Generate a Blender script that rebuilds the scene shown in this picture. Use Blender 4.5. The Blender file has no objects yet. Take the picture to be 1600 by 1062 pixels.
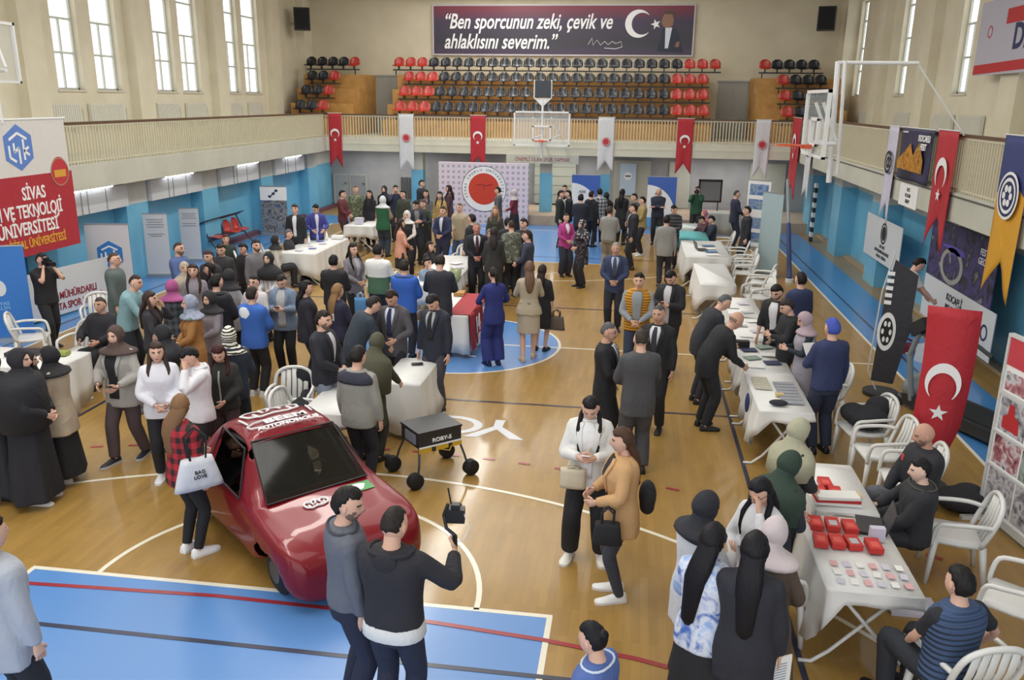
import bpy, math, random
from math import sin, cos, pi, radians as rad, sqrt
from mathutils import Vector, Matrix, noise
random.seed(7)
S = bpy.context.scene
COL = S.collection
# ---------------------------------------------------------------- camera
cam_d = bpy.data.cameras.new('camera'); cam = bpy.data.objects.new('camera', cam_d); COL.objects.link(cam)
YAW, PITCH, ROLL, FPX = -0.139795, 0.279835, 0.0128037, 1310.3
_f = Vector((sin(YAW)*cos(PITCH), cos(YAW)*cos(PITCH), -sin(PITCH)))
_r = Vector((cos(YAW), -sin(YAW), 0)); _u = _r.cross(_f)
_R = cos(ROLL)*_r + sin(ROLL)*_u; _U = -sin(ROLL)*_r + cos(ROLL)*_u
cam.matrix_world = Matrix(((_R.x, _U.x, -_f.x, 2.97735), (_R.y, _U.y, -_f.y, -14.52556), (_R.z, _U.z, -_f.z, 4.31603), (0, 0, 0, 1)))
cam_d.sensor_width = 36; cam_d.lens = 36*FPX/1600; cam_d.clip_start = .05; cam_d.clip_end = 300
S.camera = cam
# ---------------------------------------------------------------- view and world
S.view_settings.view_transform = 'Standard'; S.view_settings.look = 'None'
S.view_settings.exposure = -0.08; S.view_settings.gamma = 1.0; S.view_settings.use_curve_mapping = False
W = bpy.data.worlds.new('daylight'); S.world = W; W.use_nodes = True
W.node_tree.nodes['Background'].inputs[0].default_value = (.93, .97, 1, 1)
W.node_tree.nodes['Background'].inputs[1].default_value = 1.9
def area(name, loc, rot, sx, sy, power, color=(1, 1, 1)):
    d = bpy.data.lights.new(name, 'AREA'); d.shape = 'RECTANGLE'; d.size = sx; d.size_y = sy; d.energy = power; d.color = color
    o = bpy.data.objects.new(name, d); COL.objects.link(o); o.location = loc; o.rotation_euler = rot
    return o
# daylight of the left and right window rows, broad unseen fill lights added overhead
area('window_daylight', (-7.6, 2.5, 8.6), (0, rad(-40), 0), 3.2, 26, 420, (.95, .98, 1))
area('window_daylight', (7.6, 2.5, 8.6), (0, rad(40), 0), 3.2, 26, 260, (.95, .98, 1))
for _y in (-9, 0, 9, 17):
    area('ceiling_fill_light', (-.6, _y, 9.1), (0, 0, 0), 9, 5, 300, (1, .97, .92))
# ---------------------------------------------------------------- helpers
def lin(c):
    if isinstance(c, str):
        c = c.lstrip('#')
        if len(c) == 3: c = ''.join(a+a for a in c)
        c = [int(c[i:i+2], 16)/255 for i in (0, 2, 4)]
        c = [a/12.92 if a <= .04045 else ((a+.055)/1.055)**2.4 for a in c]
    return (c[0], c[1], c[2], 1)
_M = {}
def mat(name, col, rough=.6, metal=0, **k):
    key = (name, str(col), rough, metal, str(k))
    if key in _M: return _M[key]
    m = bpy.data.materials.new(name); m.use_nodes = True
    nt = m.node_tree; b = nt.nodes['Principled BSDF']
    b.inputs['Base Color'].default_value = lin(col); b.inputs['Roughness'].default_value = rough; b.inputs['Metallic'].default_value = metal
    if 'coat' in k: b.inputs['Coat Weight'].default_value = k['coat']; b.inputs['Coat Roughness'].default_value = k.get('coat_rough', .05)
    if 'spec' in k: b.inputs['Specular IOR Level'].default_value = k['spec']
    if 'emit' in k: b.inputs['Emission Color'].default_value = lin(k.get('ecol', col)); b.inputs['Emission Strength'].default_value = k['emit']
    if 'alpha' in k: b.inputs['Alpha'].default_value = k['alpha']
    if 'trans' in k: b.inputs['Transmission Weight'].default_value = k['trans']
    _M[key] = m
    return m
class NT:                                    # small node-tree builder
    def __init__(s, name):
        s.m = bpy.data.materials.new(name); s.m.use_nodes = True; s.t = s.m.node_tree; s.b = s.t.nodes['Principled BSDF']
    def n(s, typ, **k):
        nd = s.t.nodes.new(typ)
        for a, v in k.items():
            if a.startswith('i_'): nd.inputs[a[2:].replace('_', ' ')].default_value = v
            else: setattr(nd, a, v)
        return nd
    def l(s, a, b): s.t.links.new(a, b)
    def co(s, kind='Object', scale=(1, 1, 1), rot=(0, 0, 0)):
        c = s.n('ShaderNodeTexCoord'); mp = s.n('ShaderNodeMapping'); mp.inputs['Scale'].default_value = scale; mp.inputs['Rotation'].default_value = rot
        s.l(c.outputs[kind], mp.inputs[0]); return mp.outputs[0]
    def ramp(s, fac, stops, interp='LINEAR'):
        r = s.n('ShaderNodeValToRGB'); r.color_ramp.interpolation = interp
        e = r.color_ramp.elements
        while len(e) < len(stops): e.new(.5)
        for el, (p, c) in zip(e, stops): el.position = p; el.color = lin(c)
        s.l(fac, r.inputs[0]); return r.outputs[0]
    def math(s, op, a, b=None, c=None):
        nd = s.n('ShaderNodeMath', operation=op)
        for i, v in enumerate((a, b, c)):
            if v is None: continue
            if isinstance(v, (int, float)): nd.inputs[i].default_value = v
            else: s.l(v, nd.inputs[i])
        return nd.outputs[0]
    def mix(s, fac, a, b):
        nd = s.n('ShaderNodeMix', data_type='RGBA')
        for sock, v in ((nd.inputs['Factor'], fac), (nd.inputs[6], a), (nd.inputs[7], b)):
            if isinstance(v, (int, float)): sock.default_value = v
            elif isinstance(v, (tuple, str)): sock.default_value = lin(v)
            else: s.l(v, sock)
        return nd.outputs[2]
    def xyz(s, v):
        nd = s.n('ShaderNodeSeparateXYZ'); s.l(v, nd.inputs[0]); return nd.outputs
    def bump(s, h, strength=.3, dist=.02):
        nd = s.n('ShaderNodeBump'); nd.inputs['Strength'].default_value = strength; nd.inputs['Distance'].default_value = dist
        s.l(h, nd.inputs['Height']); s.l(nd.outputs[0], s.b.inputs['Normal'])
    def noise(s, vec, scale, detail=2, dist=0):
        nd = s.n('ShaderNodeTexNoise', i_Scale=scale, i_Detail=detail, i_Distortion=dist); s.l(vec, nd.inputs['Vector']); return nd.outputs['Fac']
    def out(s, col=None, rough=.8):
        if col is not None: s.l(col, s.b.inputs['Base Color'])
        s.b.inputs['Roughness'].default_value = rough
        return s.m
def haze_lift(c):                                  # haze veil painted into the cloth colours, raising the blacks
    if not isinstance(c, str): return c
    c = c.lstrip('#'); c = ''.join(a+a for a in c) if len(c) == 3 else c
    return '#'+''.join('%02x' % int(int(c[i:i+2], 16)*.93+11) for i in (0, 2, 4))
def cloth(kind, c1, c2='#fff', c3=None, rough=.85, sc=1.0, shiny=0):
    key = ('cloth', kind, c1, c2, c3, rough, sc)
    if key in _M: return _M[key]
    t = NT('cloth_'+kind); v = t.co(); x, y, z = t.xyz(v)[:3]
    col = None
    c1, c2 = haze_lift(c1), haze_lift(c2) if isinstance(c2, str) else c2
    if kind == 'plain': t.b.inputs['Base Color'].default_value = lin(c1)
    elif kind == 'plaid':
        def band(a, p, w): return t.math('LESS_THAN', t.math('FRACT', t.math('MULTIPLY', a, p*sc)), w)
        hz = band(z, 9, .5); vx = band(t.math('ADD', x, t.math('MULTIPLY', y, .7)), 9, .5)
        s_ = t.math('MULTIPLY', t.math('ADD', hz, vx), .5)
        col = t.mix(s_, c1, c2)
    elif kind == 'stripe':
        s_ = t.math('LESS_THAN', t.math('FRACT', t.math('MULTIPLY', z, 12*sc)), .4); col = t.mix(s_, c1, c2)
    elif kind == 'vstripe':
        s_ = t.math('LESS_THAN', t.math('FRACT', t.math('MULTIPLY', x, 12*sc)), .4); col = t.mix(s_, c1, c2)
    elif kind == 'camo':
        col = t.ramp(t.noise(v, 11*sc, 2, .6), [(0, c1), (.45, c2), (.56, c3 or '#2a2a24')], 'CONSTANT')
    elif kind == 'floral':
        vo = t.n('ShaderNodeTexVoronoi', i_Scale=16*sc); t.l(v, vo.inputs['Vector'])
        s_ = t.math('LESS_THAN', vo.outputs['Distance'], .35); col = t.mix(s_, c1, c2)
    elif kind == 'tiedye':
        col = t.ramp(t.noise(v, 7*sc, 3, 1.5), [(.35, c1), (.5, c2), (.66, c3 or '#eef')])
    elif kind == 'zebra':
        w = t.n('ShaderNodeTexWave', i_Scale=9*sc, i_Distortion=5.0); w.bands_direction = 'Z'; t.l(v, w.inputs['Vector'])
        col = t.mix(t.math('GREATER_THAN', w.outputs['Fac'], .55), c1, c2)
    elif kind == 'block':                     # upper colour above a height, lower below (c3 = height)
        col = t.mix(t.math('GREATER_THAN', z, c3), c1, c2)
    elif kind == 'print':                     # a pale printed patch on the back
        d = t.math('ADD', t.math('POWER', t.math('MULTIPLY', t.math('SUBTRACT', x, -.06), 9), 2), t.math('POWER', t.math('MULTIPLY', t.math('SUBTRACT', z, 1.30), 11), 2))
        d = t.math('ADD', d, t.math('MULTIPLY', t.noise(v, 30), .8))
        col = t.mix(t.math('MULTIPLY', t.math('LESS_THAN', d, 1.2), t.math('LESS_THAN', y, 0.)), c1, c2)
    if kind == 'plain' and sc != 1.0:         # quilted puffer
        w = t.n('ShaderNodeTexWave', i_Scale=2.2*sc); w.bands_direction = 'Z'; w.wave_profile = 'SIN'; t.l(v, w.inputs['Vector'])
        t.bump(w.outputs['Fac'], .9, .03)
    else:
        h = t.noise(t.co(scale=(1, 1, .55)), 9, 3, 1.2); t.bump(h, .5 if c3 != 'soft' else .15, .03)
    m = t.out(col, rough); _M[key] = m
    return m
def clr(spec, rough=.85):                    # '#abc' or ('plaid', c1, c2, ...)
    if isinstance(spec, tuple): return cloth(*spec, rough=rough)
    return cloth('plain', spec, rough=rough)
class MB:                                    # collects geometry, links it as ONE mesh object
    def __init__(s): s.v = []; s.f = []; s.mi = []
    def add(s, vs, fs, m=0):
        o = len(s.v); s.v += [tuple(p) for p in vs]; s.f += [tuple(i+o for i in f) for f in fs]; s.mi += [m]*len(fs); return s
    def box(s, cx, cy, cz, sx, sy, sz, m=0, rot=None, top=1.0):
        vs = []
        for dz in (-.5, .5):
            k = top if dz > 0 else 1
            for dx, dy in ((-.5, -.5), (.5, -.5), (.5, .5), (-.5, .5)):
                p = Vector((dx*sx*k, dy*sy*k, dz*sz))
                if rot is not None: p = rot @ p
                vs.append((cx+p.x, cy+p.y, cz+p.z))
        return s.add(vs, [(3, 2, 1, 0), (4, 5, 6, 7), (0, 1, 5, 4), (1, 2, 6, 5), (2, 3, 7, 6), (3, 0, 4, 7)], m)
    def bx(s, a, b, m=0):                    # box from corner to corner
        return s.box((a[0]+b[0])/2, (a[1]+b[1])/2, (a[2]+b[2])/2, abs(b[0]-a[0]), abs(b[1]-a[1]), abs(b[2]-a[2]), m)
    def rings(s, R, m=0, cap=True):
        n = len(R[0]); vs = [p for r in R for p in r]; fs = []
        for i in range(len(R)-1):
            for j in range(n):
                k = (j+1) % n; fs.append((i*n+j, i*n+k, (i+1)*n+k, (i+1)*n+j))
        if cap: fs.append(tuple(range(n-1, -1, -1))); fs.append(tuple((len(R)-1)*n+j for j in range(n)))
        return s.add(vs, fs, m)
    def tube(s, pts, r, n=8, m=0, cap=True, up=None, flat=1.0):
        pts = [Vector(p) for p in pts]; rr = r if isinstance(r, (list, tuple)) else [r]*len(pts)
        R = []; prev = None
        for i, p in enumerate(pts):
            t = (pts[min(i+1, len(pts)-1)]-pts[max(i-1, 0)]); t = t.normalized() if t.length > 1e-9 else Vector((0, 0, 1))
            if prev is None:
                a = Vector(up) if up is not None else (Vector((1, 0, 0)) if abs(t.x) < .8 else Vector((0, 1, 0)))
            else: a = prev
            a = (a-t*a.dot(t)); a = a.normalized() if a.length > 1e-6 else t.orthogonal().normalized()
            b = t.cross(a); prev = a; q = rr[i]; qa, qb = (q if isinstance(q, tuple) else (q, q*flat))
            R.append([p+a*(cos(2*pi*j/n)*qa)+b*(sin(2*pi*j/n)*qb) for j in range(n)])
        return s.rings(R, m, cap)
    def cyl(s, c, r, h, n=16, m=0, r2=None):
        r2 = r if r2 is None else r2
        return s.rings([[(c[0]+q*cos(2*pi*j/n), c[1]+q*sin(2*pi*j/n), z) for j in range(n)] for q, z in ((r, c[2]), (r2, c[2]+h))], m)
    def ball(s, c, rx, ry=None, rz=None, nu=12, nv=8, m=0, rot=None):
        ry = rx if ry is None else ry; rz = rx if rz is None else rz; R = []
        for i in range(nv+1):
            ph = pi*(i+.001)/(nv+.002)-pi/2
            row = []
            for j in range(nu):
                p = Vector((rx*cos(ph)*cos(2*pi*j/nu), ry*cos(ph)*sin(2*pi*j/nu), rz*sin(ph)))
                if rot is not None: p = rot @ p
                row.append((c[0]+p.x, c[1]+p.y, c[2]+p.z))
            R.append(row)
        return s.rings(R, m)
    def prism(s, poly, fn, t, m=0):          # 2D outline (a, b) -> fn(a, b, depth) with thickness t
        n = len(poly); vs = [fn(a, b, 0) for a, b in poly]+[fn(a, b, t) for a, b in poly]
        fs = [tuple(range(n-1, -1, -1)), tuple(range(n, 2*n))]+[(i, (i+1) % n, n+(i+1) % n, n+i) for i in range(n)]
        return s.add(vs, fs, m)
    def mesh(s, name, mats, smooth=True, fix=True):
        me = bpy.data.meshes.new(name); me.from_pydata(s.v, [], s.f)
        for m in (mats if isinstance(mats, (list, tuple)) else [mats]): me.materials.append(m)
        if any(s.mi): me.polygons.foreach_set('material_index', s.mi)
        if fix:
            import bmesh
            b = bmesh.new(); b.from_mesh(me); bmesh.ops.recalc_face_normals(b, faces=b.faces); b.to_mesh(me); b.free()
        if smooth: me.polygons.foreach_set('use_smooth', [True]*len(me.polygons))
        me.update(); return me
    def build(s, name, mats, parent=None, smooth=False, angle=None, **k):
        me = s.mesh(name, mats, smooth or angle is not None)
        o = bpy.data.objects.new(name, me); COL.objects.link(o)
        if parent is not None: o.parent = parent
        if angle is not None:
            try: me.set_sharp_from_angle(angle=rad(angle))
            except Exception: pass
        for a, v in k.items(): o[a] = v
        return o
def tag(o, label=None, cat=None, group=None, kind=None):
    if label: o['label'] = label
    if cat: o['category'] = cat
    if group: o['group'] = group
    if kind: o['kind'] = kind
    return o
def struct(o, kind='structure'): o['kind'] = kind; return o
def thing(name, label, cat, loc=(0, 0, 0), rz=0, group=None):
    o = bpy.data.objects.new(name, None); COL.objects.link(o); o.empty_display_size = .1
    o.location = loc; o.rotation_euler = (0, 0, rz); return tag(o, label, cat, group)
def dup(root, loc, rz=0, label=None, group=None):
    r = root.copy(); COL.objects.link(r); r.location = loc; r.rotation_euler = (0, 0, rz)
    if label: r['label'] = label
    if group: r['group'] = group
    for ch in list(root.children):
        c = ch.copy(); COL.objects.link(c); c.parent = r
        for g in ch.children:
            d = g.copy(); COL.objects.link(d); d.parent = c
    return r
def text(s, size, M, m, parent, name='lettering', ext=.004, shear=0, align='CENTER', sx=1.0, bold=0):
    cu = bpy.data.curves.new(name, 'FONT'); cu.body = s; cu.size = size; cu.extrude = ext; cu.shear = shear; cu.align_x = align; cu.align_y = 'CENTER'; cu.resolution_u = 3; cu.offset = bold; cu.space_line = .95
    o = bpy.data.objects.new(name, cu); COL.objects.link(o)
    me = bpy.data.meshes.new_from_object(o); bpy.data.objects.remove(o); bpy.data.curves.remove(cu)
    me.name = name; me.materials.clear(); me.materials.append(m)
    me.transform(M @ Matrix.Diagonal((sx, 1, 1, 1)))
    o = bpy.data.objects.new(name, me); COL.objects.link(o); o.parent = parent
    return o
def frame(o, xd, yd):                        # matrix: text x axis, text y axis, origin
    x = Vector(xd).normalized(); y = Vector(yd).normalized(); z = x.cross(y)
    return Matrix(((x.x, y.x, z.x, o[0]), (x.y, y.y, z.y, o[1]), (x.z, y.z, z.z, o[2]), (0, 0, 0, 1)))
def arc(cx, cy, r, a0, a1, n): return [(cx+r*cos(rad(a0+(a1-a0)*i/n)), cy+r*sin(rad(a0+(a1-a0)*i/n))) for i in range(n+1)]
def crescent(cx, cy, r):                     # moon open to the right
    a = arc(cx, cy, r, 38, 322, 28); b = arc(cx+.27*r, cy, .78*r, 308, 52, 24)
    return a+b
def star(cx, cy, r, a0=180):
    return [(cx+(r if i % 2 == 0 else r*.4)*cos(rad(a0+36*i)), cy+(r if i % 2 == 0 else r*.4)*sin(rad(a0+36*i))) for i in range(10)]
# ---------------------------------------------------------------- people
def mixc(a, b, t):
    a, b = a.lstrip('#'), b.lstrip('#'); return '#'+''.join('%02x' % int(int(a[i:i+2], 16)*(1-t)+int(b[i:i+2], 16)*t) for i in (0, 2, 4))
SK = {'l': '#d6ac98', 'm': '#c69a86', 't': '#b88a72', 'p': '#e2bfae'}
PROF = {'m': [(.80, .165, .115, 0), (.90, .172, .118, 0), (.98, .165, .112, 0), (1.08, .155, .105, .005), (1.2, .163, .112, .01), (1.31, .182, .12, .005), (1.38, .19, .112, 0), (1.425, .178, .095, -.005), (1.455, .142, .078, -.012), (1.475, .096, .066, -.012), (1.50, .062, .062, 0)],
        'f': [(.80, .168, .118, 0), (.90, .175, .12, 0), (.98, .158, .11, 0), (1.08, .132, .095, .005), (1.2, .142, .11, .015), (1.29, .158, .125, .02), (1.37, .165, .105, .005), (1.415, .15, .085, -.003), (1.445, .115, .07, -.006), (1.47, .07, .058, -.006), (1.50, .052, .054, 0)]}
def prof(sex, z):
    P = PROF[sex]
    if z <= P[0][0]: return P[0][1:]
    for a, b in zip(P, P[1:]):
        if z <= b[0]:
            t = (z-a[0])/(b[0]-a[0]); return tuple(a[i]+(b[i]-a[i])*t for i in (1, 2, 3))
    return P[-1][1:]
def sm(t): t = max(0, min(1, t)); return t*t*(3-2*t)
class Pose:
    def __init__(s, lean=0, drop=0, tilt=0):
        s.lean = rad(lean); s.drop = drop; s.tb = [(0., 0.)]; y = z = 0; st = .01
        for i in range(80):
            a = s.lean*sm((i*st)/.28); y += sin(a)*st; z += cos(a)*st; s.tb.append((y, z))
    def B(s, x, y, z):                       # straight-body coordinates -> bent body
        if z < .9: return Vector((x, y, z-s.drop))
        t = (z-.9)/.01; i = min(int(t), 79); a = s.lean*sm((z-.9)/.28)
        y0 = s.tb[i][0]+(t-i)*.01*sin(a); z0 = s.tb[i][1]+(t-i)*.01*cos(a)
        return Vector((x, y0+y*cos(a), .9+z0-y*sin(a)-s.drop))
def ell(w, d, n, e=2.35):
    out = []
    for j in range(n):
        a = 2*pi*j/n; c, q = cos(a), sin(a)
        out.append((w*math.copysign(abs(c)**(2/e), c), d*math.copysign(abs(q)**(2/e), q)))
    return out
def ik(a, b, l1, l2, hint):
    d = b-a; L = min(d.length, (l1+l2)*.995); u = d.normalized(); b = a+u*L
    x = (l1*l1-l2*l2+L*L)/(2*L); h = sqrt(max(l1*l1-x*x, 0)); k = Vector(hint); k = k-u*k.dot(u)
    k = k.normalized() if k.length > 1e-5 else u.orthogonal().normalized()
    return a+u*x+k*h, b
def bez(pts, n=4):                           # Catmull-Rom through points (Vector) with radii
    out = []; P = [pts[0]]+list(pts)+[pts[-1]]
    for i in range(1, len(P)-2):
        for k in range(n):
            t = k/n; p0, p1, p2, p3 = P[i-1:i+3]
            f = lambda a, b, c, d: .5*((2*b)+(-a+c)*t+(2*a-5*b+4*c-d)*t*t+(-a+3*b-3*c+d)*t**3)
            out.append((f(p0[0], p1[0], p2[0], p3[0]), f(p0[1], p1[1], p2[1], p3[1])))
    out.append(pts[-1]); return out
def limb(mb, pts, n=10, m=0, k=3, flat=1.0, up=None):
    q = bez([(Vector(p), r) for p, r in pts], k)
    mb.tube([p for p, r in q], [r for p, r in q], n, m, flat=flat, up=up)
ARMS = {'down': ((.25, .04, .80), (.6, -.5, 0)), 'front': ((.06, .24, 1.02), (1, -.4, -.3)), 'phone': ((.07, .29, 1.19), (.7, -.2, -1)),
        'face': ((.09, .17, 1.50), (.5, .3, -1)), 'cross': ((-.10, .20, 1.17), (1, -.1, -.6)), 'back': ((.04, -.18, .98), (1, -.6, 0)),
        'hip': ((.21, .04, 1.0), (1, -.6, 0)), 'reach': ((.14, .46, 1.0), (.5, -.3, -1)), 'carry': ((.14, .26, 1.06), (.8, -.6, -.3)),
        'pocket': ((.21, .06, .87), (1, -.6, 0)), 'up': ((.16, .30, 1.42), (.8, .1, -1)), 'high': ((.2, .42, 1.5), (.6, 0, -1)), 'lap': ((.09, .30, .98), (.9, -.5, 0)), 'wide': ((.42, .28, 1.08), (.4, -.3, -1)), 'table': ((.16, .36, 1.13), (1, -.3, -.6)),
        'side': ((.36, .12, .98), (.6, -.5, 0)), 'ear': ((.13, .05, 1.55), (1, .2, -.6))}
def headpt(th, ph):                          # th: 0 = front (+Y), ph: -pi/2..pi/2
    cx, cy, cz = cos(ph)*sin(th), cos(ph)*cos(th), sin(ph)
    w, d, h = .079, .099, .124
    x, y, z = w*cx, d*cy, h*cz
    if z < 0:
        k = -z/h; x *= 1-.34*k*k; y = y*(1-.30*k*k)+.018*k
        if cy < 0: y += .02*k
    y -= .004
    fr = max(0, cy)
    if fr > .2:
        g = lambda a, s_: math.exp(-(a/s_)**2)
        y += .024*g(x, .011)*g(z+.022, .019)+.012*g(x, .010)*g(z-.004, .02)       # nose
        y -= .009*(g(x-.031, .015)+g(x+.031, .015))*g(z-.006, .013)               # eye sockets
        y += .004*g(z-.028, .010)*g(x, .05)                                       # brow
        y += .006*g(x, .022)*g(z+.062, .009)                                      # lips
        y += .008*g(x, .02)*g(z+.095, .014)                                       # chin
    return Vector((x, y, z))
HAIRS = {'short': (.074, .036, -.05), 'crop': (.078, .042, -.03), 'long': (.072, .0, -.07), 'tied': (.078, .036, -.05)}
def build_head(o, hd, Hm, sk, near):
    """body head goes in o (MB of the body); hair / scarf become children of the person"""
    nu, nv = (36, 26) if near else (24, 18)
    for part in (0,):
        R = []
        for i in range(nv+1):
            ph = -pi/2+pi*(i+.02)/(nv+.04); R.append([headpt(2*pi*j/nu, ph) for j in range(nu)])
        n = nu; base = len(o.v); vs = [p for r in R for p in r]
        o.v += [tuple(Hm @ p) for p in vs]
        for i in range(nv):
            for j in range(nu):
                k = (j+1) % nu; f = (i*n+j, i*n+k, (i+1)*n+k, (i+1)*n+j); c = sum((vs[q] for q in f), Vector())/4; mi = 0
                if c.y > .05:
                    if abs(c.x) < .023 and -.069 < c.z < -.054: mi = 1
                    elif .014 < abs(c.x) < .046 and .022 < c.z < .033: mi = 2
                    elif hd.get('beard') and ((c.z < -.052 and not (abs(c.x) < .03 and c.z > -.056)) or (abs(c.x) > .05 and c.z < -.02)): mi = 5
                    elif hd.get('beard') and abs(c.x) < .032 and -.054 < c.z < -.042: mi = 5
                    elif hd.get('tache') and abs(c.x) < .03 and -.056 < c.z < -.040: mi = 2
                elif hd.get('beard') and c.y > .01 and c.z < -.03: mi = 5
                o.f.append(tuple(base+q for q in f)); o.mi.append(mi)
    for sx in (-1, 1):
        o.ball(Hm @ Vector((sx*.031, .0775, .006)), .0125, .0115, .0075, 8, 6, 3)
        o.ball(Hm @ Vector((sx*.031, .0835, .006)), .0068, .0062, .0066, 8, 6, 4)
        R3 = Hm.to_3x3()
        if hd.get('k') not in ('hijab',): o.ball(Hm @ Vector((sx*.0795, -.006, -.004)), .009, .019, .031, 8, 6, 0, R3)
def build_hair(root, hd, Hm, PB, near, sc, sex):
    k = hd.get('k', 'short')
    if k in ('bald', 'none'): return
    nu, nv = (40, 28) if near else (26, 18); mb = MB()
    col = hd.get('c', '#1d1918')
    m = mat('hair', col, .42, spec=.35) if k not in ('hijab', 'cap', 'beanie') else clr(col)
    if not k in ('hijab', 'cap', 'beanie'):
        key = ('hairb', str(col))
        if key not in _M:
            t = NT('hair'); v = t.co(scale=(1, 1, .12)); nz = t.noise(v, 70, 2); t.bump(nz, .6, .01)
            t.b.inputs['Base Color'].default_value = lin(col); t.b.inputs['Specular IOR Level'].default_value = .25; _M[key] = t.out(None, .55)
        m = _M[key]
    R = []
    for i in range(nv+1):
        ph = -pi/2+pi*(i+.02)/(nv+.04); row = []
        for j in range(nu):
            th = 2*pi*j/nu; p = headpt(th, ph); c = cos(th)*cos(ph); z = p.z; t = 0
            if k == 'hijab':
                rr_ = sqrt((p.x/.064)**2+((z+.012)/.084)**2); face = sm((1.08-rr_)/.2)*sm((p.y-.018)/.03); t = (.016+.006*max(0, -c))*(1-face)-.012*face
            elif k == 'ring':
                on = sm((z+.05)/.02)*sm((.03-z)/.015)*sm((.02-p.y)/.02); t = .002*on-.012*(1-on)
            else:
                fz, sz, bz = HAIRS.get(k if k in HAIRS else 'short')
                if c > .25: line = fz-.012*abs(sin(th*2))
                elif c > -.15: line = fz+(sz-fz)*sm((.25-c)/.3)
                else: line = sz+(bz-sz)*sm((-.15-c)/.4)
                line += (.015 if k == 'crop' else .010)*noise.noise(Vector((th*2.2, hd.get('s', 0)+7.1, .3))); on = sm((z-line+.008)/.016)
                th_ = {'crop': .0045, 'short': .017, 'long': .018, 'tied': .010}.get(k, .012)
                if k in ('cap', 'beanie'): th_ = .018
                t = th_*(1.0-.25*max(0, sin(ph))+.35*max(0, c)*max(0, sin(ph)))*on-.012*(1-on)
                if k in ('short', 'long', 'tied', 'crop') and on > .1: t += (.009 if k == 'short' else .005)*noise.noise(p*32+Vector((hd.get('s', 0)*1.7, 0, 0)))*on
            q = p.normalized()*t+p; row.append(Hm @ q)
        R.append(row)
    mb.rings(R)
    def hp(x, y, z): return Hm @ Vector((x, y, z))
    if k == 'long':
        L = hd.get('len', .36); bx = hd.get('fall', 0); sp = hd.get('spread', .085)
        st = PB.B(0, -.05, 1.47)
        for q, w in (((-1, 1), 1),):
            pass
        back = [(hp(0, -.055, .03), (.07, .045)), (hp(0, -.075, -.05), (.078, .045)), (PB.B(bx*.3, -.105, 1.47), (sp, .038)), (PB.B(bx*.6, -.13, 1.38), (sp*.95, .03)), (PB.B(bx, -.135, 1.5-L), (sp*.6, .02)), (PB.B(bx, -.13, 1.46-L), (sp*.25, .01))]
        qq = []
        for a, b in zip(back, back[1:]):
            for i in range(3):
                t = i/3; qq.append((a[0].lerp(b[0], t), tuple(u+(v-u)*t for u, v in zip(a[1], b[1]))))
        qq.append(back[-1])
        mb.tube([p for p, r in qq], [r for p, r in qq], 14, up=Hm.to_3x3() @ Vector((1, 0, 0)))
        if hd.get('sides', 1):
            for sx in (-1, 1):
                mb.tube([hp(sx*.062, -.01, .04), hp(sx*.083, .0, -.03), hp(sx*.088, .012, -.10), PB.B(sx*.11, .10, 1.40), PB.B(sx*.10, .14, 1.32-.3*(L-.3)), PB.B(sx*.09, .145, 1.26-.5*(L-.3))], [.016, .024, .026, .026, .02, .006], 8)
    if k == 'tied':
        st = hd.get('tail', 'pony')
        if st == 'bun': mb.ball(hp(0, -.095, .05), .038, .038, .036)
        elif st == 'pony': mb.tube([hp(0, -.08, .05), hp(0, -.13, .045), hp(0, -.145, -.02), hp(0, -.13, -.12), hp(0, -.11, -.2)], [.02, .028, .034, .026, .006], 9)
        elif st == 'braids':
            for sx in (-1, 1): mb.tube([hp(sx*.06, -.02, -.02), hp(sx*.085, .01, -.1), PB.B(sx*.1, .12, 1.40), PB.B(sx*.09, .15, 1.25), PB.B(sx*.085, .15, 1.12)], [.02, .024, .024, .02, .006], 8)
        elif st == 'bow': mb.ball(hp(-.03, -.07, .10), .03, .02, .022); mb.ball(hp(.03, -.07, .10), .03, .02, .022)
    nm = {'hijab': 'headscarf', 'cap': 'cap', 'beanie': 'beanie'}.get(k, 'hair')
    if k == 'hijab':
        ex = hd.get('drape', .18); n = 22; rr = []; hx = hd.get('hx', .0)
        def ringh(z, w, d, yo):
            return [PB.B(x, y+yo, z) for x, y in ell(w+(hx if z < 1.45 else hx*.5), d+(hx if z < 1.45 else hx*.5), n, 2)]
        hz = Hm.to_translation()
        rr.append([Hm @ Vector((x, y-.01, -.03)) for x, y in ell(.078, .088, n, 2)])
        rr.append([Hm @ Vector((x, y-.0, -.085)) for x, y in ell(.082, .09, n, 2)])
        f = 1.0
        rr.append(ringh(1.49, .094, .092, .008)); rr.append(ringh(1.465, .14, .108, .004))
        if ex > .12: rr.append(ringh(1.43, .175, .118, .008)); rr.append(ringh(1.40, .212, .13, .005)); rr.append(ringh(1.36, .228, .148, .005)); rr.append(ringh(1.40-ex, .2+.12*ex, .155+.05*ex, .0)); rr.append(ringh(1.39-ex, .12, .09, 0))
        else: rr.append(ringh(1.44, .178, .128, .006)); rr.append(ringh(1.415, .19, .135, .006)); rr.append(ringh(1.405, .11, .09, 0))
        rr2 = []
        for q, r in enumerate(rr):
            rr2.append([p+Vector((0, 0, 0))+((p-sum(r, Vector())/n).normalized()*.006*noise.noise(p*14) if q > 1 else Vector()) for p in r])
        mb.rings(rr2)
    ob = MBscaled(mb, sc).build(nm, m, root, smooth=True)
    if k == 'cap':
        bb = MB(); q = []
        for a in range(9):
            an = pi*a/8; q.append((.068*cos(an), .075+.075*sin(an)))
        bb.prism(q, lambda a, b, t: Hm @ Vector((a, b, .052-.25*(b-.075)+t)), .006); MBscaled(bb, sc).build('brim', m, ob)
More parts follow.
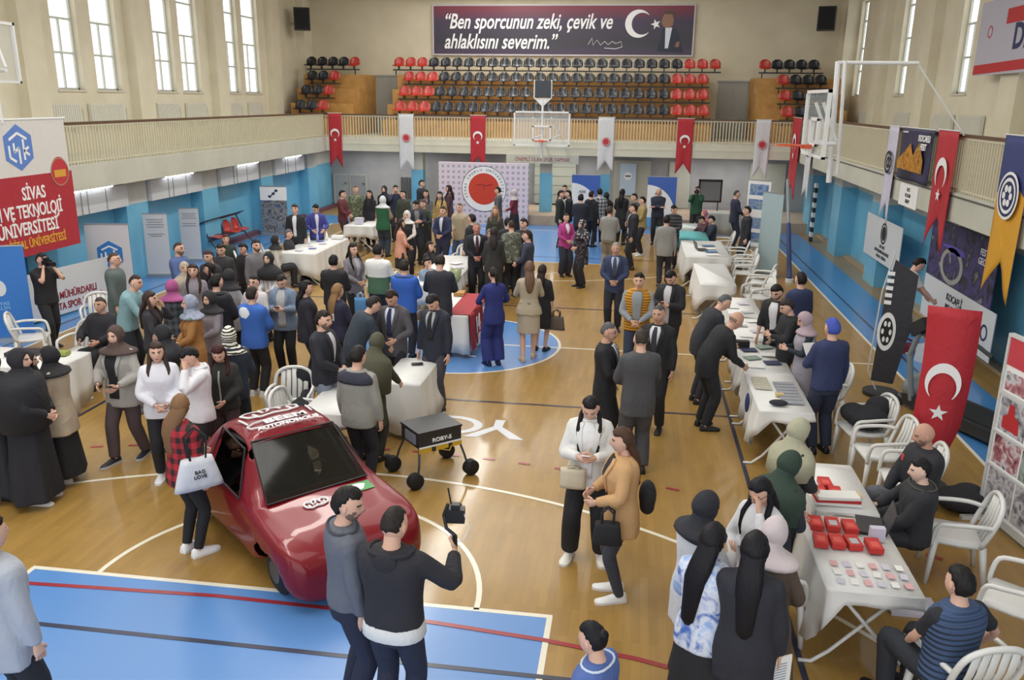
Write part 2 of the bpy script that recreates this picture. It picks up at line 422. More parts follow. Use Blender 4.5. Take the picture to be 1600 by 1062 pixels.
def MBscaled(mb, s):
    mb.v = [(a[0]*s, a[1]*s, a[2]*s) for a in mb.v]; return mb
def hand(mb, w, d, pn, side, curl, n=5):
    """w wrist, d direction, pn palm normal; side +1 right / -1 left"""
    d = d.normalized(); pn = (pn-d*pn.dot(d)).normalized(); s = d.cross(pn)*side   # s points to the thumb side
    mb.tube([w-d*.03, w, w+d*.03, w+d*.065, w+d*.088], [(.021, .021), (.026, .019), (.036, .016), (.040, .014), (.036, .010)], 8, up=s)
    for i, L in enumerate((.066, .074, .069, .054)):
        b = w+d*.080+s*(.028-.0185*i); c = rad(curl*(.8+.12*i)); u = d; p = b; pts = [b-d*.012, b]; a = c*.5
        for q in (.42, .32, .26):
            u = (d*cos(a)+pn*sin(a)); p = p+u*L*q; pts.append(p); a += c
        mb.tube(pts, [.0085, .0088, .0082, .0076, .0058], n)
    b = w+d*.025+s*.026; u = (s*.75+d*.6+pn*.25).normalized(); u2 = (s*.25+d*.85+pn*.45).normalized()
    mb.tube([b-u*.012, b+u*.028, b+u*.03+u2*.024, b+u*.03+u2*.046], [.013, .011, .0095, .0065], n)
def person(x, y, h, face, label, top=None, bot=None, hd=None, sex='m', skin='l', lean=0, nod=0, turn=0, arms=('down', 'down'), feet=(0, 0), sit=0, shoe='#17161a', near=0, drop=0, group=None, sole=None, curl=28):
    top = top or {}; bot = bot or {}; hd = hd or {}
    sc = h/1.75; PB = Pose(lean, (.41 if sit else 0)+drop)
    root = thing('person', label, 'person', (x, y, 0), -rad(face), group)
    skc = SK.get(skin, skin); n0 = 14 if near else 10
    vox = (.014 if near else .022) if h else .02
    # head placement
    nb = PB.B(0, 0, 1.50); la = PB.lean*.55
    Hr = Matrix.Rotation(-rad(turn), 3, 'Z') @ Matrix.Rotation(-(la+rad(nod)), 3, 'X')
    hc = nb+Matrix.Rotation(-la, 3, 'X') @ Vector((0, .012, .045))+Hr @ Vector((0, .012, .072))
    Hm = Matrix.Translation(hc) @ Hr.to_4x4()
    # joints
    sw = .168 if sex == 'm' else .147; J = {}
    for s, nm in ((1, arms[1]), (-1, arms[0])):
        if isinstance(nm, tuple): tgt, hint = nm
        else: tgt, hint = ARMS[nm]
        sh = PB.B(s*sw, 0, 1.405)
        if nm == 'down': tg = sh+Vector((s*.075, .06+.10*sin(PB.lean), -.535))
        else: tg = PB.B(s*tgt[0], tgt[1], tgt[2])
        el, wr = ik(sh, tg, .285, .255, (s*hint[0], hint[1], hint[2])); J[s] = (sh, el, wr)
    L = {}
    for s, ft in ((1, feet[1]), (-1, feet[0])):
        hip = PB.B(s*.09, 0, .90); ft = ft if isinstance(ft, tuple) else (0, ft)
        if sit:
            ank = Vector((s*(.11+ft[0]), .42+ft[1], .085)); kn, ank = ik(hip, ank, .44, .42, (0, .5, 1)); kn = Vector((s*.12, .44, .52)); 
        else:
            ank = Vector((s*(.095+ft[0]), ft[1], .085+(.06 if ft[1] < -.3 else 0))); kn, ank = ik(hip, ank, .43, .415, (s*.1, 1, 0))
        L[s] = (hip, kn, ank)
    # body: one mesh
    b = MB(); ease = -.012
    zs = [.82, .90, .98, 1.08, 1.2, 1.31, 1.38, 1.425, 1.455, 1.475]
    b.rings([[PB.B(px, py+prof(sex, z)[2], z) for px, py in ell(prof(sex, z)[0]-.012, prof(sex, z)[1]-.012, 12)] for z in zs])
    nr = .056 if sex == 'm' else .047
    b.tube([PB.B(0, -.01, 1.43), PB.B(0, -.006, 1.475), nb, hc-Hr @ Vector((0, .012, .05)), hc-Hr @ Vector((0, .01, .0))], [nr*1.5, nr*1.15, nr, nr*.98, nr*.9], 12)
    for s in (1, -1):
        sh, el, wr = J[s]; ar = .039 if sex == 'm' else .034
        limb(b, [(sh-Vector((s*.03, 0, 0)), ar), (sh.lerp(el, .15)+Vector((s*.012, 0, 0)), ar*1.12), (sh.lerp(el, .6), ar*.98), (el, ar*.86), (el.lerp(wr, .3), ar*.9), (wr.lerp(el, .1), ar*.58), (wr, ar*.55)], 8, 0, 2)
        d = (wr-el).normalized(); pn = Vector((-s, 0, -.15)) if abs(d.x) < .7 else Vector((0, -.3, -1))
        hand(b, wr, d, pn, s, curl, 6 if near else 5)
        hip, kn, ank = L[s]
        limb(b, [(hip, .085), (hip.lerp(kn, .4), .078), (kn, .052), (kn.lerp(ank, .3), .052), (ank, .035), (ank-Vector((0, 0, .03)), .034)], 8, 0, 2)
    build_head(b, hd, Hm, skc, near)
    hc_ = hd.get('c', '#1d1918') if hd.get('k') not in ('hijab', 'cap', 'beanie') else '#2a2019'
    MBscaled(b, sc).build('body', [mat('skin', skc, .55, spec=.3), mat('lips', '#a8574f', .5), mat('brow', hc_, .7), mat('eye_white', '#a89c92', .4), mat('iris', '#241a14', .2), mat('stubble', mixc(skc, hc_, .5), .8)], root, smooth=True)
    hd = dict(hd, s=round(x*7+y*3, 2), hx=max(0, top.get('ease', .022)-.004)); build_hair(root, hd, Hm, PB, near, sc, sex)
    if hd.get('glasses'):
        g = MB()
        for sx in (-1, 1):
            g.tube([Hm @ Vector((sx*.032+.021*cos(a*pi/5), .093-.1*abs(.021*cos(a*pi/5)), .005+.016*sin(a*pi/5))) for a in range(11)], .0022, 5)
            g.tube([Hm @ Vector((sx*.052, .09, .008)), Hm @ Vector((sx*.077, .04, .01)), Hm @ Vector((sx*.078, 0, .006))], .0022, 5)
        g.tube([Hm @ Vector((-.011, .095, .008)), Hm @ Vector((.011, .095, .008))], .0022, 5)
        MBscaled(g, sc).build('glasses', mat('glasses', '#15151a', .3), root)
    # garments
    tc = clr(top.get('c', '#222'), top.get('rough', .85)); ez = top.get('ease', .022)*.82; hem = top.get('hem', .84); fl = top.get('flare', 0)
    if sit and hem < .86: hem = .86
    def surf(z, a, off=0):                    # a: 0 front, + to the right
        w, d, yo = prof(sex, z); q = ez+off; e = 2.35; k = max(0, .95-z)*fl
        if top.get('belt') and z < 1.06: k = max(0, 1.06-z)*fl
        w += q+k; d += q*.95+k*.7+top.get('belly', 0)*math.exp(-((z-1.08)/.14)**2); c, n_ = sin(a), cos(a)
        return PB.B(w*math.copysign(abs(c)**(2/e), c), yo+d*math.copysign(abs(n_)**(2/e), n_), z)
    t = MB(); hi = 1.485 if not top.get('low') else 1.46
    zs = [hem]; 
    while zs[-1] < 1.30: zs.append(zs[-1]+min(.09, max(.05, (1.32-zs[-1])/2)))
    zs += [1.36, 1.40, 1.43, 1.455, 1.472, hi]; zs = sorted(z for z in set(zs) if z <= hi+.001)
    n = 24 if near else 18
    rr = []
    for i, z in enumerate(zs):
        row = []
        for j in range(n):
            a = 2*pi*j/n; wob = 0
            if z < 1.0: wob = (1.0-z)*top.get('fold', .03)*sin(a*top.get('nf', 6)+h*9)
            row.append(surf(z, a, wob+(0 if z < 1.44 else -ez*.45*(z-1.44)/.04)))
        rr.append(row)
    # close the hem inwards
    t.rings(rr)
    sl = top.get('sl', 1); se = top.get('sease', ez*.6+.003)
    if sl:
        for s in (1, -1):
            sh, el, wr = J[s]; ar = .039 if sex == 'm' else .034; cu = top.get('cuff', 1.0)
            pts = [(sh-Vector((s*.055, 0, .012)), ar*1.15+se), (sh+Vector((s*.004, 0, -.004)), ar*1.22+se), (sh.lerp(el, .4), ar*1.1+se), (el if sl == 1 else sh.lerp(el, .72), ar*.98+se*(1 if sl == 1 else 1.3))]
            if sl == 1: pts += [(el.lerp(wr, .4), ar*.9+se*cu), (wr.lerp(el, .06), ar*.62+se*.8*cu)]
            elif sl > .6: pts = pts[:-1]+[(el, ar+se), (el.lerp(wr, .35), ar*.88+se)]
            limb(t, pts, 12 if near else 9, 0, 3)
    nm = top.get('name', 'jacket'); to = MBscaled(t, sc).build(nm, tc, root, smooth=True)
    r = to.modifiers.new('weave', 'REMESH'); r.mode = 'VOXEL'; r.voxel_size = vox*sc; r.use_smooth_shade = True
    q = to.modifiers.new('relax', 'SMOOTH'); q.iterations = 2 if near else 1; q.factor = .5
    def patch(nm, m, z0, z1, f0, f1, off, th=.006, par=root, k=8):
        pb = MB(); na = 6; fr = []; bk = []
        for i in range(k+1):
            z = z0+(z1-z0)*i/k; a0, a1 = f0(i/k), f1(i/k)
            fr.append([surf(z, a0+(a1-a0)*j/na, off+th) for j in range(na+1)]); bk.append([surf(z, a0+(a1-a0)*j/na, off-.012) for j in range(na+1)])
        pb.rings([f+b_[::-1] for f, b_ in zip(fr, bk)])
        return MBscaled(pb, sc).build(nm, m, par, smooth=True, angle=None)
    op = top.get('open')
    if op:                                    # (shirt colour, bottom z, half angle at top, half angle at bottom, tie colour)
        oc, zb, at, ab = op[:4]; zt = 1.468
        f = lambda u: ab+(at-ab)*u
        patch('shirt', clr(oc), zb, zt, lambda u: -f(u), f, .0045)
        if len(op) > 4 and op[4]: patch('tie', clr(op[4]), max(zb, 1.0)-.0, 1.462, lambda u: -(.17-.09*u), lambda u: .17-.09*u, .011, .005)
        if near or top.get('lapel', 1):
            for s in (1, -1):
                patch('lapel', tc, max(zb, 1.12) if ab < .2 else 1.15, 1.462, (lambda u: f(u)) if s > 0 else (lambda u: -f(u)-.10-.2*u), (lambda u: f(u)+.10+.2*u) if s > 0 else (lambda u: -f(u)), .010, .006)
    if top.get('collar'):
        cc = MB(); pts = [surf(1.468, 2*pi*j/16, .004) for j in range(17)]; cc.tube(pts, .009, 7, cap=False); MBscaled(cc, sc).build('collar', clr(top['collar']), root, smooth=True)
    if top.get('hood'):
        cc = MB(); p = PB.B(0, -.105, 1.44); cc.ball(p-Vector((0, .01, .03)), .095, .035, .085, 14, 9); cc.tube([surf(1.47, a*pi/8, .004) for a in range(2, 15)], [.008]+[.016]*11+[.008], 8); MBscaled(cc, sc).build('hood', clr(top['hood']) if isinstance(top['hood'], str) else tc, root, smooth=True)
    if top.get('vest'):                       # sleeveless layer over the sleeves
        v = MB(); rv = [[surf(z, 2*pi*j/n, .014 if z < 1.4 else .006) for j in range(n)] for z in zs if z > hem-.01]
        v.rings(rv); vo = MBscaled(v, sc).build('vest', cloth('plain', top['vest'], sc=top.get('quilt', 1.0)) if isinstance(top['vest'], str) else clr(top['vest']), root, smooth=True)
        r = vo.modifiers.new('weave', 'REMESH'); r.mode = 'VOXEL'; r.voxel_size = vox*sc; r.use_smooth_shade = True
        if top.get('vopen'):
            patch('shirt', clr(top['vopen']), 1.0, 1.468, lambda u: -.22-.1*u, lambda u: .22+.1*u, .022)
    if top.get('panel'):                      # (colour, z0, z1, half angle, centre angle, name)
        for c_, z0, z1, ha, ca, pn_ in top['panel']:
            patch(pn_, clr(c_), z0, z1, lambda u: ca-ha, lambda u: ca+ha, .006)
    if top.get('belt') and isinstance(top['belt'], str): patch('belt', clr(top['belt']), 1.03, 1.07, lambda u: -pi+.01, lambda u: pi-.01, .006, k=2)
    if top.get('under'):                      # shirt hem showing below the jacket
        u_ = MB(); u_.rings([[surf(z, 2*pi*j/n, o_) for j in range(n)] for z, o_ in ((hem-.085, -.006), (hem-.08, .0), (hem-.02, .0), (hem+.06, -.012))])
        MBscaled(u_, sc).build('shirt_hem', clr(top['under']), root, smooth=True)
    if top.get('yoke'):                       # contrast shoulders
        y_ = MB(); y_.rings([[surf(z, 2*pi*j/n, .010 if z < 1.45 else .002) for j in range(n)] for z in (1.345, 1.38, 1.41, 1.44, 1.46, 1.474)])
        MBscaled(y_, sc).build('yoke', clr(top['yoke']), root, smooth=True)
    # trousers / skirt
    bk = bot.get('k', 'trousers')
    if bk != 'none':
        bc = clr(bot.get('c', '#1c1c22')); p = MB(); be = bot.get('ease', .018); bh = 1.02 if sit == 0 else 1.0
        if bk == 'skirt':
            hz = bot.get('hem', .5); zz = [hz+(1.02-hz)*i/9 for i in range(10)]
            rw = []
            for z in zz:
                fz = (1.0-z)*bot.get('flare', .12); row = []
                for j, (px, py) in enumerate(ell(1, 1, n, 2.1)):
                    w_, d_, yo = prof(sex, max(z, .88)); k = 1+.06*sin(j*6*pi/n*bot.get('nf', 2))*(1-z)
                    row.append(PB.B(px*(w_+be+fz)*k, yo+py*(d_+be+fz*.9)*k, z))
                rw.append(row)
            p.rings(rw)
        else:
            zz = [.80, .86, .92, .98, bh]
            p.rings([[PB.B(px, py+prof(sex, z)[2], z) for px, py in ell((prof(sex, z)[0]+be*.6)*(.86 if z < .85 else 1), prof(sex, z)[1]+be*.6, 16)] for z in zz])
            for s in (1, -1):
                hip, kn, ank = L[s]; th, kr, ar = .092, .062, .046
                w_ = bot.get('wide', 0)
                end = ank+Vector((0, 0, .0 if not bot.get('short') else .0))
                pts = [(hip+Vector((0, 0, .03)), th+be*.3), (hip.lerp(kn, .25), th*.98+be*.6), (hip.lerp(kn, .65), .074+be+w_*.3), (kn, kr+be+w_*.5), (kn.lerp(ank, .35), .06+be+w_*.8), (ank.lerp(kn, bot.get('short', .06)), ar+be*1.1+w_), (ank.lerp(kn, bot.get('short', .06)-.05), ar+be*.9+w_)]
                limb(p, pts, 12 if near else 9, 0, 3)
        po = MBscaled(p, sc).build('skirt' if bk == 'skirt' else bot.get('name', 'trousers'), bc, root, smooth=True)
        r = po.modifiers.new('weave', 'REMESH'); r.mode = 'VOXEL'; r.voxel_size = vox*sc; r.use_smooth_shade = True
        q = po.modifiers.new('relax', 'SMOOTH'); q.iterations = 1
    if shoe:
        for s in (1, -1):
            a = L[s][2]; f = MB(); yaw = .18*s; dx, dy = sin(yaw), cos(yaw); rx, ry = dy, -dx
            big = 1.12 if sole else 1.0
            def P_(l, w, z): return Vector((a.x+dx*l+rx*w, a.y+dy*l+ry*w, z+(a.z-.085)))
            prs = [(-.068, .022, .0, .05), (-.06, .034, .0, .085), (-.02, .037, .0, .105), (.04, .038, .0, .085), (.10, .044, .0, .062), (.15, .044, .0, .05), (.19, .034, .0, .038), (.205, .016, .004, .026)]
            R_ = []
            for l, w, z0, z1 in prs:
                w *= big; l *= big
                R_.append([P_(l, -w, z0), P_(l, -w*1.04, z0+.02), P_(l, -w*.78, z0+(z1-z0)*.7), P_(l, -w*.35, z1), P_(l, w*.35, z1), P_(l, w*.78, z0+(z1-z0)*.7), P_(l, w*1.04, z0+.02), P_(l, w, z0)])
            f.rings(R_)
            so = MBscaled(f, sc).build('shoe', mat('shoe', shoe, .5), root, smooth=True)
            if sole:
                g = MB(); R_ = []
                for l, w, z0, z1 in prs: l *= 1.14; w *= 1.2; R_.append([P_(l, -w, 0), P_(l, -w, .026), P_(l, w, .026), P_(l, w, 0)])
                g.rings(R_); MBscaled(g, sc).build('sole', mat('sole', sole, .6), so)
    return root, sc, Hm, J
# ---------------------------------------------------------------- setting
def m_wood_floor():
    t = NT('parquet'); v = t.co('Object'); x, y, z = t.xyz(v)[:3]
    br = t.n('ShaderNodeTexBrick'); br.offset = .37; br.inputs['Scale'].default_value = 1.0; br.inputs['Brick Width'].default_value = .62; br.inputs['Row Height'].default_value = .075; br.inputs['Mortar Size'].default_value = .0012
    br.inputs['Color1'].default_value = lin('#a58141'); br.inputs['Color2'].default_value = lin('#8e6d35'); br.inputs['Mortar'].default_value = lin('#7a5830')
    rv = t.co('Object', rot=(0, 0, pi/2)); t.l(rv, br.inputs['Vector'])
    big = t.ramp(t.noise(t.co('Object', scale=(5, 1.6, 1)), 1.3, 3), [(.3, '#98763a'), (.7, '#ae8a49')])
    col = t.mix(.45, br.outputs[0], big); t.l(col, t.b.inputs['Base Color'])
    t.b.inputs['Roughness'].default_value = .4; t.b.inputs['Coat Weight'].default_value = .42; t.b.inputs['Coat Roughness'].default_value = .10
    t.bump(t.noise(t.co('Object', scale=(1, 1, 1)), 2.0, 2), .05, .02)
    return t.m
def paintm(name, c, r=.3): return mat(name, c, r, coat=.3, coat_rough=.15)
def wallm(name, c1, c2, sc=1.5, rough=.75):
    t = NT(name); return t.out(t.ramp(t.noise(t.co(), sc, 3), [(.3, c1), (.7, c2)]), rough)
XL, XR, YB = -8.35, 8.25, 16.0
mb = MB(); mb.bx((-14, -17, -.2), (14, 24, 0)); floor = struct(mb.build('floor', m_wood_floor()))
BLUE = paintm('blue_paint', '#5b8ccb'); BLUE2 = paintm('blue_paint_side', '#4a82bd'); WHT = paintm('white_line', '#e6e0cf'); RED = paintm('red_line', '#9a3038'); BLK = paintm('black_line', '#2b3048')
def flat(name, polys, m, z, par=None):
    b = MB()
    for i, p in enumerate(polys): b.prism(p, lambda a, c, t: (a, c, z-.0015+t+(i % 5)*.00015), .0015)
    return struct(b.build(name, m, par if par is not None else floor))
def strip(pts, w):                            # ribbon quads along a polyline
    out = []
    for i, (a, b) in enumerate(zip(pts, pts[1:])):
        d = Vector((b[0]-a[0], b[1]-a[1])); d.normalize(); n = Vector((-d.y, d.x))*w/2; e = d*(w*.02)
        out.append([(a[0]-n.x-e.x, a[1]-n.y-e.y), (b[0]-n.x+e.x, b[1]-n.y+e.y), (b[0]+n.x+e.x, b[1]+n.y+e.y), (a[0]+n.x-e.x, a[1]+n.y-e.y)])
    return out
def line(a, b, w=.05): return strip([a, b], w)
def box2(x0, y0, x1, y1): return [[(x0, y0), (x1, y0), (x1, y1), (x0, y1)]]
flat('blue_key', box2(-2.45, -14, 2.45, -8.2)+box2(-2.45, 8.2, 2.45, 14), BLUE, .0015)
flat('blue_circle', [arc(0, 0, 1.8, 0, 360, 64)[:-1]], BLUE, .0015)
flat('blue_border', box2(7.5, -17, 8.62, 15.8)+box2(-8.9, -17, -7.5, 16)+box2(-7.5, 14, 7.5, 16), BLUE2, .0015)
wl = []
for s in (-1, 1):
    wl += line((-2.47, s*8.2), (2.47, s*8.2))+line((-2.45, s*8.2), (-2.45, s*14))+line((2.45, s*8.2), (2.45, s*14))
    wl += line((s*7.5, -14), (s*7.5, 14))+line((-7.5, s*14), (7.5, s*14))
    wl += strip(arc(0, s*8.2, 1.8, 0 if s < 0 else 180, 180 if s < 0 else 360, 40), .05)
    c = 12.425; a = math.degrees(math.acos(6.6/6.75)); wl += strip(arc(0, s*c, 6.75, a if s < 0 else 180+a, 180-a if s < 0 else 360-a, 72), .05)+line((-6.6, s*11.01), (-6.6, s*14))+line((6.6, s*11.01), (6.6, s*14))
wl += line((-7.5, 0), (7.5, 0))+strip(arc(0, 0, 1.8, 0, 360, 72), .05)
flat('court_line', wl, WHT, .003)
bl = line((-4.5, -9), (4.5, -9))+line((-4.5, 9), (4.5, 9))+line((-4.5, -3), (4.5, -3))+line((-4.5, 3), (4.5, 3))+line((-4.5, -9), (-4.5, 9))+line((4.5, -9), (4.5, 9))+line((7.9, -14), (7.8, 14), .05)+line((-7.9, -14), (-7.9, 14), .05)+line((-4.5, -9), (8, -9.0))
flat('volleyball_line', bl, BLK, .0042)
rl = [(-2.55, -8.47), (-1.6, -8.42), (-.5, -8.37), (.5, -8.39), (1.5, -8.45), (2.45, -8.54), (3.2, -8.66), (3.9, -8.85), (4.6, -9.2)]
flat('handball_line', strip(rl, .05), RED, .0054)
ds = []
for i, q in enumerate(range(-16, 17)):
    th = q*2.15; x = 12.2*sin(rad(th)); y = -17.15+12.2*cos(rad(th)); dx, dy = cos(rad(th))*.075, -sin(rad(th))*.075
    if abs(x) < 6.2: ds += line((x-dx, y-dy), (x+dx, y+dy), .05)
flat('dashed_line', ds, RED, .0048)
# big white letters painted upside down beyond the three point arc
LT = []
yc = -3.98
ring = []
n = 40
for i in range(n):
    a0, a1 = 2*pi*i/n, 2*pi*(i+1)/n
    ring.append([(.64+.46*cos(a0), yc+.33*sin(a0)), (.64+.46*cos(a1), yc+.33*sin(a1)), (.64+.34*cos(a1), yc+.24*sin(a1)), (.64+.34*cos(a0), yc+.24*sin(a0))])
LT += ring
LT += [[(1.24, -3.70), (1.38, -3.70), (1.37, -3.95), (1.72, -4.36), (1.53, -4.36), (1.31, -4.05), (1.08, -4.36), (.90, -4.36), (1.25, -3.95)]]
flat('painted_letters', LT, mat('pale_letters', '#d9dbe2', .4), .0036)
# walls
CREAM = wallm('cream_plaster', '#d3cab2', '#dcd4be'); CREAMB = wallm('cream_plaster_back', '#c9c0a8', '#d2c9b2'); GREY = wallm('grey_plaster', '#8f9092', '#9c9d9f'); WBLUE = wallm('blue_oil_paint', '#62a9cc', '#74b7d6', 1.2, .4); WHITEP = wallm('white_plaster', '#b9bab7', '#c9cac6')
FASC = wallm('pale_fascia', '#b9b9ad', '#c4c4b8'); WOODB = mat('dark_wood_rail', '#5f4632', .5)
H = 9.6
# lower side walls behind the balconies
mb = MB(); mb.bx((-9.4, -17, 0), (-9.15, 18.6, 1.78), 0); mb.bx((-9.4, -17, 1.78), (-9.15, 18.6, 2.4), 1); struct(mb.build('wall_left', [WBLUE, WHITEP]))
mb = MB(); mb.bx((9.35, -17, 0), (9.6, 18.6, 1.95), 0); mb.bx((9.35, -17, 1.95), (9.6, 18.6, 2.4), 1); struct(mb.build('wall_right', [WBLUE, WHITEP]))
mb = MB(); mb.bx((-9.4, 18.6, 0), (9.6, 18.85, 2.4)); struct(mb.build('wall_back', GREY))
for i, y in enumerate((-3.2, .3, 3.8, 7.4, 11.2, 15.2)):
    mb = MB(); mb.bx((-9.16, y, 0), (-8.8, y+.9, 1.80), 0); mb.bx((-9.16, y, 1.8), (-8.8, y+.9, 2.4), 1); struct(mb.build('wall_left_column', [WBLUE, WHITEP]))
for i, y in enumerate((-7.4, -2.4, 1.7, 6.6, 10.9, 15.0)):
    mb = MB(); mb.bx((9.36, y, 0), (8.9, y+1.0, 2.0), 0); mb.bx((9.36, y, 2.0), (8.9, y+1.0, 2.4), 1); struct(mb.build('wall_right_column', [WBLUE, WHITEP]))
# skirting strips on the side walls
mb = MB(); mb.bx((-9.15, -17, 0), (-8.95, 18.6, .12)); struct(mb.build('baseboard_left', mat('maroon_skirting', '#6b4453', .5)))
mb = MB(); mb.bx((9.15, -17, 0), (9.35, 18.6, .06)); struct(mb.build('baseboard_right', mat('beige_skirting', '#a3937c', .6)))
mb = MB(); mb.bx((-9.15, 18.45, 0), (9.35, 18.6, .15)); struct(mb.build('baseboard_back', mat('brown_skirting', '#6d5a4c', .6)))
# low wooden stage along the back
mb = MB(); mb.bx((-2.9, 15.2, 0), (9.3, 18.45, .34)); struct(mb.build('trim_1', wallm('stage_wood', '#a28f7c', '#b3a08d', 3)))
# balcony slabs
mb = MB(); mb.bx((-11.2, -17, 2.38), (XL, 21, 2.88)); mb.bx((XL+.002, -17, 2.80), (XL-.03, YB, 2.90)); struct(mb.build('floor_balcony_left', FASC))
mb = MB(); mb.bx((XR, -17, 2.44), (11.2, 21, 2.91)); struct(mb.build('floor_balcony_right', FASC))
mb = MB(); mb.bx((XL+.001, YB, 2.40), (XR-.001, 21, 2.88)); mb.bx((XL, YB-.03, 2.64), (XR, YB+.01, 2.70)); mb.bx((XL, YB-.02, 2.40), (XR, YB+.01, 2.64)); struct(mb.build('floor_balcony_back', wallm('warm_fascia', '#c9c6b4', '#d4d1c0')))
# dark groove on the right fascia
mb = MB(); mb.bx((XR-.01, -17, 2.84), (XR+.01, YB, 2.87)); struct(mb.build('trim_2', mat('dark_groove', '#5a5a55')))
# square beams, columns below the back balcony
for x in (-5.0, -.2, 1.9):
    mb = MB(); mb.bx((x-.22, 16.3, 0), (x+.22, 16.7, 1.75), 0); mb.bx((x-.22, 16.3, 1.75), (x+.22, 16.7, 2.4), 1); struct(mb.build('wall_back_column', [WBLUE, FASC]))
# boxed ducts under the left balcony
for i, y in enumerate((-2.2, 1.25, 4.75, 8.35, 12.15)):
    d = thing('boxed_duct', ['white boxed duct under the left balcony, nearest bay behind the blue university banner', 'white boxed duct under the left balcony above the tall hexagon logo banner', 'white boxed duct under the left balcony above the two narrow text banners', 'white boxed duct under the left balcony above the red and black bench', 'white boxed duct under the left balcony, farthest bay before the corner'][i], 'duct', (-8.9, y, 1.8), 0, 'boxed ducts under the left balcony')
    mb = MB(); mb.bx((-.24, 0, 0), (.20, 2.5, .50)); mb.build('casing', mat('duct_white', '#c9ccd0', .35, coat=.4), d)
    for k in (.78, 1.0, 1.66):
        mb = MB(); mb.bx((.20, k, .0), (.215, k+.02, .5)); mb.build('seam', mat('duct_seam', '#8f9499', .5), d)
# fluorescent tubes below the left balcony
for i, y in enumerate((2.4, 6.0, 10.0, 13.5)):
    d = thing('tube_light', 'lit fluorescent batten under the left balcony, number %s from the big red banner' % ('one', 'two', 'three', 'four')[i], 'light', (-8.62, y, 2.34), 0, 'tube lights under the left balcony')
    mb = MB(); mb.bx((-.06, -.7, 0), (.06, .7, .045)); mb.build('housing', mat('white_metal', '#dedede', .4), d)
    mb = MB(); mb.tube([(0, -.68, -.015), (0, .68, -.015)], .017, 8); mb.build('tube', mat('tube_glow', '#ffffff', .3, emit=9), d)
# upper walls
def wall_with_holes(name, x0, x1, holes, y0, y1, z0, z1, m):
    mb = MB(); ys = y0
    for a, b, c, d in sorted(holes):
        mb.bx((x0, ys, z0), (x1, a, z1)); mb.bx((x0, a, z0), (x1, b, c)); 
        if d < z1: mb.bx((x0, a, d), (x1, b, z1))
        ys = b
    mb.bx((x0, ys, z0), (x1, y1, z1)); return struct(mb.build(name, m))
LW = [(4.94, 5.95), (6.5, 7.6), (9.38, 10.45), (10.84, 12.0), (13.75, 14.8), (15.2, 16.5), (-.2, .8), (1.5, 2.5), (-5, -4), (-3.2, -2.2)]
RW = [(y, y+1.0) for y in (18.9, 13.45, 8.35, 3.2)]
wall_with_holes('wall_left_upper', -11.16, -10.95, [(a, b, 4.40, 7.9) for a, b in LW], -17, 21, 2.88, H, CREAM)
wall_with_holes('wall_right_upper', 10.95, 11.16, [(a, b, 4.58, 7.9) for a, b in RW], -17, 21, 2.88, H, CREAM)
mb = MB(); mb.bx((-11.4, 20.95, 2.88), (11.4, 21.3, H)); struct(mb.build('wall_back_upper', CREAMB))
mb = MB(); mb.bx((-11.4, 20.3, 8.28), (11.4, 20.95, 8.7)); struct(mb.build('trim_3', CREAMB))
mb = MB(); mb.bx((-11.4, -17, H), (11.4, 21.3, H+.2)); struct(mb.build('ceiling', mat('ceiling_paint', '#cfc9ba', .8)))
for y in (3.5, 7.95, 12.6, 17.1, -1.5): mb = MB(); mb.bx((-10.95, y, 2.88), (-10.68, y+.75, H)); struct(mb.build('wall_left_pilaster', CREAM))
for y in (15.5, 10.7, 4.8, -.5): mb = MB(); mb.bx((10.95, y, 2.88), (10.68, y+.9, H)); struct(mb.build('wall_right_pilaster', CREAM))
mb = MB(); mb.bx((-11, 20.1, 2.88), (-10.6, 20.95, H)); mb.bx((10.5, 20.1, 2.88), (11, 20.95, H)); struct(mb.build('wall_corner_pilaster', CREAM))
GL = mat('window_glass', '#ffffff', .05, alpha=.12); FR = mat('window_frame', '#c9cbc0', .5); SKYM = mat('bright_overcast_sky', '#ffffff', 1, emit=2.2)
wn = [0]
def window(side, y0, y1, z0, z1, x):
    wn[0] += 1; s = 1 if side == 'R' else -1
    mb = MB(); w = .05
    mb.bx((x-.03, y0, z0), (x+.03, y0+w, z1)); mb.bx((x-.03, y1-w, z0), (x+.03, y1, z1)); mb.bx((x-.03, y0, z0), (x+.03, y1, z0+w)); mb.bx((x-.03, y0, z1-w), (x+.03, y1, z1))
    for z in (z0+.85, z0+1.65, z0+2.6): mb.bx((x-.028, y0, z), (x+.028, y1, z+.05))
    mb.bx((x-.027, (y0+y1)/2-.02, z0), (x+.027, (y0+y1)/2+.02, z0+1.65))
    o = struct(mb.build('window_%d' % wn[0], FR)); g = MB(); g.bx((x-.004, y0+w, z0+w), (x+.004, y1-w, z1-w)); struct(g.build('window_pane', GL, o))
    g = MB(); g.bx((x-s*.20, y0-.05, z0-.05), (x-s*.02, y1+.05, z0)); struct(g.build('window_sill', mat('sill', '#cfc7b4', .5), o))
for a, b in LW: window('L', a, b, 4.40, 7.9, -11.12)
for a, b in RW: window('R', a, b, 4.58, 7.9, 11.12)
for i, (a, b, z) in enumerate(((-7.85, -6.7, 5.15), (6.1, 7.25, 5.05))):
    mb = MB(); mb.bx((a, 20.9, 2.88), (b, 20.95, z)); mb.bx((a-.06, 20.87, z), (b+.06, 20.95, z+.06)); mb.bx(((a+b)/2-.02, 20.88, 2.88), ((a+b)/2+.02, 20.9, z)); struct(mb.build('door_%d' % (4+i), mat('gallery_door', '#9a9a92', .5)))
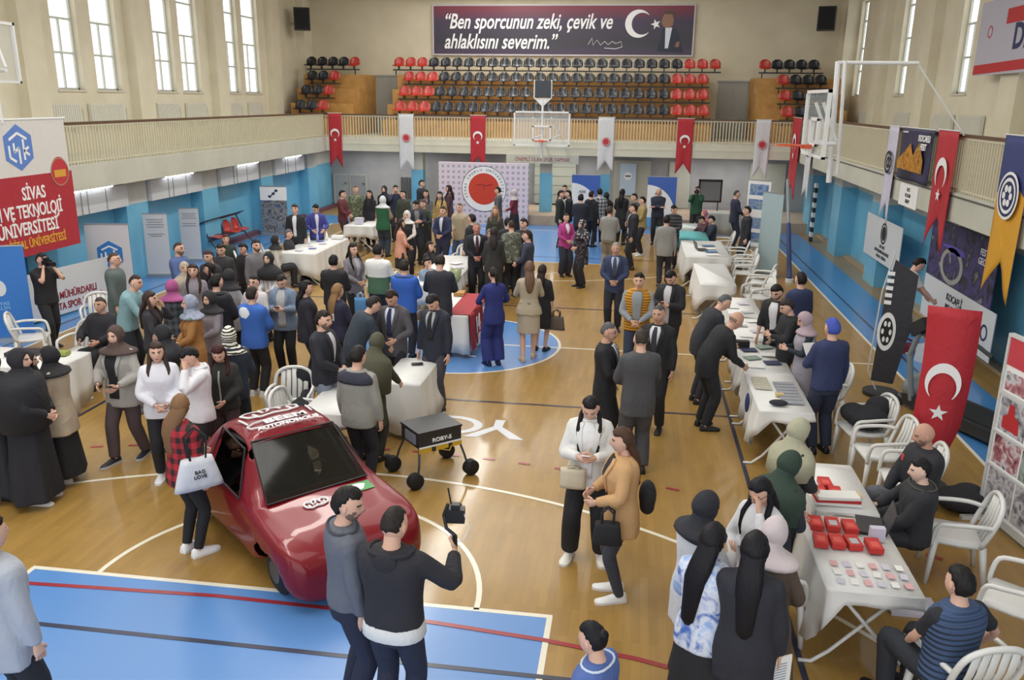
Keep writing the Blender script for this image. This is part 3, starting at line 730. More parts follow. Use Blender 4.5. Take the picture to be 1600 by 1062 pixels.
# radiators under the windows
def radiator(loc, s, w, label, group):
    r = thing('radiator', label, 'radiator', loc, 0, group)
    mb = MB(); mb.bx((-.04, -w/2, .12), (.04, w/2, .72))
    for i in range(int(w/.08)): y = -w/2+.04+i*.08; mb.bx((s*.04, y-.028, .14), (s*.055, y+.028, .70))
    mb.build('panel', mat('radiator_white', '#d5d2c6', .4), r)
    mb = MB(); mb.tube([(0, w/2, .6), (0, w/2+.12, .6), (0, w/2+.12, .02)], .014, 7); mb.build('pipe', mat('pipe_white', '#c9c5b8', .5), r)
    for q in (-.35, .35):
        mb = MB(); mb.bx((-.03, q*w-.03, 0), (.03, q*w+.03, .12)); mb.build('foot', mat('pipe_white', '#c9c5b8', .5), r)
ord_ = ['nearest', 'second', 'third', 'fourth', 'fifth', 'farthest']
for i, (y, w) in enumerate(((4.9, 1.3), (6.7, 1.5), (9.7, 1.2), (11.4, 1.2), (14.0, 1.0), (15.7, 1.0))): radiator((-10.89, y, 3.35), 1, w, '%s white radiator below the windows of the left gallery wall' % ord_[i], 'radiators of the left gallery')
for i, (y, w) in enumerate(((1.8, 1.4), (3.6, 1.4), (7.6, 1.5), (9.5, 1.4), (13.0, 1.4), (17.4, 1.2))): radiator((10.89, y, 3.35), -1, w, '%s white radiator below the windows of the right gallery wall' % ord_[i], 'radiators of the right gallery')
for i, x in enumerate((-6.5, 0, 6.2)):  # unseen glowing panels added to brighten the space under the back gallery
    d = thing('ceiling_or_fill_lamp', 'added fill panel under the back gallery, %s' % ('left of the backdrop', 'behind the hoop', 'above the right corner')[i], 'lamp', (x, 17.3, 2.34), 0)
    mb = MB(); mb.bx((-.6, -.12, .0), (.6, .12, .05)); mb.build('housing', mat('fill_panel_glow', '#fffdf4', .4, emit=2), d); area('gallery_fill_light', (x, 17.3, 2.3), (0, 0, 0), 3.5, .6, 60, (1, .98, .95))
# ceiling lamps in a row
for i, y in enumerate((-9, -4.5, 0, 4.5, 9, 13.5, 18)):
    d = thing('ceiling_or_fill_lamp', 'long bright ceiling lamp panel hung high over the court, row position %s' % 'abcdefg'[i], 'lamp', (-2.4, y, 9.2), 0, 'ceiling lamps over the court')
    mb = MB(); mb.bx((-.5, -2, .03), (.5, 2, .15)); mb.build('housing', mat('lamp_housing', '#bbbbbb', .5), d); mb = MB(); mb.bx((-.36, -1.9, 0), (.36, 1.9, .03)); mb.build('diffuser', mat('lamp_glow', '#fffdf4', .4, emit=16), d)
# ---------------------------------------------------------------- railings
CRB = mat('cream_baluster', '#cbc4ac', .5)
def railing(name, label, a, b, axis, zt):
    r = thing(name, label, 'railing', (a[0], a[1], 2.88)); L = (b[0]-a[0]) if axis == 'x' else (b[1]-a[1]); h = zt-2.88
    P = (lambda u, v, z: (u, v, z)) if axis == 'x' else (lambda u, v, z: (v, u, z))
    mb = MB(); mb.bx(P(0, -.035, h-.05), P(L, .035, h)); mb.build('handrail', WOODB, r)
    mb = MB(); mb.bx(P(0, -.02, .06), P(L, .02, .09)); mb.bx(P(0, -.02, h-.09), P(L, .02, h-.05)); mb.build('rail_bar', CRB, r)
    k = 0
    while k < L-.01:
        e = min(k+2.0, L); mb = MB(); q = k+.05
        while q < e: mb.bx(P(q-.016, -.016, 0), P(q+.016, .016, h-.06)); q += .105
        mb.build('baluster_panel', CRB, r); k = e
railing('gallery_railing', 'cream railing with brown handrail along the left gallery', (XL-.08, -15), (XL-.08, YB), 'y', 3.75)
railing('gallery_railing', 'cream railing with wood handrail along the right gallery', (XR+.08, -13), (XR+.08, YB), 'y', 3.85)
railing('gallery_railing', 'cream railing closing the back gallery before the orange benches', (XL-.06, YB+.08), (XR+.06, YB+.08), 'x', 3.72)
# ---------------------------------------------------------------- grandstand with seats
STW = wallm('stand_wood', '#a87a3c', '#bd8f4e', 4, .5); STD = wallm('stand_side', '#6e5136', '#7c5e40', 4, .5)
def stand(x0, x1, label, steps, spans):
    t = thing('wooden_stand', label, 'grandstand', (0, 0, 2.88), 0, 'wooden stands on the back gallery')
    for i, (y, z) in enumerate(steps):
        mb = MB(); mb.bx((x0, y, 0), (x1, steps[i+1][0] if i < 3 else 20.9, z), 0); mb.build('step', STW, t)
        a, b_ = spans[i]; mb = MB(); mb.bx((a, y+.27, z+.17), (b_, y+.33, z+.22))
        k = a+.1
        while k < b_: mb.bx((k, y+.28, z), (k+.04, y+.32, z+.18)); k += 1.9
        mb.build('seat_beam', mat('dark_metal', '#2b2b2e', .5), t)
    return t
STEPS = [(17.2, .62), (17.95, 1.18), (18.7, 1.74), (19.45, 2.30)]
def seat_proto(label):
    t = thing('stadium_seat', label, 'seat', (0, 0, 0))
    R = []
    for i in range(9):                        # shell: seat pan curving up into a rounded back
        u = i/8
        if u < .45: y, z = -.20+u/.45*.36, .0+.02*(u/.45)
        else: v = (u-.45)/.55; y, z = .16+.07*v, .02+.33*v
        w = .215-.06*max(0, (u-.75)/.25)**2*2.4 if u > .75 else .215
        row = [(w*k, y-.035*(1-abs(k)**2)*(0 if u > .45 else 0)+(.0), z+.035*abs(k)**3*(1 if u < .45 else 0)+(0)) for k in (-1, -.6, -.2, .2, .6, 1)]
        if u >= .45: row = [(a, y-.05*abs(k)**2+.0, c) for (a, b_, c), k in zip(row, (-1, -.6, -.2, .2, .6, 1))]
        bk_ = [(a, b_+(.02 if u >= .45 else 0), c-(.022 if u < .45 else 0)) for a, b_, c in row][::-1]
        R.append(row+bk_)
    return t, R
SEATM = {'red': mat('red_plastic', '#b5352c', .3, coat=.5), 'black': mat('black_plastic', '#1b1d25', .3, coat=.3)}
sp = {}
for c in ('red', 'black'):
    t, R = seat_proto('x'); mb = MB(); mb.rings(R); mb.build('shell', SEATM[c], t, smooth=True)
    mb = MB(); mb.bx((-.02, -.05, -.12), (.02, .1, -.01)); mb.build('bracket', mat('seat_bracket', '#3a3a3c', .5), t); sp[c] = [t, 0]
rown = ['bottom', 'second', 'third', 'top']
def put_seat(x, r, c, where):
    y, z = STEPS[r]; lab = '%s plastic stadium seat in the %s row of %s' % (c, rown[r], where)
    loc = (x, y+.28, 2.88+z+.34)
    if sp[c][1] == 0: o = sp[c][0]; o.location = loc; o['label'] = lab; sp[c][1] = 1
    else: o = dup(sp[c][0], loc, 0, lab)
    o['group'] = '%s seats, %s row, %s' % (c, rown[r], where)
SPL = [(-9.95, -8.7), (-9.95, -8.75), (-10.05, -8.75), (-10.4, -8.2)]; SPR = [(8.0, 9.8), (8.0, 9.8), (8.0, 9.9), (7.45, 9.8)]; SPM = [(-6.2, 5.6)]*3+[(-6.8, 6.05)]
stand(-6.55, 5.6, 'long orange wooden stand in the middle of the back gallery', STEPS, SPM)
stand(-10.45, -7.9, 'short wooden stand in the left corner of the back gallery', STEPS, SPL)
stand(7.3, 10.4, 'short wooden stand in the right corner of the back gallery', STEPS, SPR)
ROWS = {3: (-6.56, 27, .476), 2: (-5.96, 25, .4705), 1: (-5.96, 25, .4705), 0: (-5.95, 25, .4705)}
for r, (x0, n, st) in ROWS.items():
    for i in range(n): put_seat(x0+i*st, r, 'red' if i < 3 or i >= n-3 else 'black', 'the middle stand')
for r, lx, rx in ((3, -8.42, 7.67), (2, -9.03, 8.27), (1, -9.02, 8.27), (0, -9.0, 8.28)):
    put_seat(lx, r, 'red', 'the left corner stand'); put_seat(rx, r, 'red', 'the right corner stand')
    for i in range(4 if r == 3 else 2): put_seat(lx-(i+1)*.455, r, 'black', 'the left corner stand')
    for i in range(4 if r == 3 else 3): put_seat(rx+(i+1)*.445, r, 'black', 'the right corner stand')
# ---------------------------------------------------------------- banners, flags, stands
def poly_on(par, pts, m, d=.006, name='print', base=0.0):
    """flat shape on the front (-y) of a panel, points are (x, z)"""
    b = MB(); b.prism([(p[0], p[1]) for p in pts], lambda a, c, t: (a, -base-t, c), d); return b.build(name, m, par)
def ptext(par, s, x, z, size, m, base=.004, **k): return text(s, size, frame((x, -base, z), (1, 0, 0), (0, 0, 1)), m, par, **k)
def circ(cx, cz, r, n=32): return arc(cx, cz, r, 0, 360, n)[:-1]
def ringpoly(par, cx, cz, r0, r1, m, base, name='print', n=40, sq=1.0):
    b = MB()
    for i in range(n):
        a0, a1 = 2*pi*i/n, 2*pi*(i+1)/n
        b.prism([(cx+r0*cos(a0)*sq, cz+r0*sin(a0)), (cx+r1*cos(a0)*sq, cz+r1*sin(a0)), (cx+r1*cos(a1)*sq, cz+r1*sin(a1)), (cx+r0*cos(a1)*sq, cz+r0*sin(a1))], lambda a, c, t: (a, -base-t, c), .003)
    return b.build(name, m, par)
def photo_mat(seed, *cols, sc=4.0):
    key = ('photo', seed)
    if key in _M: return _M[key]
    t = NT('printed_photo'); v = t.co('Object'); c = t.n('ShaderNodeMapping'); c.inputs['Location'].default_value = (seed*3.1, seed*1.7, seed)
    t.l(v, c.inputs[0]); n = len(cols); m = t.out(t.ramp(t.noise(c.outputs[0], sc, 4, .4), [(.3+.4*i/max(1, n-1), q) for i, q in enumerate(cols)], 'LINEAR'), .5); _M[key] = m; return m
REDF = cloth('plain', '#b3202c', rough=.7); WHF = cloth('plain', '#d9dadc', rough=.7); PW = mat('print_white', '#e9e9ea', .6); SEAL = mat('seal_red', '#b8323c', .6); PNAVY = mat('print_navy', '#1f2a55', .6); PBLK = mat('print_black', '#1b1b20', .6); PRED = mat('print_red', '#b52a2e', .6); PMAR = mat('print_maroon', '#8a2438', .6)
def hanging(name, label, cat, loc, rz, w, h, m, notch=.3, group=None, wave=.03, mats=None, split=None, legs=None):
    """cloth banner hanging down from its top edge (local z from 0 to -h)"""
    t = thing(name, label, cat, loc, rz, group); nx, nz = 10, 14; b = MB(); V = []
    for k in (0, 1):
        for i in range(nz+1):
            for j in range(nx+1):
                u = j/nx; q = i/nz; bot = h-(notch*(1-abs(2*u-1)) if notch else 0); z = -bot*q
                V.append((-w/2+w*u, .006*k+wave*sin(u*9+q*3)*q*.6, z))
    N = (nx+1)*(nz+1); F = []; mi = []
    for i in range(nz):
        for j in range(nx):
            a = i*(nx+1)+j; q = (a, a+1, a+nx+2, a+nx+1); F.append(q); F.append(tuple(x+N for x in q[::-1])); mm = 1 if split and (i+.5)/nz > split else 0; mi += [mm, mm]
    for i in range(nz): 
        for j in (0, nx): a = i*(nx+1)+j; F.append((a, a+nx+1, a+nx+1+N, a+N)); mi.append(0)
    for j in range(nx):
        for i in (0, nz): a = i*(nx+1)+j; F.append((a, a+1, a+1+N, a+N)); mi.append(0)
    b.v = V; b.f = F; b.mi = mi; b.build('cloth', mats or m, t, smooth=True)
    b = MB(); b.tube([(-w/2-.03, .003, .0), (w/2+.03, .003, .0)], .012, 6); b.build('rod', mat('rod', '#d0d0d0', .4), t)
    return t
def crescent_down(cx, cz, r): return [(cx+(b-0), cz-(a-0)) for a, b in crescent(0, 0, r)]
def turk(t, cx, cz, r, base=.03, m=PW):
    poly_on(t, [(cx-b, cz-a) for a, b in crescent(0, 0, r)], m, .004, 'crescent', base)
    poly_on(t, star(cx, cz-r*1.35, r*.42, 90), m, .004, 'star', base)
def seal(t, cx, cz, r, base=.03):
    poly_on(t, circ(cx, cz, r), SEAL, .004, 'seal', base); ringpoly(t, cx, cz, r*.78, r*.86, PW, base+.004)
wh = ['first', 'second', 'third']
for i, (x0, x1, zb, k) in enumerate([(-8.21, -7.72, 1.78, 'r'), (-5.56, -5.01, 1.70, 'w'), (-2.91, -2.37, 1.9, 'r'), (1.66, 2.22, 1.85, 'w'), (4.39, 4.93, 1.84, 'r'), (7.03, 7.52, 1.78, 'w')]):
    cx = (x0+x1)/2; w = x1-x0; h = 3.74-zb
    lab = {0: 'red crescent flag in the left corner of the back railing', 2: 'red crescent flag above the big round-seal backdrop', 4: 'red crescent flag hung on the back railing right of the hoop'}.get(i) or {1: 'white pennant with red seal between the two left red flags', 3: 'white pennant with red seal just right of the far glass backboard', 5: 'white pennant with red seal at the right end of the back railing'}[i]
    t = hanging('pennant' if k == 'w' else 'crescent_flag', lab, 'flag', (cx, YB-.06, 3.74), 0, w, h, REDF if k == 'r' else WHF, notch=.38, group='swallow-tailed flags on the back railing')
    if k == 'r': turk(t, 0, -.72, .17, .04)
    else: seal(t, 0, -.83, .145, .04)
# flags on the right railing
t = hanging('crescent_flag', 'narrow red crescent flag seen edge-on on the right railing near the far corner', 'flag', (XR-.07, 14.9, 3.84), -pi/2, 1.5, 2.6, REDF, .4); turk(t, 0, -.8, .3)
t = hanging('pennant', 'narrow white pennant beside the edge-on red flag on the right railing', 'flag', (XR-.07, 12.5, 3.84), -pi/2, .9, 2.4, WHF, .3); ringpoly(t, 0, -.9, .15, .2, PNAVY, .04)
t = hanging('pennant', 'lilac-white swallow-tailed pennant with dark round emblem left of the golden night photo banner', 'flag', (XR-.06, 4.05, 3.88), -pi/2, .66, 1.95, cloth('plain', '#c6c3d6', rough=.7), .38)
ringpoly(t, 0, -.72, .17, .23, PBLK, .04); ringpoly(t, 0, -.72, .05, .12, PBLK, .04)
t = hanging('photo_banner', 'square banner with a golden night photo and dark blue sky on the right railing', 'banner', (XR-.06, 2.55, 3.88), -pi/2, 1.9, .98, photo_mat(1, '#16161c', '#2a2a52', '#2c2430', sc=1.5), 0)
poly_on(t, [(-.9, -.62), (-.5, -.45), (-.2, -.28), (0, -.5), (.3, -.25), (.6, -.55), (.62, -.8), (-.9, -.78)], photo_mat(2, '#2a1c0a', '#c98a1c', '#8a5a10', '#e0a838', sc=6), .004, 'lit_building', .03)
ptext(t, 'KOCAELI\nFEST', .55, -.25, .16, PW, .035, bold=.004); ptext(t, 'www.kocaeli', -.6, -.08, .06, PW, .035)
t = hanging('crescent_flag', 'long red crescent flag on the right railing between the photo banner and the yellow banner', 'flag', (XR-.06, .92, 3.9), -pi/2, .95, 2.05, REDF, .6); turk(t, 0, -.72, .27)
t = hanging('yellow_banner', 'long navy and yellow banner with round white crest on the right railing', 'banner', (XR-.06, -1.85, 3.92), -pi/2, .95, 2.3, None, .55, mats=[cloth('plain', '#2e3670', rough=.7), cloth('plain', '#d79a22', rough=.7)], split=.36)
poly_on(t, circ(.0, -.82, .33, 40), PW, .004, 'crest', .035); ringpoly(t, 0, -.82, .25, .29, PNAVY, .04); poly_on(t, circ(0, -.82, .2, 24), PNAVY, .003, 'print', .04)
for k in range(6): a = k*pi/3; poly_on(t, circ(.11*cos(a), -.82+.11*sin(a), .05, 12), PW, .003, 'print', .044)
# small poster on right fascia
t = thing('poster', 'small white poster with black lines stuck below the golden photo banner', 'poster', (XR-.005, 2.75, 2.40), -pi/2)
b = MB(); b.bx((-.55, -.01, 0), (.55, .0, .42)); b.build('sheet', PW, t)
for k in range(3): ptext(t, ['NTS', 'PLATIN', 'GRUP'][k], 0, .32-k*.11, .1, PBLK, .012)
# quotation banner on the upper back wall
t = thing('quote_banner', 'wide framed purple banner with a white italic quotation, crescent and portrait on the back wall', 'banner', (-.2, 20.93, 6.05))
w2 = 5.17
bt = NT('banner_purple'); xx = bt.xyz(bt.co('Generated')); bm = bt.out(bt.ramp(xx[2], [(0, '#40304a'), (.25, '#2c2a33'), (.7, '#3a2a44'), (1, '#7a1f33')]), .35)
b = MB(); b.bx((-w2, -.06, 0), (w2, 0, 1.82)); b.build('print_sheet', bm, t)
b = MB()
for q in ((-w2-.06, 0, -w2, 1.82), (w2, 0, w2+.06, 1.82), (-w2-.06, -.06, w2+.06, 0), (-w2-.06, 1.82, w2+.06, 1.88)): b.bx((q[0], -.09, q[1]), (q[2], 0, q[3]))
b.build('frame', mat('silver_frame', '#b9b2b5', .3), t)
ptext(t, '“Ben sporcunun zeki, çevik ve', -4.78, 1.22, .80, PW, .068, shear=.3, align='LEFT', sx=.70, bold=.012)
ptext(t, 'ahlaklısını severim.”', -4.75, .46, .80, PW, .068, shear=.3, align='LEFT', sx=.72, bold=.012)
poly_on(t, [(3.05+a, 1.16+c) for a, c in crescent(0, 0, .52)], PW, .006, 'crescent', .062); poly_on(t, star(3.72, 1.14, .2), PW, .006, 'star', .062)
b = MB()
sg = [(1.1, .38), (1.25, .62), (1.3, .35), (1.45, .55), (1.6, .36), (1.75, .5), (1.9, .38), (2.05, .5), (2.2, .42), (2.4, .5), (2.45, .3), (2.2, .22), (1.75, .25)]
b.tube([(a, -.066, c) for a, c in sg], .013, 5); b.build('signature', PW, t)
poly_on(t, [(3.8, .12), (4.0, .98), (4.12, 1.02), (4.45, 1.02), (4.62, .85), (4.85, .1)], mat('print_suit', '#232a3c', .5), .004, 'portrait_suit', .06)
poly_on(t, [(4.12, .25), (4.1, 1.02), (4.36, 1.02), (4.24, .25)], mat('print_shirt', '#cfd6e0', .5), .004, 'portrait_shirt', .064)
poly_on(t, [(3.93, 1.2), (4.02, 1.05), (4.22, 1.0), (4.38, 1.1), (4.42, 1.45), (4.3, 1.6), (4.05, 1.58), (3.98, 1.4)], mat('print_face', '#8a6450', .5), .004, 'portrait_face', .068)
poly_on(t, [(4.0, 1.52), (4.1, 1.64), (4.35, 1.64), (4.47, 1.45), (4.4, 1.3), (4.34, 1.5)], mat('print_hair', '#4a3a30', .5), .004, 'portrait_hair', .072)
poly_on(t, [(4.5, .3), (4.56, .5), (4.68, .5), (4.66, .3)], mat('print_face', '#8a6450', .5), .004, 'portrait_hand', .072)
# speakers
for x, y, z, rz, lab in ((-10.35, 19.35, 6.82, rad(20), 'black loudspeaker box high in the left corner of the back wall'), (9.75, 19.9, 6.88, rad(-15), 'black loudspeaker box high in the right corner beside the windows')):
    t = thing('loudspeaker', lab, 'speaker', (x, y, z), rz)
    b = MB(); b.box(0, -.1, .42, .62, .42, .84); b.build('cabinet', mat('speaker_black', '#1c1d20', .5), t, angle=30)
    b = MB(); b.bx((-.27, -.325, .04), (.27, -.305, .8)); b.build('grille', mat('speaker_grille', '#101114', .8), t)
    b = MB(); b.bx((-.03, .1, .35), (.03, .78 if x < 0 else .24, .45)); b.build('bracket', mat('dark_metal', '#2b2b2e', .5), t)
# large left banner
t = thing('university_banner', 'large white and red university banner hanging from the left railing', 'banner', (XL+.045, -1.55, 3.84), pi/2)
b = MB(); b.bx((-2.8, -.012, -1.02), (2.78, 0, 0), 0); b.bx((-2.8, -.012, -2.50), (2.83, 0, -1.02), 1); b.build('cloth', [cloth('plain', '#d5d2d0', rough=.7), cloth('plain', '#a8202e', rough=.7)], t)
b = MB(); b.tube([(-2.85, 0, 0), (2.83, 0, 0)], .025, 8); b.build('rod', mat('rod', '#d0d0d0', .4), t)
LB = mat('logo_blue', '#5a7fc4', .6)
def hexlogo(t, cx, cz, r, base, m1=None, m2=None):
    m1 = m1 or LB; m2 = m2 or PW
    H_ = lambda q: [(cx+q*cos(rad(30+60*k)), cz+q*sin(rad(30+60*k))) for k in range(6)]
    poly_on(t, H_(r), m1, .004, 'logo', base); b = MB()
    for seg in ([(-.55, .35), (0, .62), (.55, .35)], [(-.6, .1), (-.6, -.4), (-.25, -.6)], [(-.3, .2), (-.3, -.2), (0, .0), (0, -.7)], [(.3, .35), (.3, -.55)], [(.62, .0), (.3, -.15), (.62, -.35)]):
        for p, q in zip(seg, seg[1:]):
            for poly in strip([(cx+p[0]*r, cz+p[1]*r), (cx+q[0]*r, cz+q[1]*r)], r*.11): b.prism(poly, lambda a, c, tt: (a, -base-.004-tt, c), .003)
    b.build('logo_lines', m2, t)
hexlogo(t, 1.42, -.5, .42, .014)
poly_on(t, [(2.47+.25*a, -1.02+.29*c) for a, c in circ(0, 0, 1)], SEAL, .004, 'crest', .014); ringpoly(t, 2.47, -1.02, .25, .27, mat('crest_edge', '#9a8a70', .6), .018)
poly_on(t, [(2.3, -1.12), (2.3, -.98), (2.64, -.98), (2.64, -1.12)], mat('crest_gold', '#d09a3a', .6), .003, 'crest_band', .019)
GOLD = mat('print_gold', '#d8a23a', .6)
ptext(t, 'SİVAS', 1.65, -1.36, .33, PW, .016, sx=.75, bold=.006); ptext(t, 'BİLİM VE TEKNOLOJİ', 1.25, -1.68, .34, PW, .016, sx=.70, bold=.006); ptext(t, 'ÜNİVERSİTESİ', 1.40, -2.0, .34, PW, .016, sx=.75, bold=.006); ptext(t, 'TÜRKİYE’NİN DİJİTAL ÜNİVERSİTESİ', 1.0, -2.28, .22, GOLD, .016, sx=.75, bold=.004)
# roll-up stands
def rollup(label, loc, rz, w, h, m, name='banner_stand', group=None, back='#b9bec4', lean=0):
    t = thing(name, label, 'banner stand', loc, rz, group)
    b = MB(); b.bx((-w/2, -.006, .08), (w/2, .004, h)); b.build('print_sheet', m, t)
    b = MB(); b.bx((-w/2-.02, -.09, 0), (w/2+.02, .09, .085)); b.build('base', mat('alu', '#a9adb2', .35, .6), t, angle=30)
    b = MB(); b.bx((-w/2-.01, -.012, h), (w/2+.01, .014, h+.025)); b.build('top_bar', mat('alu', '#a9adb2', .35, .6), t)
    b = MB(); b.tube([(0, .02, .08), (0, .02, h)], .011, 6); b.build('pole', mat('alu', '#a9adb2', .35, .6), t)
    return t
def face_to(x0, y0, x1, y1): return math.atan2(y1-y0, x1-x0)
PG = mat('panel_greywhite', '#c9c9cf', .6)
t = rollup('bright blue banner stand with a small white emblem at the left edge of the photo', (-8.05, -1.45, 0), rad(25), .95, 1.72, mat('panel_blue', '#3a7fd0', .5))
poly_on(t, [(.02+.1*a, .98+.14*c) for a, c in circ(0, 0, 1)], PW, .004, 'emblem', .008); ptext(t, 'SİVAS\nBİLİM', .02, .66, .09, mat('print_cyan', '#9fd4f0', .6), .01)
t = rollup('tall grey-white banner stand with a blue hexagon logo behind the grey-sweater man', (-8.0, 1.75, 0), rad(12), .9, 1.66, PG); hexlogo(t, .02, 1.02, .30, .008, mat('logo_blue2', '#2f76bd', .6))
t = rollup('narrow pale banner stand with grey text lines beside the blue-shirt man', (-8.42, 4.3, 0), rad(15), .56, 1.54, PG)
def lines(t, w, zs, m=mat('print_grey', '#85858c', .6), base=.008, th=.018):
    b = MB()
    for z, k in zs: b.bx((-w*k, -base-.003, z), (w*k, -base, z+th))
    b.build('text_lines', m, t)
lines(t, .22, [(1.4, .9), (1.34, .8), (1.28, .95), (1.22, .85), (1.05, .9), (1.0, .6)])
t = rollup('second narrow pale banner stand with grey text lines, left of the red and black bench', (-8.65, 6.3, 0), rad(15), .5, 1.42, PG); lines(t, .2, [(1.28, .9), (1.22, .8), (1.16, .95), (1.02, .85), (.96, .9)])
t = rollup('banner stand with a white satellite print over a dark machine photo', (-8.33, 11.0, 0), rad(5), .84, 1.55, photo_mat(5, '#1f2430', '#5d6b8c', '#8f8f8a', '#34364a', '#b0aca0', sc=6)); poly_on(t, [(-.43, 1.12), (.43, 1.12), (.43, 1.54), (-.43, 1.54)], PW, .003, 'print', .007)
b = MB()
for poly in strip([(-.12, 1.22), (.12, 1.45)], .03): b.prism(poly, lambda a, c, tt: (a, -.012-tt, c), .003)
for q in ((-.12, 1.24), (0, 1.33), (.1, 1.43)): b.prism([(q[0]-.06, q[1]-.01), (q[0]-.02, q[1]+.05), (q[0]+.06, q[1]+.01), (q[0]+.02, q[1]-.05)], lambda a, c, tt: (a, -.012-tt, c), .004)
b.build('satellite_print', PNAVY, t)
t = thing('barrier_banner', 'low white banner with maroon lettering along the left wall behind the photographer', 'banner', (-8.2, .75, 0), rad(82))
b = MB(); b.bx((-1.35, -.01, .05), (1.2, .01, .98)); b.build('sheet', mat('panel_white', '#c9cdd2', .6), t); b = MB(); b.bx((-1.35, .01, 0), (-1.3, .3, .98)); b.bx((1.15, .01, 0), (1.2, .3, .98)); b.build('support', mat('alu', '#a9adb2', .35, .6), t)
ptext(t, 'MÜHÜRDARLI', .1, .42, .2, PMAR, .014, sx=.8, bold=.004); ptext(t, 'ATA SPOR KULÜBÜ', .1, .2, .2, PMAR, .014, sx=.75, bold=.004)
# red and black waiting bench by the left wall
t = thing('waiting_bench', 'black metal bench with red and black plastic seats against the left blue wall', 'bench', (-8.72, 8.5, 0), pi/2)
b = MB(); b.bx((-1.15, -.05, .36), (1.15, .0, .41)); b.build('beam', mat('dark_metal', '#2b2b2e', .5), t)
for s in (-1.05, 1.05): b = MB(); b.tube([(s, -.3, 0), (s, 0, .38), (s, .22, .85)], .022, 7); b.build('leg', mat('dark_metal', '#2b2b2e', .5), t)
_, R = seat_proto('tmp'); bpy.data.objects.remove(_)
for i in range(4):
    b = MB(); b.rings([[(p[0]-.78+i*.52, p[1]-.02, p[2]+.44) for p in r] for r in R]); b.build('seat', SEATM['red' if i % 2 == 0 or i == 3 else 'black'], t, smooth=True)
b = MB(); b.rings([[( -1.2+2.4*i/6, y, z) for y, z in ((.2, .84), (.0, .95), (-.02, .97), (.24, .87))] for i in range(7)]); b.build('hood', mat('bench_hood', '#26262c', .5), t)
# backdrop with round seal
t = thing('stage_backdrop', 'wide pale pink backdrop wall with grey dots and a big red round seal', 'backdrop', (-2.27, 14.95, 0), 0)
bt = NT('dotted_backdrop'); v = bt.co('Object'); xo, yo, zo = bt.xyz(v)[:3]
fx = bt.math('SUBTRACT', bt.math('FRACT', bt.math('MULTIPLY', xo, 5.2)), .5); fz = bt.math('SUBTRACT', bt.math('FRACT', bt.math('MULTIPLY', zo, 5.2)), .5)
dd = bt.math('ADD', bt.math('MULTIPLY', fx, fx), bt.math('MULTIPLY', fz, fz)); bm = bt.out(bt.mix(bt.math('LESS_THAN', dd, .075), '#d6c9d6', '#a9a3ae'), .6)
b = MB(); b.bx((-1.6, 0, 0), (1.6, .2, 2.15)); b.build('panel', bm, t, angle=30)
poly_on(t, circ(.03, 1.25, .80, 48), PW, .004, 'seal_disc', .002); ringpoly(t, .03, 1.25, .78, .80, PNAVY, .008, n=56); poly_on(t, circ(.03, 1.25, .55, 40), mat('seal_orange', '#c33a26', .6), .004, 'seal_centre', .008)
b = MB(); b.tube([(-.25, -.016, 1.38), (-.05, -.016, 1.42), (.1, -.016, 1.36), (.35, -.016, 1.44)], .012, 5); b.tube([(.03, -.016, 1.2), (.03, -.016, 1.4)], .01, 5); b.build('seal_line', PMAR, t)
for i, ch in enumerate('SİVAS SPORLU ÜNİVERSİTESİ'):
    a = rad(205-i*9.6); 
    if ch != ' ': text(ch, .12, frame((.03+.665*cos(a), -.012, 1.25+.665*sin(a)), (sin(a), 0, -cos(a)), (cos(a), 0, sin(a))), PNAVY, t)
b = MB(); b.bx((-1.5, .2, 0), (-1.42, .7, 1.9)); b.bx((1.42, .2, 0), (1.5, .7, 1.9)); b.build('strut', mat('alu', '#a9adb2', .35, .6), t)
# motto lettering on a lintel
t = thing('motto_sign', 'pale beam sign with maroon capitals about sport below the back gallery', 'sign', (-.3, 15.93, 2.10)); b = MB(); b.bx((-1.3, 0, 0), (1.3, .06, .31)); b.build('beam', FASC, t)
ptext(t, 'ÖNEMLİ OLAN SPOR YAPMAK', 0, .14, .2, PMAR, .003, sx=.72)
# stands behind at right
for x, lab in ((1.35, 'blue and white arc banner stand behind the plaid-shirt man'), (3.95, 'blue and white arc banner stand behind the man with crossed arms')):
    t = rollup(lab, (x, 14.9, 0), 0, .98, 1.82, mat('panel_royal', '#3f62b4', .5), group='arc banner stands at the back')
    poly_on(t, [(-.49, .1)]+[(-.49+.95*sin(rad(a)), .55+1.0*cos(rad(a))) for a in range(0, 91, 9)]+[(.46, .1)], PW, .003, 'white_arc', .007)
    poly_on(t, [(-.49, .1)]+[(-.49+.95*sin(rad(a)), .1+.35*cos(rad(a))) for a in range(0, 91, 9)], mat('arc_cyan', '#5f9fd6', .5), .003, 'blue_arc', .011); ptext(t, 'ABB', -.12, 1.25, .14, PNAVY, .012)
t = thing('wall_poster', 'pale blue hanging poster with a small round logo on the back wall', 'poster', (2.75, 18.45, .8)); b = MB(); b.bx((-.3, -.02, 0), (.3, .1, 1.2)); b.build('sheet', mat('poster_blue', '#b5c8dc', .6), t); poly_on(t, circ(0, .72, .15, 20), PW, .004, 'logo', .02); poly_on(t, [(-.1, .7), (.1, .7), (.1, .75), (-.1, .75)], PNAVY, .004, 'logo_text', .025)
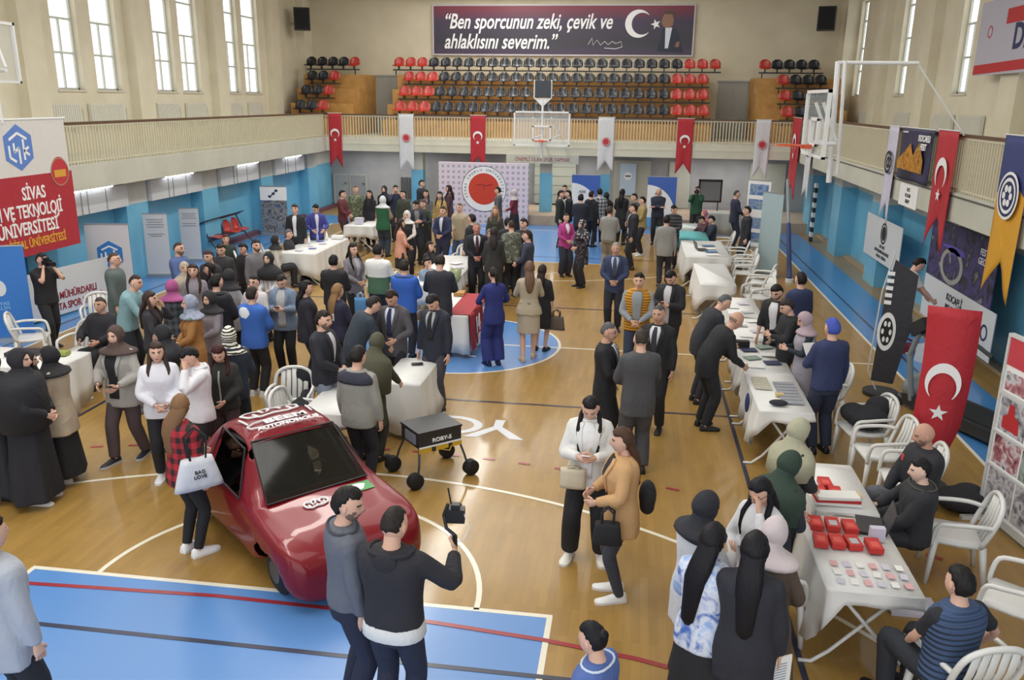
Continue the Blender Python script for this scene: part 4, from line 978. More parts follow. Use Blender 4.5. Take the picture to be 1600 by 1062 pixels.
# doors and grilles in the back wall
def door(n, x0, x1, z1, m, lab):
    b = MB(); b.bx((x0, 18.52, 0), (x1, 18.6, z1)); o = struct(b.build('door_%d' % n, m)); b = MB()
    b.bx((x0-.06, 18.5, 0), (x0, 18.6, z1+.06)); b.bx((x1, 18.5, 0), (x1+.06, 18.6, z1+.06)); b.bx((x0, 18.5, z1), (x1, 18.6, z1+.06)); struct(b.build('door_frame', mat('door_frame', '#a5a7a3', .5), o))
    b = MB(); b.bx((x1-.14, 18.46, .95), (x1-.04, 18.5, .99)); struct(b.build('door_handle', mat('handle', '#55565a', .4), o)); return o
door(1, -9.0, -8.45, 1.28, mat('door_grey', '#9a9c9e', .5), ''); door(2, -8.35, -7.7, 1.28, mat('door_grey2', '#8a8c8f', .5), '')
b = MB(); b.bx((-.85, 18.4, .4), (.75, 18.55, 2.1))
struct(b.build('door_3', mat('shutter', '#a3a597', .6)))
for z in (.75, 1.1, 1.45, 1.8): b = MB(); b.bx((-.85, 18.385, z), (.75, 18.40, z+.02)); struct(b.build('trim_4', mat('shutter_seam', '#85877a', .6)))
b = MB()
for k in range(9): b.bx((-6.25+k*.08, 18.5, .4), (-6.21+k*.08, 18.6, 1.25))
struct(b.build('trim_5', mat('grille_dark', '#5e5f60', .6)))
for i, (x0, x1) in enumerate(((2.2, 3.6), (4.3, 5.1), (7.3, 8.6))): b = MB(); b.bx((x0, 18.5, .35), (x1, 18.6, 2.1)); struct(b.build('trim_%d' % (6+i), wallm('board', '#a5a59a', '#aeaea3')))
# cart with black frame
t = thing('display_screen', 'dark-framed grey board on a trolley behind the green photographer', 'screen', (5.75, 17.0, .34)); b = MB(); b.bx((-.36, 0, .5), (.36, .05, 1.18)); b.build('board', mat('board_grey', '#777a7c', .5), t); b = MB()
for q in ((-.42, .46, -.36, 1.24), (.36, .46, .42, 1.24), (-.42, 1.18, .42, 1.26), (-.42, .44, .42, .5)): b.bx((q[0], -.02, q[1]), (q[2], .07, q[3]))
b.build('frame', mat('frame_black', '#1e1e22', .5), t); b = MB(); b.tube([(-.3, .02, 0), (-.3, .02, .46)], .02); b.tube([(.3, .02, 0), (.3, .02, .46)], .02); b.bx((-.4, -.2, 0), (.4, .25, .04)); b.build('stand', mat('dark_metal', '#2b2b2e', .5), t)
# photo board and tall grey panel right
t = rollup('tall white banner stand with four landscape photos near the right sideline', (6.72, 11.7, 0), rad(-35), .74, 2.05, PW)
for k, (z0, z1) in enumerate(((1.62, 1.95), (1.2, 1.5), (.62, .95), (.2, .5))): poly_on(t, [(-.3, z0), (.3, z0), (.3, z1), (-.3, z1)], photo_mat(10+k, '#3a5a3a', '#5a7ab0', '#8fa4c4', '#6a7a60', sc=5), .003, 'photo', .007)
t = rollup('plain grey-blue tall panel stand beside the four-photo banner stand', (6.5, 7.6, 0), rad(-60), .8, 2.1, mat('panel_back', '#9fb3b8', .5))
# black feather banner
t = thing('feather_banner', 'tall black feather banner with white checks and a round emblem', 'banner', (7.0, -1.65, 0), rad(-28))
b = MB(); b.prism([(-.26, .2), (.06, .2), (.18, 1.0), (.2, 1.9), (-.14, 2.1), (-.22, 1.5)], lambda a, c, tt: (a, tt-.01, c), .02); b.build('sail', cloth('plain', '#2c2c33', rough=.7), t)
b = MB(); b.tube([(-.16, .01, .03), (-.32, .01, .35), (-.27, .01, 1.6), (-.16, .01, 2.22)], .012, 6); b.build('pole', mat('rod', '#d0d0d0', .4), t)
b = MB(); b.cyl((-.1, 0, 0), .26, .06, 20); b.build('foot', mat('dark_metal', '#2b2b2e', .5), t)
poly_on(t, [(-.13+.13*a, 1.0+.3*c) for a, c in circ(0, 0, 1, 28)], PW, .003, 'emblem', .012); poly_on(t, [(-.13+.09*a, 1.0+.22*c) for a, c in circ(0, 0, 1, 28)], PBLK, .003, 'emblem_centre', .015)
for k in range(5): poly_on(t, [(-.22, 1.42+k*.11), (-.12, 1.42+k*.11), (-.12, 1.48+k*.11), (-.22, 1.48+k*.11)], PW, .003, 'check', .012)
for k in range(6): a = k*pi/3; poly_on(t, [(-.13+.055*cos(a)+.02*u, 1.0+.14*sin(a)+.045*v) for u, v in circ(0, 0, 1, 10)], PW, .002, 'print', .018)
# banners on the lower right wall
t = thing('wall_banner', 'white wall banner with black round emblem beside the man in white polo', 'banner', (8.83, 6.1, .72), -pi/2); b = MB(); b.bx((-1.45, -.015, 0), (1.45, 0, 1.0)); b.build('sheet', mat('panel_white', '#c9cdd2', .6), t)
ringpoly(t, .1, .68, .2, .25, PBLK, .016); poly_on(t, circ(.1, .68, .17, 20), PBLK, .003, 'print', .016)
for k in range(3): ptext(t, ['KOCAELİ', 'BÜYÜKŞEHİR BELEDİYESİ', 'SOSYAL TESİSLER'][k], .1, .36-k*.12, .1, PBLK, .018)
t = thing('wall_banner', 'dark night-city photo banner on the right wall behind the yellow banner', 'banner', (8.83, 1.3, 1.12), -pi/2); b = MB(); b.bx((-1.55, -.02, 0), (1.6, 0, 1.08)); b.build('sheet', photo_mat(20, '#15151d', '#2b2b3a', '#4a3f78', '#1c1c24', '#8f8f98', sc=3), t)
ringpoly(t, -.3, .35, .25, .33, mat('print_pale', '#9a9a98', .5), .022, sq=1.7); poly_on(t, [(-.9, .68), (-.2, .55), (.3, .62), (.2, .7), (-.4, .72)], mat('print_violet', '#5a50b0', .5), .003, 'print', .022); ptext(t, 'FEST\nGECE', 1.05, .75, .16, PW, .022)
t = thing('wall_banner', 'long white wall banner with black capitals below the night-city photo', 'banner', (8.84, 1.15, .28), -pi/2); b = MB(); b.bx((-1.75, -.015, 0), (1.7, 0, .82)); b.build('sheet', mat('panel_white', '#c9cdd2', .6), t)
for k in range(3): ptext(t, ['KOCAELİ', 'BELEDİYE', 'BAŞKANLIĞI'][k], -.1, .62-k*.2, .18, PBLK, .018, bold=.003)
ringpoly(t, 1.35, .42, .1, .14, PNAVY, .018)
t = thing('wall_banner', 'pale lilac banner high on the right wall with navy and red lettering', 'banner', (10.55, 4.35, 4.95), -pi/2); b = MB(); b.bx((-2.55, -.02, 0), (2.3, 0, 1.55)); b.build('sheet', mat('panel_lilac', '#b3b0bd', .6), t)
poly_on(t, [(-2.55, .02), (-2.55, .22), (2.3, .3), (2.3, .1)], PRED, .003, 'red_stripe', .022); ptext(t, 'DE', -.2, .7, .7, PNAVY, .022, bold=.02); poly_on(t, [(-1.1, 1.0), (0, 1.0), (0, 1.3), (-1.1, 1.3)], PRED, .003, 'print', .022); ringpoly(t, -1.9, .9, .1, .13, SEAL, .022)
# big crescent flag on its own pole
t = thing('crescent_flag', 'large red crescent flag on a standing pole in front of the treadmill', 'flag', (6.55, -4.95, 0), rad(-22))
b = MB(); b.tube([(.02, .03, 0), (.02, .03, 2.2)], .016, 8); b.build('pole', mat('alu', '#a9adb2', .35, .6), t); b = MB(); b.cyl((.02, .03, 0), .2, .05, 20); b.build('base', mat('dark_metal', '#2b2b2e', .5), t)
V = []; b = MB(); nz = 16
R = []
for i in range(nz+1):
    q = i/nz; z = 2.16-q*1.98; wd = .27*(1-.12*q) if q < .7 else .27*(.915-(q-.7)*1.9); c = .02*sin(q*5)
    R.append([(c-wd, .0+.012*sin(q*8), z+.04*q), (c, -.012, z), (c+wd, .0-.012*sin(q*8), z), (c+wd, .012, z), (c, .006, z), (c-wd, .014, z+.04*q)])
b.rings(R); b.build('cloth', REDF, t, smooth=True)
poly_on(t, [(0+a_*.8, 1.30+b_) for a_, b_ in [(-q, -p) for p, q in crescent(0, 0, .23)]], PW, .004, 'crescent', .02); poly_on(t, star(.0, .94, .10, 90), PW, .004, 'star', .02)
# exhibition board at the right edge
t = thing('photo_board', 'large white-framed exhibition board with rows of photographs at the right edge', 'display board', (7.12, -6.5, 0), rad(-80)); W_ = 1.0
b = MB(); b.bx((-W_, -.01, .12), (W_, .01, 2.02)); b.build('print_sheet', PW, t); b = MB()
for q in ((-W_-.03, 0, -W_, 2.05), (W_, 0, W_+.03, 2.05), (-W_, 2.02, W_, 2.05), (-W_-.03, .04, W_+.03, .13), (-W_, 1.40, W_, 1.44), (-W_, .98, W_, 1.0), (-W_, .6, W_, .62)): b.bx((q[0], -.03, q[1]), (q[2], .03, q[3]))
b.build('frame', mat('white_frame', '#c9ccca', .4), t); 
for q in (-.87, .87): b = MB(); b.bx((q-.03, -.3, 0), (q+.03, .3, .04)); b.build('foot', mat('white_frame', '#c9ccca', .4), t)
poly_on(t, [(-W_, 1.72), (W_, 1.72), (W_, 2.02), (-W_, 2.02)], mat('print_coral', '#c0414c', .5), .003, 'header', .012)
k = 30
for z0, z1 in ((1.46, 1.66), (1.02, 1.38), (.64, .96), (.16, .58)):
    for x0 in (-.97, -.5, -.02, .45):
        k += 1; poly_on(t, [(x0, z0), (x0+.44, z0), (x0+.44, z1), (x0, z1)], photo_mat(k, *random.choice([('#33343c', '#8f8f96', '#c9c5cc', '#55505c'), ('#5a3038', '#a86a70', '#cfcdd2', '#3a3a44'), ('#2e3a30', '#7a8a80', '#b5b9bd')]), sc=9), .003, 'photo', .012)
poly_on(t, [(-.9, 1.06), (-.62, 1.06), (-.64, 1.2), (-.72, 1.24), (-.74, 1.34), (-.82, 1.34), (-.83, 1.22), (-.9, 1.18)], PRED, .003, 'red_figure_print', .016)
# ---------------------------------------------------------------- sport equipment
WM = mat('white_metal', '#dedede', .4); ORM = mat('rim_orange', '#cf5228', .4); CLR = mat('clear_board', '#dfe8ea', .1, alpha=.18)
def hoop(label, loc, rz, arm=3.0, net=True):
    """board in local xz plane facing -y, origin at rim height centre of board bottom"""
    t = thing('basketball_hoop', label, 'hoop', loc, rz)
    b = MB(); b.bx((-.88, -.01, 0), (.88, .01, 1.03)); b.build('glass', CLR, t); b = MB()
    for q in ((-.9, -.02, -.85, 1.05), (.85, -.02, .9, 1.05), (-.9, 1.0, .9, 1.05), (-.9, -.02, .9, .02), (-.3, .15, -.25, .6), (.25, .15, .3, .6), (-.3, .56, .3, .61), (-.3, .15, .3, .19)): b.bx((q[0], -.03, q[1]), (q[2], .03, q[3]))
    b.build('board_frame', WM, t); b = MB(); b.tube([(.225*cos(a*pi/12), -.40+.225*sin(a*pi/12), .15) for a in range(25)], .011, 6, cap=False); b.bx((-.07, -.19, .1), (.07, -.03, .17)); b.build('rim', ORM, t)
    b = MB()
    for k in range(12):
        a = k*pi/6; a2 = a+pi/12*1.2
        b.tube([(.22*cos(a), -.40+.22*sin(a), .14), (.15*cos(a2), -.40+.15*sin(a2), -.05), (.11*cos(a), -.40+.11*sin(a), -.24)], .004, 3); b.tube([(.22*cos(a), -.40+.22*sin(a), .14), (.15*cos(a-pi/10), -.40+.15*sin(a-pi/10), -.05), (.11*cos(a), -.40+.11*sin(a), -.24)], .004, 3)
    if net: b.build('net', mat('net_white', '#d9d9d4', .8), t); b = MB()
    for x in (-.3, .3): b = MB(); b.tube([(x, .03, .2), (x, arm, .2)], .035, 8); b.tube([(x, .03, .85), (x, arm, .25)], .028, 8); b.build('arm', WM, t)
    return t
t = hoop('glass basketball hoop with shot clock at the far end of the court', (0, 12.8, 2.9), 0, 3.18)
b = MB(); b.tube([(0, .1, -.4), (0, .1, 1.35)], .035, 8); b.build('post', WM, t)
b = MB(); b.bx((-.24, .05, 1.48), (.24, .2, 1.98)); b.build('shot_clock', mat('clock_face', '#252a33', .3), t)
b = MB(); b.tube([(-.27, .12, 2.0), (-.27, .12, 1.46), (0, .12, 1.2), (.27, .12, 1.46), (.27, .12, 2.0)], .025, 6); b.build('clock_bracket', WM, t)
b = MB(); b.prism([(-.25, 1.46), (0, 1.22), (.25, 1.46)], lambda a, c, tt: (a, .1+tt, c), .05); b.build('clock_plate', WM, t)
t = hoop('raised glass basketball hoop seen from the side at the right railing', (5.93, .5, 3.47), -pi/2, .3, net=False)
b = MB(); b.tube([(.0, .32, -.45), (.0, .25, 1.5)], .045, 8); b.tube([(.1, .42, -.3), (.1, .34, 1.5)], .03, 8); b.tube([(0, .25, 1.48), (0, 1.5, 1.48)], .03, 8); b.tube([(0, 1.48, 1.48), (0, 2.36, .36)], .014, 6); b.build('post', WM, t)
t = hoop('glass basketball hoop at the upper left edge, seen from the side', (-8.5, -.45, 4.5), -pi/2, .2, net=False)
b = MB(); b.tube([(.0, .2, -.72), (.0, .2, 1.2)], .03, 8); b.tube([(0, .2, -.7), (0, -.1, -.7)], .02, 8); b.build('post', WM, t)
t = thing('volleyball_post', 'blue padded volleyball post leaning beside the right sideline', 'post', (6.95, 6.8, 0)); b = MB(); b.tube([(.75, 6.0, 2.0), (.36, 2.9, 1.05)], .045, 10); b.build('upper_tube', mat('post_grey', '#8f9aa0', .4), t)
b = MB(); b.tube([(.36, 2.9, 1.05), (0, 0, .09)], .06, 10); b.build('padding', mat('post_navy', '#2c3f74', .6), t); b = MB(); b.cyl((0, 0, 0), .1, .09, 14); b.build('cap', mat('white_rubber', '#dddddd', .5), t)
t = thing('training_ladder', 'black and white striped strip standing by the far right wall', 'equipment', (8.78, 13.6, 0)); bt = NT('striped_strip'); zz = bt.xyz(bt.co())[2]; sm_ = bt.out(bt.mix(bt.math('LESS_THAN', bt.math('FRACT', bt.math('MULTIPLY', zz, 3.2)), .5), '#d8d8d8', '#25252b'), .6); b = MB(); b.bx((-.08, -.12, 0), (.0, .12, 1.85)); b.build('strip', sm_, t)
# treadmill
t = thing('treadmill', 'dark exercise machine with a hooded front on the blue strip', 'exercise machine', (7.75, -2.75, 0), rad(25)); DG = mat('machine_dark', '#2a2c30', .4); MG = mat('machine_grey', '#7d8488', .4)
b = MB(); b.box(0, 0, .14, .7, 1.7, .16); b.build('deck', DG, t, angle=30); b = MB(); b.box(0, -.05, .225, .5, 1.5, .02); b.build('belt', mat('belt_black', '#141416', .8), t)
b = MB(); b.tube([(-.33, .7, .15), (-.33, .85, .8), (-.3, .75, 1.2)], .04, 8); b.tube([(.33, .7, .15), (.33, .85, .8), (.3, .75, 1.2)], .04, 8); b.build('upright', MG, t)
b = MB(); b.tube([(-.3, .75, 1.2), (-.33, .2, 1.0), (-.33, .05, .95)], .03, 8); b.tube([(.3, .75, 1.2), (.33, .2, 1.0), (.33, .05, .95)], .03, 8); b.build('handrail', DG, t)
b = MB(); b.box(0, .75, 1.25, .75, .3, .18, rot=Matrix.Rotation(rad(-35), 3, 'X')); b.build('console', DG, t, angle=30); b = MB(); b.ball((0, .82, .3), .38, .2, .22, 16, 10); b.build('motor_hood', MG, t, smooth=True)
b = MB(); 
for s in (-1, 1): b.tube([(s*.3-.03, .95, .09), (s*.3+.03, .95, .09)], .09, 12)
b.build('wheel', DG, t, smooth=True)

slab_ = MB(); slab_.box(0, 0, .15, .5, .35, .3, top=.96); o = slab_.build('carton', mat('carton_white', '#b9bec6', .6), angle=30); o.location = (8.3, .35, 0); o.rotation_euler = (0, 0, .5); tag(o, 'pale carton on the floor behind the man in the white polo shirt', 'box')
slab_ = MB(); slab_.box(0, 0, .06, .5, .3, .12); slab_.tube([(-.2, .16, .1), (0, .2, .2), (.2, .16, .1)], .02, 6); o = slab_.build('kit_bag', cloth('plain', '#8f2a3a'), angle=30); o.location = (8.1, .95, 0); o.rotation_euler = (0, 0, .2); tag(o, 'dark red flat bag on the blue strip near the white polo shirt man', 'bag')
# ---------------------------------------------------------------- furniture
CLOTHW = cloth('plain', '#e6e6e4', '#fff', 'soft', rough=.8)
def tablecloth(x0, y0, x1, y1, label, z=.755, drops=(.6, .6, .6, .6), c=None, group=None, seed=0):
    """drops: front(-y), right(+x), back(+y), left(-x)"""
    rng = random.Random(seed); N = 14; P = []; D = []
    def side(a, b, d0, d1, nrm):
        L = sqrt((b[0]-a[0])**2+(b[1]-a[1])**2); n = max(4, int(L/.07))
        for i in range(n): u = i/n; P.append((a[0]+(b[0]-a[0])*u, a[1]+(b[1]-a[1])*u)); D.append((d0+(d1-d0)*u, nrm, i))
    f, r, bk, l = drops
    side((x0, y0), (x1, y0), f, f, (0, -1)); side((x1, y0), (x1, y1), r, r, (1, 0)); side((x1, y1), (x0, y1), bk, bk, (0, 1)); side((x0, y1), (x0, y0), l, l, (-1, 0))
    n = len(P); DD = []
    for i in range(n):                        # smooth the drop around corners
        s_ = [D[(i+k) % n][0] for k in range(-2, 3)]; DD.append(sum(s_)/5)
    R = []; cx, cy = (x0+x1)/2, (y0+y1)/2
    for k, q in enumerate((0, .04, .3, .65, 1.0)):
        row = []
        for i in range(n):
            px, py = P[i]; d = DD[i]*q; nx, ny = px-cx, py-cy; m_ = Vector((D[i][1][0]*.7+D[(i-3) % n][1][0]*.3, D[i][1][1]*.7+D[(i-3) % n][1][1]*.3))
            w = (.012+.035*q*min(1, DD[i]/.4))*sin(i*1.15+seed)+.02*q*sin(i*.37+seed*2) if k > 1 else 0
            o = .006+.03*q+w
            row.append((px+m_.x*o, py+m_.y*o, z-d-(.004 if k else 0)-.03*q*(sin(i*.21+seed))*min(1, DD[i])))
        R.append(row)
    b = MB(); inner = [[(p[0]*.988+cx*.012, p[1]*.988+cy*.012, p[2]+(0 if k else -.008)) for p in r] for k, r in enumerate(R)]
    vs = [p for r in R for p in r]; o2 = len(vs); vs += [p for r in inner for p in r]; fs = []
    for a in range(len(R)-1):
        for i in range(n): j = (i+1) % n; fs.append((a*n+i, a*n+j, (a+1)*n+j, (a+1)*n+i)); fs.append((o2+a*n+i, o2+(a+1)*n+i, o2+(a+1)*n+j, o2+a*n+j))
    for i in range(n): j = (i+1) % n; q = (len(R)-1)*n; fs.append((q+i, q+j, o2+q+j, o2+q+i))
    fs.append(tuple(range(n))); fs.append(tuple(o2+i for i in range(n))[::-1]); b.add(vs, fs)
    return tag(b.build('tablecloth', clr(c) if c else CLOTHW, smooth=True), label, 'tablecloth', group)
TBW = mat('table_white', '#d4d4d2', .5)
def folding_table(x0, y0, x1, y1, label, z=.745, along='y', group=None, top=TBW):
    cx, cy = (x0+x1)/2, (y0+y1)/2; t = thing('folding_table', label, 'table', (cx, cy, 0), 0, group); hx, hy = (x1-x0)/2, (y1-y0)/2
    b = MB(); b.bx((-hx+.01, -hy+.01, z-.035), (hx-.01, hy-.01, z)); b.build('tabletop', top, t, angle=30)
    for s in (-1, 1):                         # crossing bent tube legs at each end
        b = MB()
        if along == 'y':
            y = s*(hy-.12)
            for q in (-1, 1): b.tube([(q*(hx-.04), y+q*.02, z-.05), (q*(hx-.12), y+q*.02, z-.08), (-q*(hx-.10), y+q*.02, .12), (-q*(hx+.02), y+q*.02, .016), (-q*(hx+.12), y+q*.02, .016)], .016, 7)
        else:
            x = s*(hx-.12)
            for q in (-1, 1): b.tube([(x+q*.02, q*(hy-.04), z-.05), (x+q*.02, q*(hy-.12), z-.08), (x+q*.02, -q*(hy-.10), .12), (x+q*.02, -q*(hy+.02), .016), (x+q*.02, -q*(hy+.12), .016)], .016, 7)
        b.build('leg_frame', mat('white_metal', '#dedede', .4), t, smooth=True)
    return t
rt = 'white-topped folding tables of the right row'; 
def booth(x0, y0, x1, y1, lab, drops, seed=0, c=None, along='y', top=TBW, z=.745):
    folding_table(x0, y0, x1, y1, 'white folding table '+lab, z, along, top=top)
    return tablecloth(x0, y0, x1, y1, ('white tablecloth ' if not c else 'turquoise tablecloth ')+lab, z+.012, drops, c, seed=seed)
booth(4.60, -8.62, 5.30, -7.40, 'of the nearest booth, under red boxes and stickers', (.10, .12, .02, .62), 1)
booth(4.78, -7.30, 5.32, -6.22, 'of the red-box booth, second from the front right', (.02, .1, .1, .5), 2)
booth(4.62, -4.75, 5.25, -3.2, 'of the book booth beside the blue-cap man', (.12, .08, .02, .55), 3)
booth(4.62, -3.15, 5.25, -1.75, 'of the book booth in front of the bald man', (.02, .08, .1, .45), 4)
booth(4.70, -1.6, 5.3, -.2, 'under leaflets behind the bending grey-haired man', (.05, .08, .1, .3), 5)
booth(4.75, .1, 5.3, 1.4, 'with leaflets, just before the empty bright table', (.05, .08, .1, .3), 12)
booth(4.43, 2.47, 5.13, 4.80, 'of the empty bright booth in the right row', (.3, .1, .1, .66), 6)
booth(4.30, 5.6, 5.35, 8.1, 'with a laptop, beside the grey-blazer man', (.28, .1, .1, .66), 7)
booth(4.28, 8.4, 5.05, 9.8, 'of the turquoise booth beside the striped-shirt man', (.12, .1, .1, .4), 8, '#5fb3b8')
booth(4.3, 10.4, 5.1, 11.4, 'near the back right group, under pale papers', (.45, .1, .1, .4), 9, '#c9d6d6', 'x')
booth(5.45, 14.0, 6.55, 14.65, 'of the far table in front of the green photographer', (.7, .5, .1, .4), 10, '#b0b4b4', 'x')
booth(-5.25, 4.1, -4.35, 6.5, 'of the long left booth with bottles and leaflets', (.5, .66, .1, .2), 11)
booth(-5.2, 8.6, -4.35, 9.8, 'with a paper box behind the long left booth', (.3, .4, .1, .45), 13)
booth(-6.6, -4.85, -4.6, -4.0, 'at the left edge beside the black-robed women', (.1, .68, .1, .1), 14, None, 'x')
booth(-.75, -5.75, -.1, -4.85, 'tilted beside the young man in a grey jacket', (.2, .1, .1, .3), 15)
booth(-.15, -4.55, .38, -3.45, 'with long folds behind the small wheeled robot', (.70, .70, .1, .6), 16)
booth(-.35, -.95, .30, .75, 'of the booth below the red decorated cover', (.68, .66, .1, .5), 17)
booth(-1.35, 1.3, -.5, 4.6, 'of the long centre booth with scattered papers', (.4, .3, .1, .4), 18)
# red cover on the centre booth
b = MB(); V = []; F = []; R = []
for i in range(9):
    y = -.92+1.62*i/8
    w = .02*sin(i*2.1)
    R.append([(-.06, y, .772), (.33, y, .776), (.352+w, y, .74), (.36+w*1.5, y, .45), (.38+w*2, y, .13), (.37+w*2, y, .13), (.345+w*1.5, y, .45), (.335+w, y, .72), (.32, y, .768), (-.06, y, .766)])
b.rings(R); t = tag(b.build('decorated_cover', cloth('plain', '#a3202c', rough=.7), smooth=False), 'crimson cover with white lettering draped over the end of the centre booth', 'cloth')
for s_, y, z, sz in (('14', -.5, .50, .40), ('9', .12, .52, .46), ('LE', -.45, .24, .22), ('M', .15, .26, .22)): text(s_, sz, frame((.43-.06*z, y, z), (0, 1, 0), (-.05, 0, 1)), PW, t, bold=.01)
# white armchairs
CHW = mat('white_plastic', '#d9d9d7', .35, coat=.2)
def chair_proto():
    t = thing('plastic_armchair', 'x', 'chair', (0, 0, 0))
    b = MB(); b.rings([[(p*w, y, z+.012*abs(p)**2) for p in (-1, -.5, 0, .5, 1)]+[(p*w, y, z-.025) for p in (1, .5, 0, -.5, -1)] for y, z, w in ((-.21, .425, .22), (-.19, .44, .235), (0, .43, .235), (.2, .445, .23), (.235, .425, .22))]); b.build('seat', CHW, t, smooth=True)
    b = MB()                                  # back: curved rim with slats, front faces +y
    rim = [(-.23, -.17, .43), (-.25, -.24, .62), (-.22, -.29, .78), (-.12, -.31, .85), (0, -.315, .865), (.12, -.31, .85), (.22, -.29, .78), (.25, -.24, .62), (.23, -.17, .43)]
    q = bez([(Vector(p), (.028, .018)[0]) for p in rim], 3); b.tube([p for p, r in q], .024, 7)
    for x in (-.15, -.075, 0, .075, .15): b.tube([(x, -.20, .44), (x, -.27, .64), (x*.95, -.303, .845-abs(x)*.2)], (.033), 8, flat=.22, up=(1, 0, 0))
    b.build('backrest', CHW, t, smooth=True)
    for s in (-1, 1):
        b = MB(); q = bez([(Vector(p), .024) for p in ((s*.245, -.25, .64), (s*.275, -.12, .655), (s*.285, .08, .645), (s*.27, .2, .62), (s*.25, .235, .5), (s*.245, .24, .40))], 3); b.tube([p for p, r in q], .022, 7, up=(1, 0, 0)); b.build('armrest', CHW, t, smooth=True)
        for y, d in ((.21, .03), (-.19, -.06)): b = MB(); b.tube([(s*.22, y, .43), (s*.25, y+d, .0)], [.034, .022], 7); b.build('leg', CHW, t, smooth=True)
    return t
cp = [chair_proto(), 0]
def chair(x, y, face, label, z=0, group=None):
    if not cp[1]: o = cp[0]; o.location = (x, y, z); o.rotation_euler = (0, 0, -rad(face)); o['label'] = label; cp[1] = 1
    else: o = dup(cp[0], (x, y, z), -rad(face), label)
    if group: o['group'] = group
    return o
CH = [(-6.75, -2.45, 60, 'white plastic armchair at the foot of the bright blue banner stand'), (-6.35, -1.2, 150, 'white plastic armchair behind the photographer, beside the seated man in black'), (-5.45, -3.0, 180, 'white plastic armchair under the seated man in black at the left table'),
      (-1.30, -4.75, 170, 'white plastic armchair with a dark jacket draped over its back'), (-.92, -5.35, 95, 'white plastic armchair with a black backpack beside the red car'),
      (5.95, -4.3, 260, 'white plastic armchair piled with a black coat below the feather banner'), (5.97, -5.02, 265, 'empty white plastic armchair in front of the bald seated man'), (6.05, -5.75, 275, 'white plastic armchair under the bald man in black'),
      (6.15, -6.9, 280, 'white plastic armchair holding the young person in a black jacket'), (5.45, -9.05, 345, 'white plastic armchair under the man in a navy vest'), (6.25, -8.0, 300, 'empty white plastic armchair at the right edge of the photo'),
      (4.25, -8.1, 80, 'white plastic armchair behind the woman in brown coat'),
      (5.75, -3.0, 270, 'white plastic armchair behind the man with a blue cap'), (5.62, 3.0, 255, 'stacked-looking white plastic armchair nearest beside the empty bright table'), (5.75, 3.7, 270, 'white plastic armchair in the middle beside the empty bright table'), (5.9, 4.5, 290, 'turned white plastic armchair farthest beside the empty bright table'),
      (5.65, 5.6, 270, 'white plastic armchair beside the laptop table, nearest one'), (5.75, 6.5, 275, 'white plastic armchair in the middle beside the laptop table'), (5.7, 7.6, 280, 'white plastic armchair of the seated person in navy by the laptop table'), (5.5, 9.2, 270, 'white plastic armchair beside the turquoise table'),
      (-5.75, 11.3, 160, 'white plastic armchair with a red jacket near the left back corner'), (-1.45, 1.9, 90, 'white plastic armchair of the long-haired woman at the centre booth'), (-1.7, .95, 95, 'white plastic armchair of the seated man in denim at the centre booth'), (-1.0, 5.3, 180, 'white plastic armchair at the far end of the centre booth'),
      (-5.7, 4.6, 90, 'white plastic armchair of the woman in grey hat at the long left booth'), (-5.75, 3.6, 60, 'white plastic armchair of the black-scarf woman at the long left booth')]
for c_ in CH: chair(*c_)
# things on chairs and floor
def lump(name, label, cat, loc, pts, c, group=None, rz=0):
    t_ = MB()
    for p, r in pts: t_.ball(p, *r, 14, 9)
    o = t_.build(name, clr(c), smooth=True); m = o.modifiers.new('melt', 'REMESH'); m.mode = 'VOXEL'; m.voxel_size = .014; m.use_smooth_shade = True; q = o.modifiers.new('relax', 'SMOOTH'); q.iterations = 6
    o.location = loc; o.rotation_euler = (0, 0, rz); return tag(o, label, cat, group)
lump('jacket', 'dark jacket hung over the chair back beside the red car', 'jacket', (-1.30, -4.40, .60), [((0, 0, .12), (.22, .07, .16)), ((0, .02, -.08), (.2, .06, .2)), ((.12, -.1, -.1), (.08, .12, .08))], '#1c1d27')
lump('backpack', 'black backpack with white piping on the chair between car and tilted table', 'bag', (-.92, -5.35, .60), [((0, 0, 0), (.15, .12, .17)), ((0, -.1, -.04), (.11, .06, .1)), ((0, 0, .15), (.05, .04, .05))], '#1b1b20')
lump('coat', 'heap of black coats on the armchair below the feather banner', 'coat', (5.98, -4.28, .60), [((0, 0, -.02), (.25, .22, .15)), ((.15, .1, .08), (.16, .14, .16)), ((-.15, .05, .02), (.16, .18, .12))], '#1d1d23')
lump('coat', 'black coat lying on the floor behind the seated people by the photo board', 'coat', (6.75, -5.45, .12), [((0, 0, 0), (.3, .24, .12)), ((.1, .1, .06), (.16, .14, .08))], '#1f1f24')
lump('jacket', 'red jacket on the chair near the left back corner', 'jacket', (-5.75, 11.3, .56), [((0, 0, 0), (.2, .18, .12)), ((0, .14, .14), (.2, .06, .18))], '#a8262c')
# small goods on tables
PAP = [mat('paper_white', '#e6e6e4', .7), mat('paper_lilac', '#c9c6d6', .7), mat('paper_grey', '#b5b9bd', .7)]
def slab(name, label, cat, x, y, z, w, d, h, m, rz=0, group=None, parts=None):
    b = MB(); b.box(0, 0, h/2, w, d, h); o = b.build(name, m, angle=30); o.location = (x, y, z); o.rotation_euler = (0, 0, rz)
    return tag(o, label, cat, group)
Z = .772
REDB = mat('box_red', '#c2302c', .5)
def redbox(x, y, label, w=.11, d=.19, h=.05, pale=False):
    t = thing('gift_box', label, 'box', (x, y, Z), rad(random.uniform(-6, 6)), 'red boxes on the nearest booth'); b = MB(); b.box(0, 0, h/2, w, d, h); b.build('carton', REDB, t, angle=30); b = MB(); b.box(0, -.02, h+.001, w*.6, d*.45, .002); b.build('label', PAP[2] if pale else mat('label_coral', '#d8584e', .5), t)
